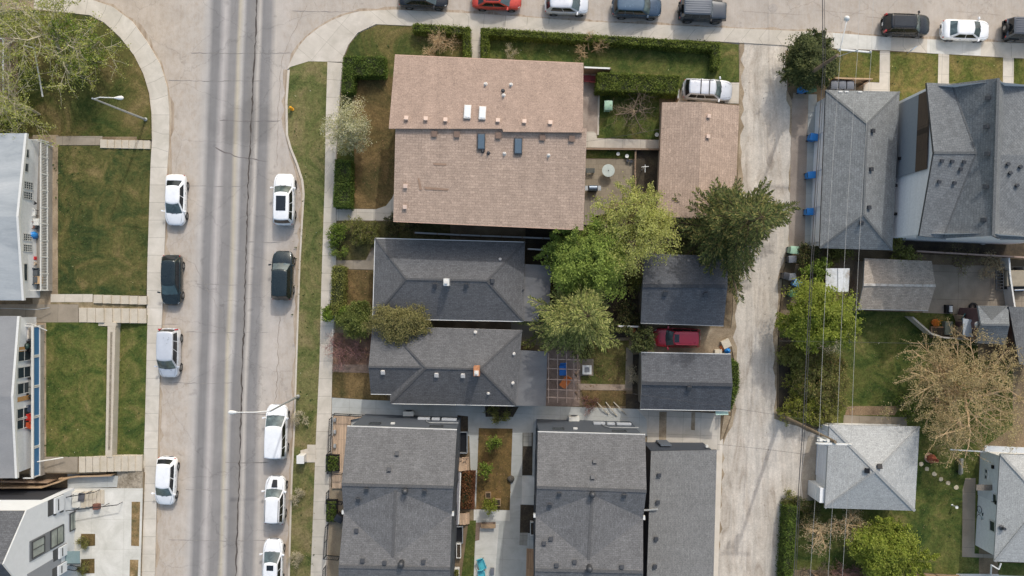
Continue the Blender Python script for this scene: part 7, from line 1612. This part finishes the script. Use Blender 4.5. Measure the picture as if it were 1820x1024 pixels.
# lower patio
t = thing('glass_table', 'round glass patio table on the paver patio', 'table', G(1078, 308, .13)); c = Vector(t.location); c = U(1079, 306, 0) + Vector((0, 0, .13)); mb = MB(); mb.lathe([(.56, .70), (.58, .72), (.56, .74), (.1, .742)], c, 26); mb.build('tabletop', plain('frosted_glass', lin(176, 184, 178), .15, amt=.12, scale=2.5), t)
for k in range(4): a = 1.57 * k + .6; mb = MB(); mb.tube([c + Vector((math.cos(a) * .38, math.sin(a) * .38, 0)), c + Vector((math.cos(a) * .30, math.sin(a) * .30, .7))], .022, 6); mb.build('leg', m_black, t)
mb = MB(); mb.lathe([(.03, .0), (.03, .8), (.05, .82)], c, 8); mb.build('umbrella_stem', m_black, t)
t = thing('barbecue', 'grey lidded barbecue at the duplex wall by the wooden deck', 'barbecue', G(1052, 338, .13)); c = G(1052, 337, .13); mb = MB(); mb.box(c + Vector((0, 0, .42)), (.85, .5, .8)); mb.build('cart', m_black, t, bevel=.02)
mb = MB(); rows = [[c + Vector((x, .26 * math.cos(a), .82 + .26 * math.sin(a))) for a in [math.pi * k / 8 for k in range(9)]] for x in (-.36, -.34, .34, .36)]; mb.grid(rows); mb.ngon(range(9)); mb.ngon(range(27, 36)); mb.build('hood', plain('hood_steel', lin(110, 122, 136), .3, .5), t, smooth=True)
for x in (-.58, .58): mb = MB(); mb.box(c + Vector((x, 0, .8)), (.26, .42, .05)); mb.build('side_shelf', m_galv, t)
def pot(label, px, py, r_, h_, mat, z=.12, plant=None, seed=0, name='flower_pot'):
    t = thing(name, label, 'pot', G(px, py, z)); c = G(px, py, z); mb = MB(); mb.lathe([(r_ * .7, 0), (r_, h_ * .9), (r_ * 1.08, h_ * .9), (r_ * 1.08, h_), (r_ * .9, h_), (r_ * .85, h_ * .85)], c, 16); mb.build('pot', mat, t)
    if plant:
        r = random.Random(seed); lb = MB()
        for _ in range(140): leaf(lb, c + Vector((r.gauss(0, r_ * .6), r.gauss(0, r_ * .6), h_ + abs(r.gauss(0, .12)))), (rv(r) + Vector((0, 0, .5))).normalized(), .09, r)
        lb.build('plant', plant, t)
    return t
pot('white pot on the lawn strip above the patio', 1097.5, 275, .15, .3, m_pwhite); pot('white pot at the patio corner by the fence', 1113, 279, .16, .32, m_pwhite); pot('dark pot beside the white patio corner pot', 1115, 287, .14, .25, pbk); pot('dark pot against the patio fence', 1121, 288, .14, .25, pbk)
pot('white tyre-like pot by the tan garage wall', 1166, 241, .17, .28, m_pwhite)
pot('orange flower pot on the grass above the angled fence', 1657, 573, .3, .4, m_orn, plant=leafmat('petal_orange', [lin(214, 130, 50), lin(226, 160, 70)], .2), seed=3)
pot('orange pot in the shade left of the wagon shrub', 1124, 586, .2, .4, m_orn); 
t = thing('clothes_post', 'white T shaped clothes post in the dark bed beside the patio', 'post', G(1142, 305, .12)); mb = MB(); mb.tube([G(1140, 303, .12), G(1140, 303, 1.9)], .04, 8); mb.build('post', m_pwhite, t); mb = MB(); mb.bar(G(1134, 303, 1.86), G(1146, 302, 1.86), .05, .05); mb.bar(G(1140, 299, 1.86), G(1140, 312, 1.8), .05, .05); mb.build('arm', m_pwhite, t)
# pergola and what stands under it
t = thing('pergola', 'wooden lattice pergola at the back of the grey bungalow', 'pergola', G(1000, 672, .13)); z = 2.5
for y in (638, 655, 674, 692, 706): mb = MB(); mb.bar(U(972, y, z), U(1031, y + 2, z), .07, .14); mb.build('rafter', noisy('lattice_wood', [lin(150, 130, 118), lin(178, 158, 144)], 2, 14, .15), t)
for x in (975, 991, 1007, 1020): mb = MB(); mb.bar(U(x, 628 if x < 1015 else 632, z + .12), U(x, 716 if x < 1015 else 706, z + .12), .05, .09); mb.build('purlin', noisy('lattice_wood', [lin(150, 130, 118), lin(178, 158, 144)], 2, 14, .15), t)
for x, y in ((1027, 636), (1027, 704), (1027, 670)): mb = MB(); p = U(x, y, z); mb.box((p.x, p.y, z / 2), (.11, .11, z)); mb.build('post', m_oldwood, t)
mb = MB(); mb.bar(U(1027, 630, z), U(1026, 712, z), .1, .16); mb.build('beam', m_oldwood, t)
chair('garden_chair', 'bright blue garden chair under the pergola', 999.5, 657, 0, m_blc, .13, True, fm=m_blc); chair('garden_chair', 'orange tilted garden chair under the pergola', 1003, 679, -35, m_orn, .13, True, fm=m_orn)
t = thing('fire_table', 'square pale fire table with a dark centre on pavers by the pergola', 'table', G(1042, 656, .13)); c = G(1042, 656, .13); mb = MB()
for dx, dy, a, b_ in ((-.32, 0, .18, .82), (.32, 0, .18, .82), (0, -.32, .455, .18), (0, .32, .455, .18)): mb.box(c + Vector((dx, dy, .5)), (a, b_, .07))
mb.build('frame', plain('table_pale', lin(196, 196, 192), .5), t); mb = MB(); mb.box(c + Vector((0, 0, .27)), (.6, .6, .45)); mb.build('burner', plain('burner_grey', lin(112, 114, 118), .6), t)
for k, (x0, y0, x1, y1) in enumerate(((1060, 714, 1081, 736), (1076, 714, 1096, 739), (1090, 714, 1112, 736))):
    mb = MB(); mb.tube([G(x0, y0, .2), G((x0 + x1) / 2, (y0 + y1) / 2, .42), G(x1, y1, .2)], .05, 6); tag(mb.build('garden_stake', plain('stake_pale', lin(176, 168, 152), .7)), ('pale stake lying across the grey path, left of three', 'pale stake lying across the grey path, middle of three', 'pale stake lying across the grey path, right of three')[k], 'stake', 'stakes lying by the grey path')
tpl('cardboard_box', 'open cream box with an orange side at the lane by the red wagon', 1290, 611, (.75, .75, .4), plain('box_cream', lin(200, 190, 170), .8, amt=.12), rz=25, cat='box'); tpl('board_offcut', 'orange board under the cream box', 1287, 617, (.7, .5, .12), m_orn, rz=30, cat='board'); tpl('cardboard_box', 'small flat cream box against the gable garage by the lane', 1276, 624.5, (.65, .35, .3), plain('box_cream', lin(200, 190, 170), .8), cat='box')
t = thing('rubbish_bag', 'bright blue rubbish bag at the corner of the gable garage', 'bag', G(1291, 623, .1)); mb = MB(); c = G(1291, 623, .1); mb.lathe([(.1, 0), (.28, .05), (.3, .2), (.2, .38), (.05, .45), (.09, .52)], c, 9); mb.build('bag', pb, t, smooth=True)
# right yard
t = thing('chiminea', 'terracotta chiminea on the lawn beside the pale pyramid garage', 'chiminea', G(1650, 813, .11)); c = G(1650, 813, .11); m_ter = noisy('terracotta', [lin(140, 76, 58), lin(176, 104, 80)], 3, 12, .2); mb = MB(); mb.lathe([(.2, 0), (.36, .2), (.42, .45), (.3, .75), (.16, .9), (.14, 1.2), (.18, 1.24), (.12, 1.24), (.1, .9)], c, 18); mb.build('pot', m_ter, t, smooth=True); mb = MB(); mb.lathe([(.44, .0), (.44, .08), (.3, .08)], c, 18); mb.build('stand', plain('sand_ring', lin(196, 160, 140), .8), t)
for k, (px, py) in enumerate(((1636, 824), (1646, 833), (1659, 842), (1671, 851), (1684, 858), (1698, 866))):
    c = G(px, py, .12); mb = MB(); r = random.Random(k); mb.prism([(c.x + r.uniform(.17, .25) * math.cos(a), c.y + r.uniform(.17, .25) * math.sin(a)) for a in [6.283 * j / 8 for j in range(8)]], .05, .15); tag(mb.build('stepping_stone', plain('stone_pale', lin(190, 178, 152), .9, amt=.12), bevel=.015), ('stepping stone nearest the pyramid garage wall', 'stepping stone second from the pyramid garage', 'stepping stone third from the pyramid garage', 'stepping stone fourth from the pyramid garage', 'stepping stone fifth from the pyramid garage', 'stepping stone nearest the white sided house')[k], 'stepping stone', 'stepping stones across the lawn')
t = thing('bird_bath', 'small white bird bath on the lawn facing the white sided house', 'bird bath', G(1691, 897, .11)); mb = MB(); mb.lathe([(.10, 0), (.04, .08), (.04, .6), (.13, .66), (.14, .7), (.04, .66)], G(1691, 897, .11), 14); mb.build('basin', m_pwhite, t)
t = thing('garden_hose', 'coiled brown hose ring on the white sided house wall', 'hose', G(1737, 932, .1)); mb = MB(); c = G(1739, 932, 1.0); mb.tube([c + Vector((-.08, .3 * math.cos(a), .3 * math.sin(a))) for a in [6.283 * k / 20 for k in range(21)]], .05, 6, 0, False); mb.build('coil', plain('hose_brown', lin(140, 110, 100), .7), t)
t = thing('climbing_bike', 'pale folded bicycle leaning on the white sided house wall', 'bicycle', G(1736, 912, .12)); 
for y in (903, 918): mb = MB(); c = G(1735, y, .46); mb.tube([c + Vector((0, .31 * math.cos(a), .31 * math.sin(a))) for a in [6.283 * k / 18 for k in range(19)]], .025, 5, 0, False); mb.build('wheel', m_tyre, t)
a, b_, c2, d = G(1735, 903, .46), G(1735, 918, .46), G(1735, 909, .9), G(1735, 911, .45); mb = MB(); mb.tube([a, c2, d, a], .02, 5); mb.tube([c2, G(1735, 916, .95), b_], .02, 5); mb.tube([d, G(1735, 916, .95)], .02, 5); mb.build('frame', plain('bike_teal', lin(150, 176, 178), .4), t); mb = MB(); mb.bar(G(1731, 916.5, 1.02), G(1739, 916.5, 1.02), .03, .03); mb.build('handlebar', m_black, t); mb = MB(); mb.box(G(1735, 908.5, .95), (.12, .26, .05)); mb.build('saddle', m_black, t)
t = thing('downpipe', 'white downpipe arm sticking out from the white sided house above the bench', 'pipe', U(1690, 799, 3.0)); mb = MB(); mb.bar(U(1689, 799, 3.0), U(1752, 803, 3.2), .1, .1); mb.build('pipe', m_fascw, t)
t = thing('downpipe', 'zigzag white downpipe at the lower corner of the white sided house', 'pipe', U(1770, 1000, 2.0)); mb = MB(); mb.bar(U(1779, 1001, 3.1), U(1775, 1012, 3.0), .1, .1); mb.bar(U(1775, 1012, 3.0), U(1762, 1004, 2.9), .1, .1); mb.bar(U(1762, 1004, 2.9), G(1757, 1020, .3), .1, .1); mb.build('pipe', m_fascw, t)
def ring_tyre(label, px, py, z, mat, r_=.33):
    mb = MB(); c = G(px, py, z); mb.lathe([(r_ * .55, .0), (r_, .0), (r_ * 1.04, .1), (r_, .2), (r_ * .55, .2), (r_ * .55, 0)], c, 20, cap=False); tag(mb.build('old_tyre', mat), label, 'tyre')
ring_tyre('pale old tyre lying under the rowhouse eave', 1744, 429, .12, m_fascg); ring_tyre('black tyre beside the cottage wing at the concrete yard', 1727, 545, .12, m_tyre, .36)
t = thing('gas_bottle', 'white gas cylinder in a dark rack at the edge of the concrete yard', 'gas bottle', G(1682, 549, .12)); mb = MB(); c = G(1682, 549, .12); mb.tube([c + Vector((0, -.28, .55)), c + Vector((0, .28, .55))], .15, 12); mb.build('cylinder', m_pwhite, t, smooth=False); mb = MB(); mb.box(c + Vector((0, 0, .2)), (.6, .75, .4)); mb.build('rack', m_black, t)
t = thing('garden_cart', 'small grey cart on the dirt beside the brown gable garage', 'cart', G(1511, 530, .1)); c = G(1511, 530, .1); mb = MB()
for dx, dy, a, b_ in ((-.3, 0, .05, .6), (.3, 0, .05, .6), (0, -.28, .56, .05), (0, .28, .56, .05)): mb.box(c + Vector((dx, dy, .45)), (a, b_, .3))
mb.box(c + Vector((0, 0, .31)), (.56, .52, .03)); mb.build('tray', plain('cart_grey', lin(156, 154, 146), .6), t)
for x in (-.34, .34): mb = MB(); mb.lathe([(.03, -.03), (.16, -.03), (.16, .03), (.03, .03)], c + Vector((x, 0, .16)), 12, axis='X'); mb.build('wheel', m_tyre, t)
t = thing('planter_box', 'raised timber bed of soil inside the angled fence corner', 'planter', G(1672, 590, .1)); mb = MB(); mb.box(G(1672, 590, .25), (2.2, 1.0, .3)); mb.build('box', m_oldwood, t); mb = MB(); mb.box(G(1672, 590, .405), (2.0, .8, .02)); mb.build('soil', m_darkbed, t)
tpl('storage_chest', 'grey green storage chest on the cottage yard beside the tan railing', 1684, 583, (.7, 1.2, .5), plain('trunk_green', lin(118, 124, 112), .7), .1, cat='chest')
chair('garden_chair', 'teal garden chair on the cottage deck', 1701, 565, 60, plain('chair_teal', lin(50, 92, 92), .6), .7)
# boulder in the courtyard
t = MB(); c = G(908, 850, .14); r = random.Random(9); rows = [[c + Vector((rr * (1 + r.uniform(-.2, .2)) * math.cos(a), rr * (1 + r.uniform(-.2, .2)) * math.sin(a), h_)) for a in [6.283 * k / 9 for k in range(9)]] for rr, h_ in ((.3, 0), (.33, .15), (.22, .32), (.06, .38))]; i = t.grid(rows, 0, True); t.ngon([i + 27 + k for k in range(9)]); tag(t.build('boulder', noisy('rock_dark', [lin(70, 66, 60), lin(100, 94, 86)], 3, 14, .3), smooth=False), 'dark boulder where the courtyard bed meets the grey path', 'boulder')
# left porches
def sofa(label, px, py, z, L, mat, cush):
    t = thing('porch_sofa', label, 'sofa', G(px, py, z)); c = G(px, py, z); mb = MB(); mb.box(c + Vector((0, 0, .22)), (.75, L, .3)); mb.box(c + Vector((-.32, 0, .5)), (.14, L, .5)); mb.build('frame', mat, t, bevel=.03)
    for k in range(2): mb = MB(); mb.box(c + Vector((.06, (k - .5) * L * .46, .43)), (.58, L * .42, .14)); mb.build('cushion', cush, t, bevel=.04)
    for s_ in (-1, 1): mb = MB(); mb.box(c + Vector((0, s_ * (L / 2 + .05), .38)), (.72, .1, .4)); mb.build('armrest', mat, t, bevel=.02)
sofa('dark wicker sofa with a grey cushion on the blue panelled porch', 82, 683, 1.6, 1.5, plain('wicker_dark', lin(58, 56, 56), .8), plain('cushion_grey', lin(132, 134, 132), .9)); sofa('dark porch seat under the pale roofed rowhouse, lowest on the railed porch', 86, 492, 1.6, 1.3, plain('seat_slate', lin(66, 74, 80), .8), plain('cushion_slate', lin(84, 88, 92), .9))
t = thing('barbecue', 'dark green covered barbecue on the blue panelled porch', 'barbecue', G(80, 612, 1.6)); c = G(79, 612, 1.6); mb = MB(); mb.box(c + Vector((0, 0, .4)), (.55, 1.0, .8)); mb.build('cart', m_black, t, bevel=.03); mb = MB(); mb.lathe([(.3, .8), (.3, .95), (.2, 1.08), (.04, 1.12)], c, 14); mb.build('hood', plain('hood_green', lin(44, 66, 60), .35), t, smooth=True)
tpl('covered_table', 'cream cloth covered table at the top of the blue panelled porch', 46, 593, (.9, .95, .7), plain('cloth_cream', lin(206, 196, 182), .9, amt=.12, scale=3), 1.6, cat='table', bevel=.06)
chair('porch_chair', 'red chair on the blue panelled porch', 84, 734, 90, plain('chair_bright_red', lin(196, 52, 44), .6), 1.6); chair('porch_chair', 'orange red chair below the red one on the blue panelled porch', 84, 748, 90, plain('chair_brick', lin(190, 84, 48), .6), 1.6); chair('porch_chair', 'dark blue grey chair above the red one on the blue panelled porch', 83, 719, 90, plain('chair_navy', lin(70, 80, 98), .6), 1.6)
tpl('wooden_crate', 'tan wooden crate at the lower end of the blue panelled porch', 44, 786, (.5, 1.6, .5), plain('orange_wood', lin(186, 144, 92), .6), 1.6, cat='crate')
t = thing('beach_bag', 'bright blue sack on the railed porch', 'bag', G(86, 420, 1.6)); mb = MB(); mb.lathe([(.12, 0), (.32, .1), (.34, .4), (.24, .7), (.08, .8)], G(84, 421, 1.6), 10); mb.build('bag', pb, t, smooth=True)
tpl('red_cooler', 'small red box on the railed porch', 59, 459, (.45, .3, .35), plain('cooler_red', lin(204, 48, 56), .5), 1.6, cat='cooler')
chair('porch_chair', 'white chair on the railed porch above the blue sack', 84, 382, 90, m_pwhite, 1.6); chair('porch_chair', 'brown chair on the railed porch just above the blue sack', 83, 404, 90, plain('chair_brown', lin(120, 88, 76), .7), 1.6)
pot('dark pot on the railed porch under the windows', 83, 365, .22, .4, pbk, 1.6); pot('dark pot with a dry plant beside the porch wall', 79, 388, .18, .35, pbk, 1.6, L_dk, 7); pot('beige pot on the railed porch below the red box', 84, 470, .18, .35, plain('pot_beige', lin(190, 170, 146), .7), 1.6)
tpl('side_table', 'white side table on the railed porch', 67, 395, (.5, .6, .5), m_pwhite, 1.6, cat='table'); tpl('side_table', 'tan side table at the bottom of the railed porch', 69, 498, (.5, .7, .45), plain('table_tan', lin(190, 160, 124), .7), 1.6, cat='table')
# porch stair rails
t = thing('stair_rail', 'white pipe rail at the top end of the railed porch', 'railing', G(105, 257, 1.1)); mb = MB(); mb.tube([G(92, 259, 2.5), G(106, 262, 2.2), G(110, 266, 1.3)], .04, 6); mb.build('pipe', m_pwhite, t)
t = thing('stair_rail', 'white pipe rail at the top end of the blue panelled porch', 'railing', G(90, 575, 1.1)); mb = MB(); mb.tube([G(60, 573, 2.5), G(86, 573, 2.4), G(101, 586, 1.4)], .04, 6); mb.build('pipe', m_pwhite, t)
t = thing('stair_rail', 'white pipe rail at the lower end of the blue panelled porch', 'railing', G(95, 810, 1.1)); mb = MB(); mb.tube([G(88, 812, 2.0), G(132, 806, 1.6)], .05, 6); mb.build('pipe', m_pwhite, t)
t = thing('handrail', 'long thin pale handrail in the shaded walk between the rowhouses', 'railing', G(60, 546, 1.1)); mb = MB(); mb.tube([G(-30, 545, 1.9), G(90, 549, 1.9), G(108, 546, 1.6)], .035, 6); mb.build('pipe', m_fascg, t)
# timbers and steps beside the white house
for lab, pts, h_, m_ in (('brown timber retaining fence beside the lowest front path', [(-60, 858), (96, 857), (130, 846)], 1.5, m_cedar), ('dark board fence right under the darker rowhouse eave', [(20, 848), (104, 850)], 1.2, m_oldwood), ('ochre timber edging along the lowest front path', [(118, 846), (150, 842), (208, 840)], .7, m_cedar)): fence('timber_fence', lab, pts, h_, m_, z=.3, post=.12)
t = thing('entry_stairs', 'pale concrete stairs with black handrails to the white gabled house', 'steps', G(160, 882, .4)); mb = MB(); q = [G(138, 870), G(153, 871), G(153, 898), G(138, 897)]; mb.prism([(a.x, a.y) for a in q], .4, .88); mb.build('landing', m_white, t)
for k in range(6): mb = MB(); x = 153.2 + k * 6; q = [G(x, 872 - k * .6), G(x + 6.8, 872 - k * .6), G(x + 6.8, 898 - k * .9), G(x, 898 - k * .9)]; mb.prism([(a.x, a.y) for a in q], .36, .82 - k * .07); mb.build('tread', m_tread, t)
for a, b_ in (((128, 876), (182, 868)), ((128, 899), (222, 890))): 
    mb = MB(); mb.bar(G(*a, 1.7), G(*b_, 1.3), .06, .06)
    for k in range(5): p = G(*a, 1.7).lerp(G(*b_, 1.3), k / 4); mb.bar((p.x, p.y, .4), p, .04, .04)
    mb.build('handrail', m_black, t)
tpl('brown_planter', 'small rust brown tub beside the white house stairs', 172, 900, (.5, .5, .5), plain('tub_brown', lin(110, 72, 60), .7), .4, cat='tub')
fence('railing', 'black railing cut off below the white house at the bottom edge', [(112, 1012), (128, 1000), (150, 1004)], 1.0, m_black, z=.4, style='rails', post=.05, cat='railing')
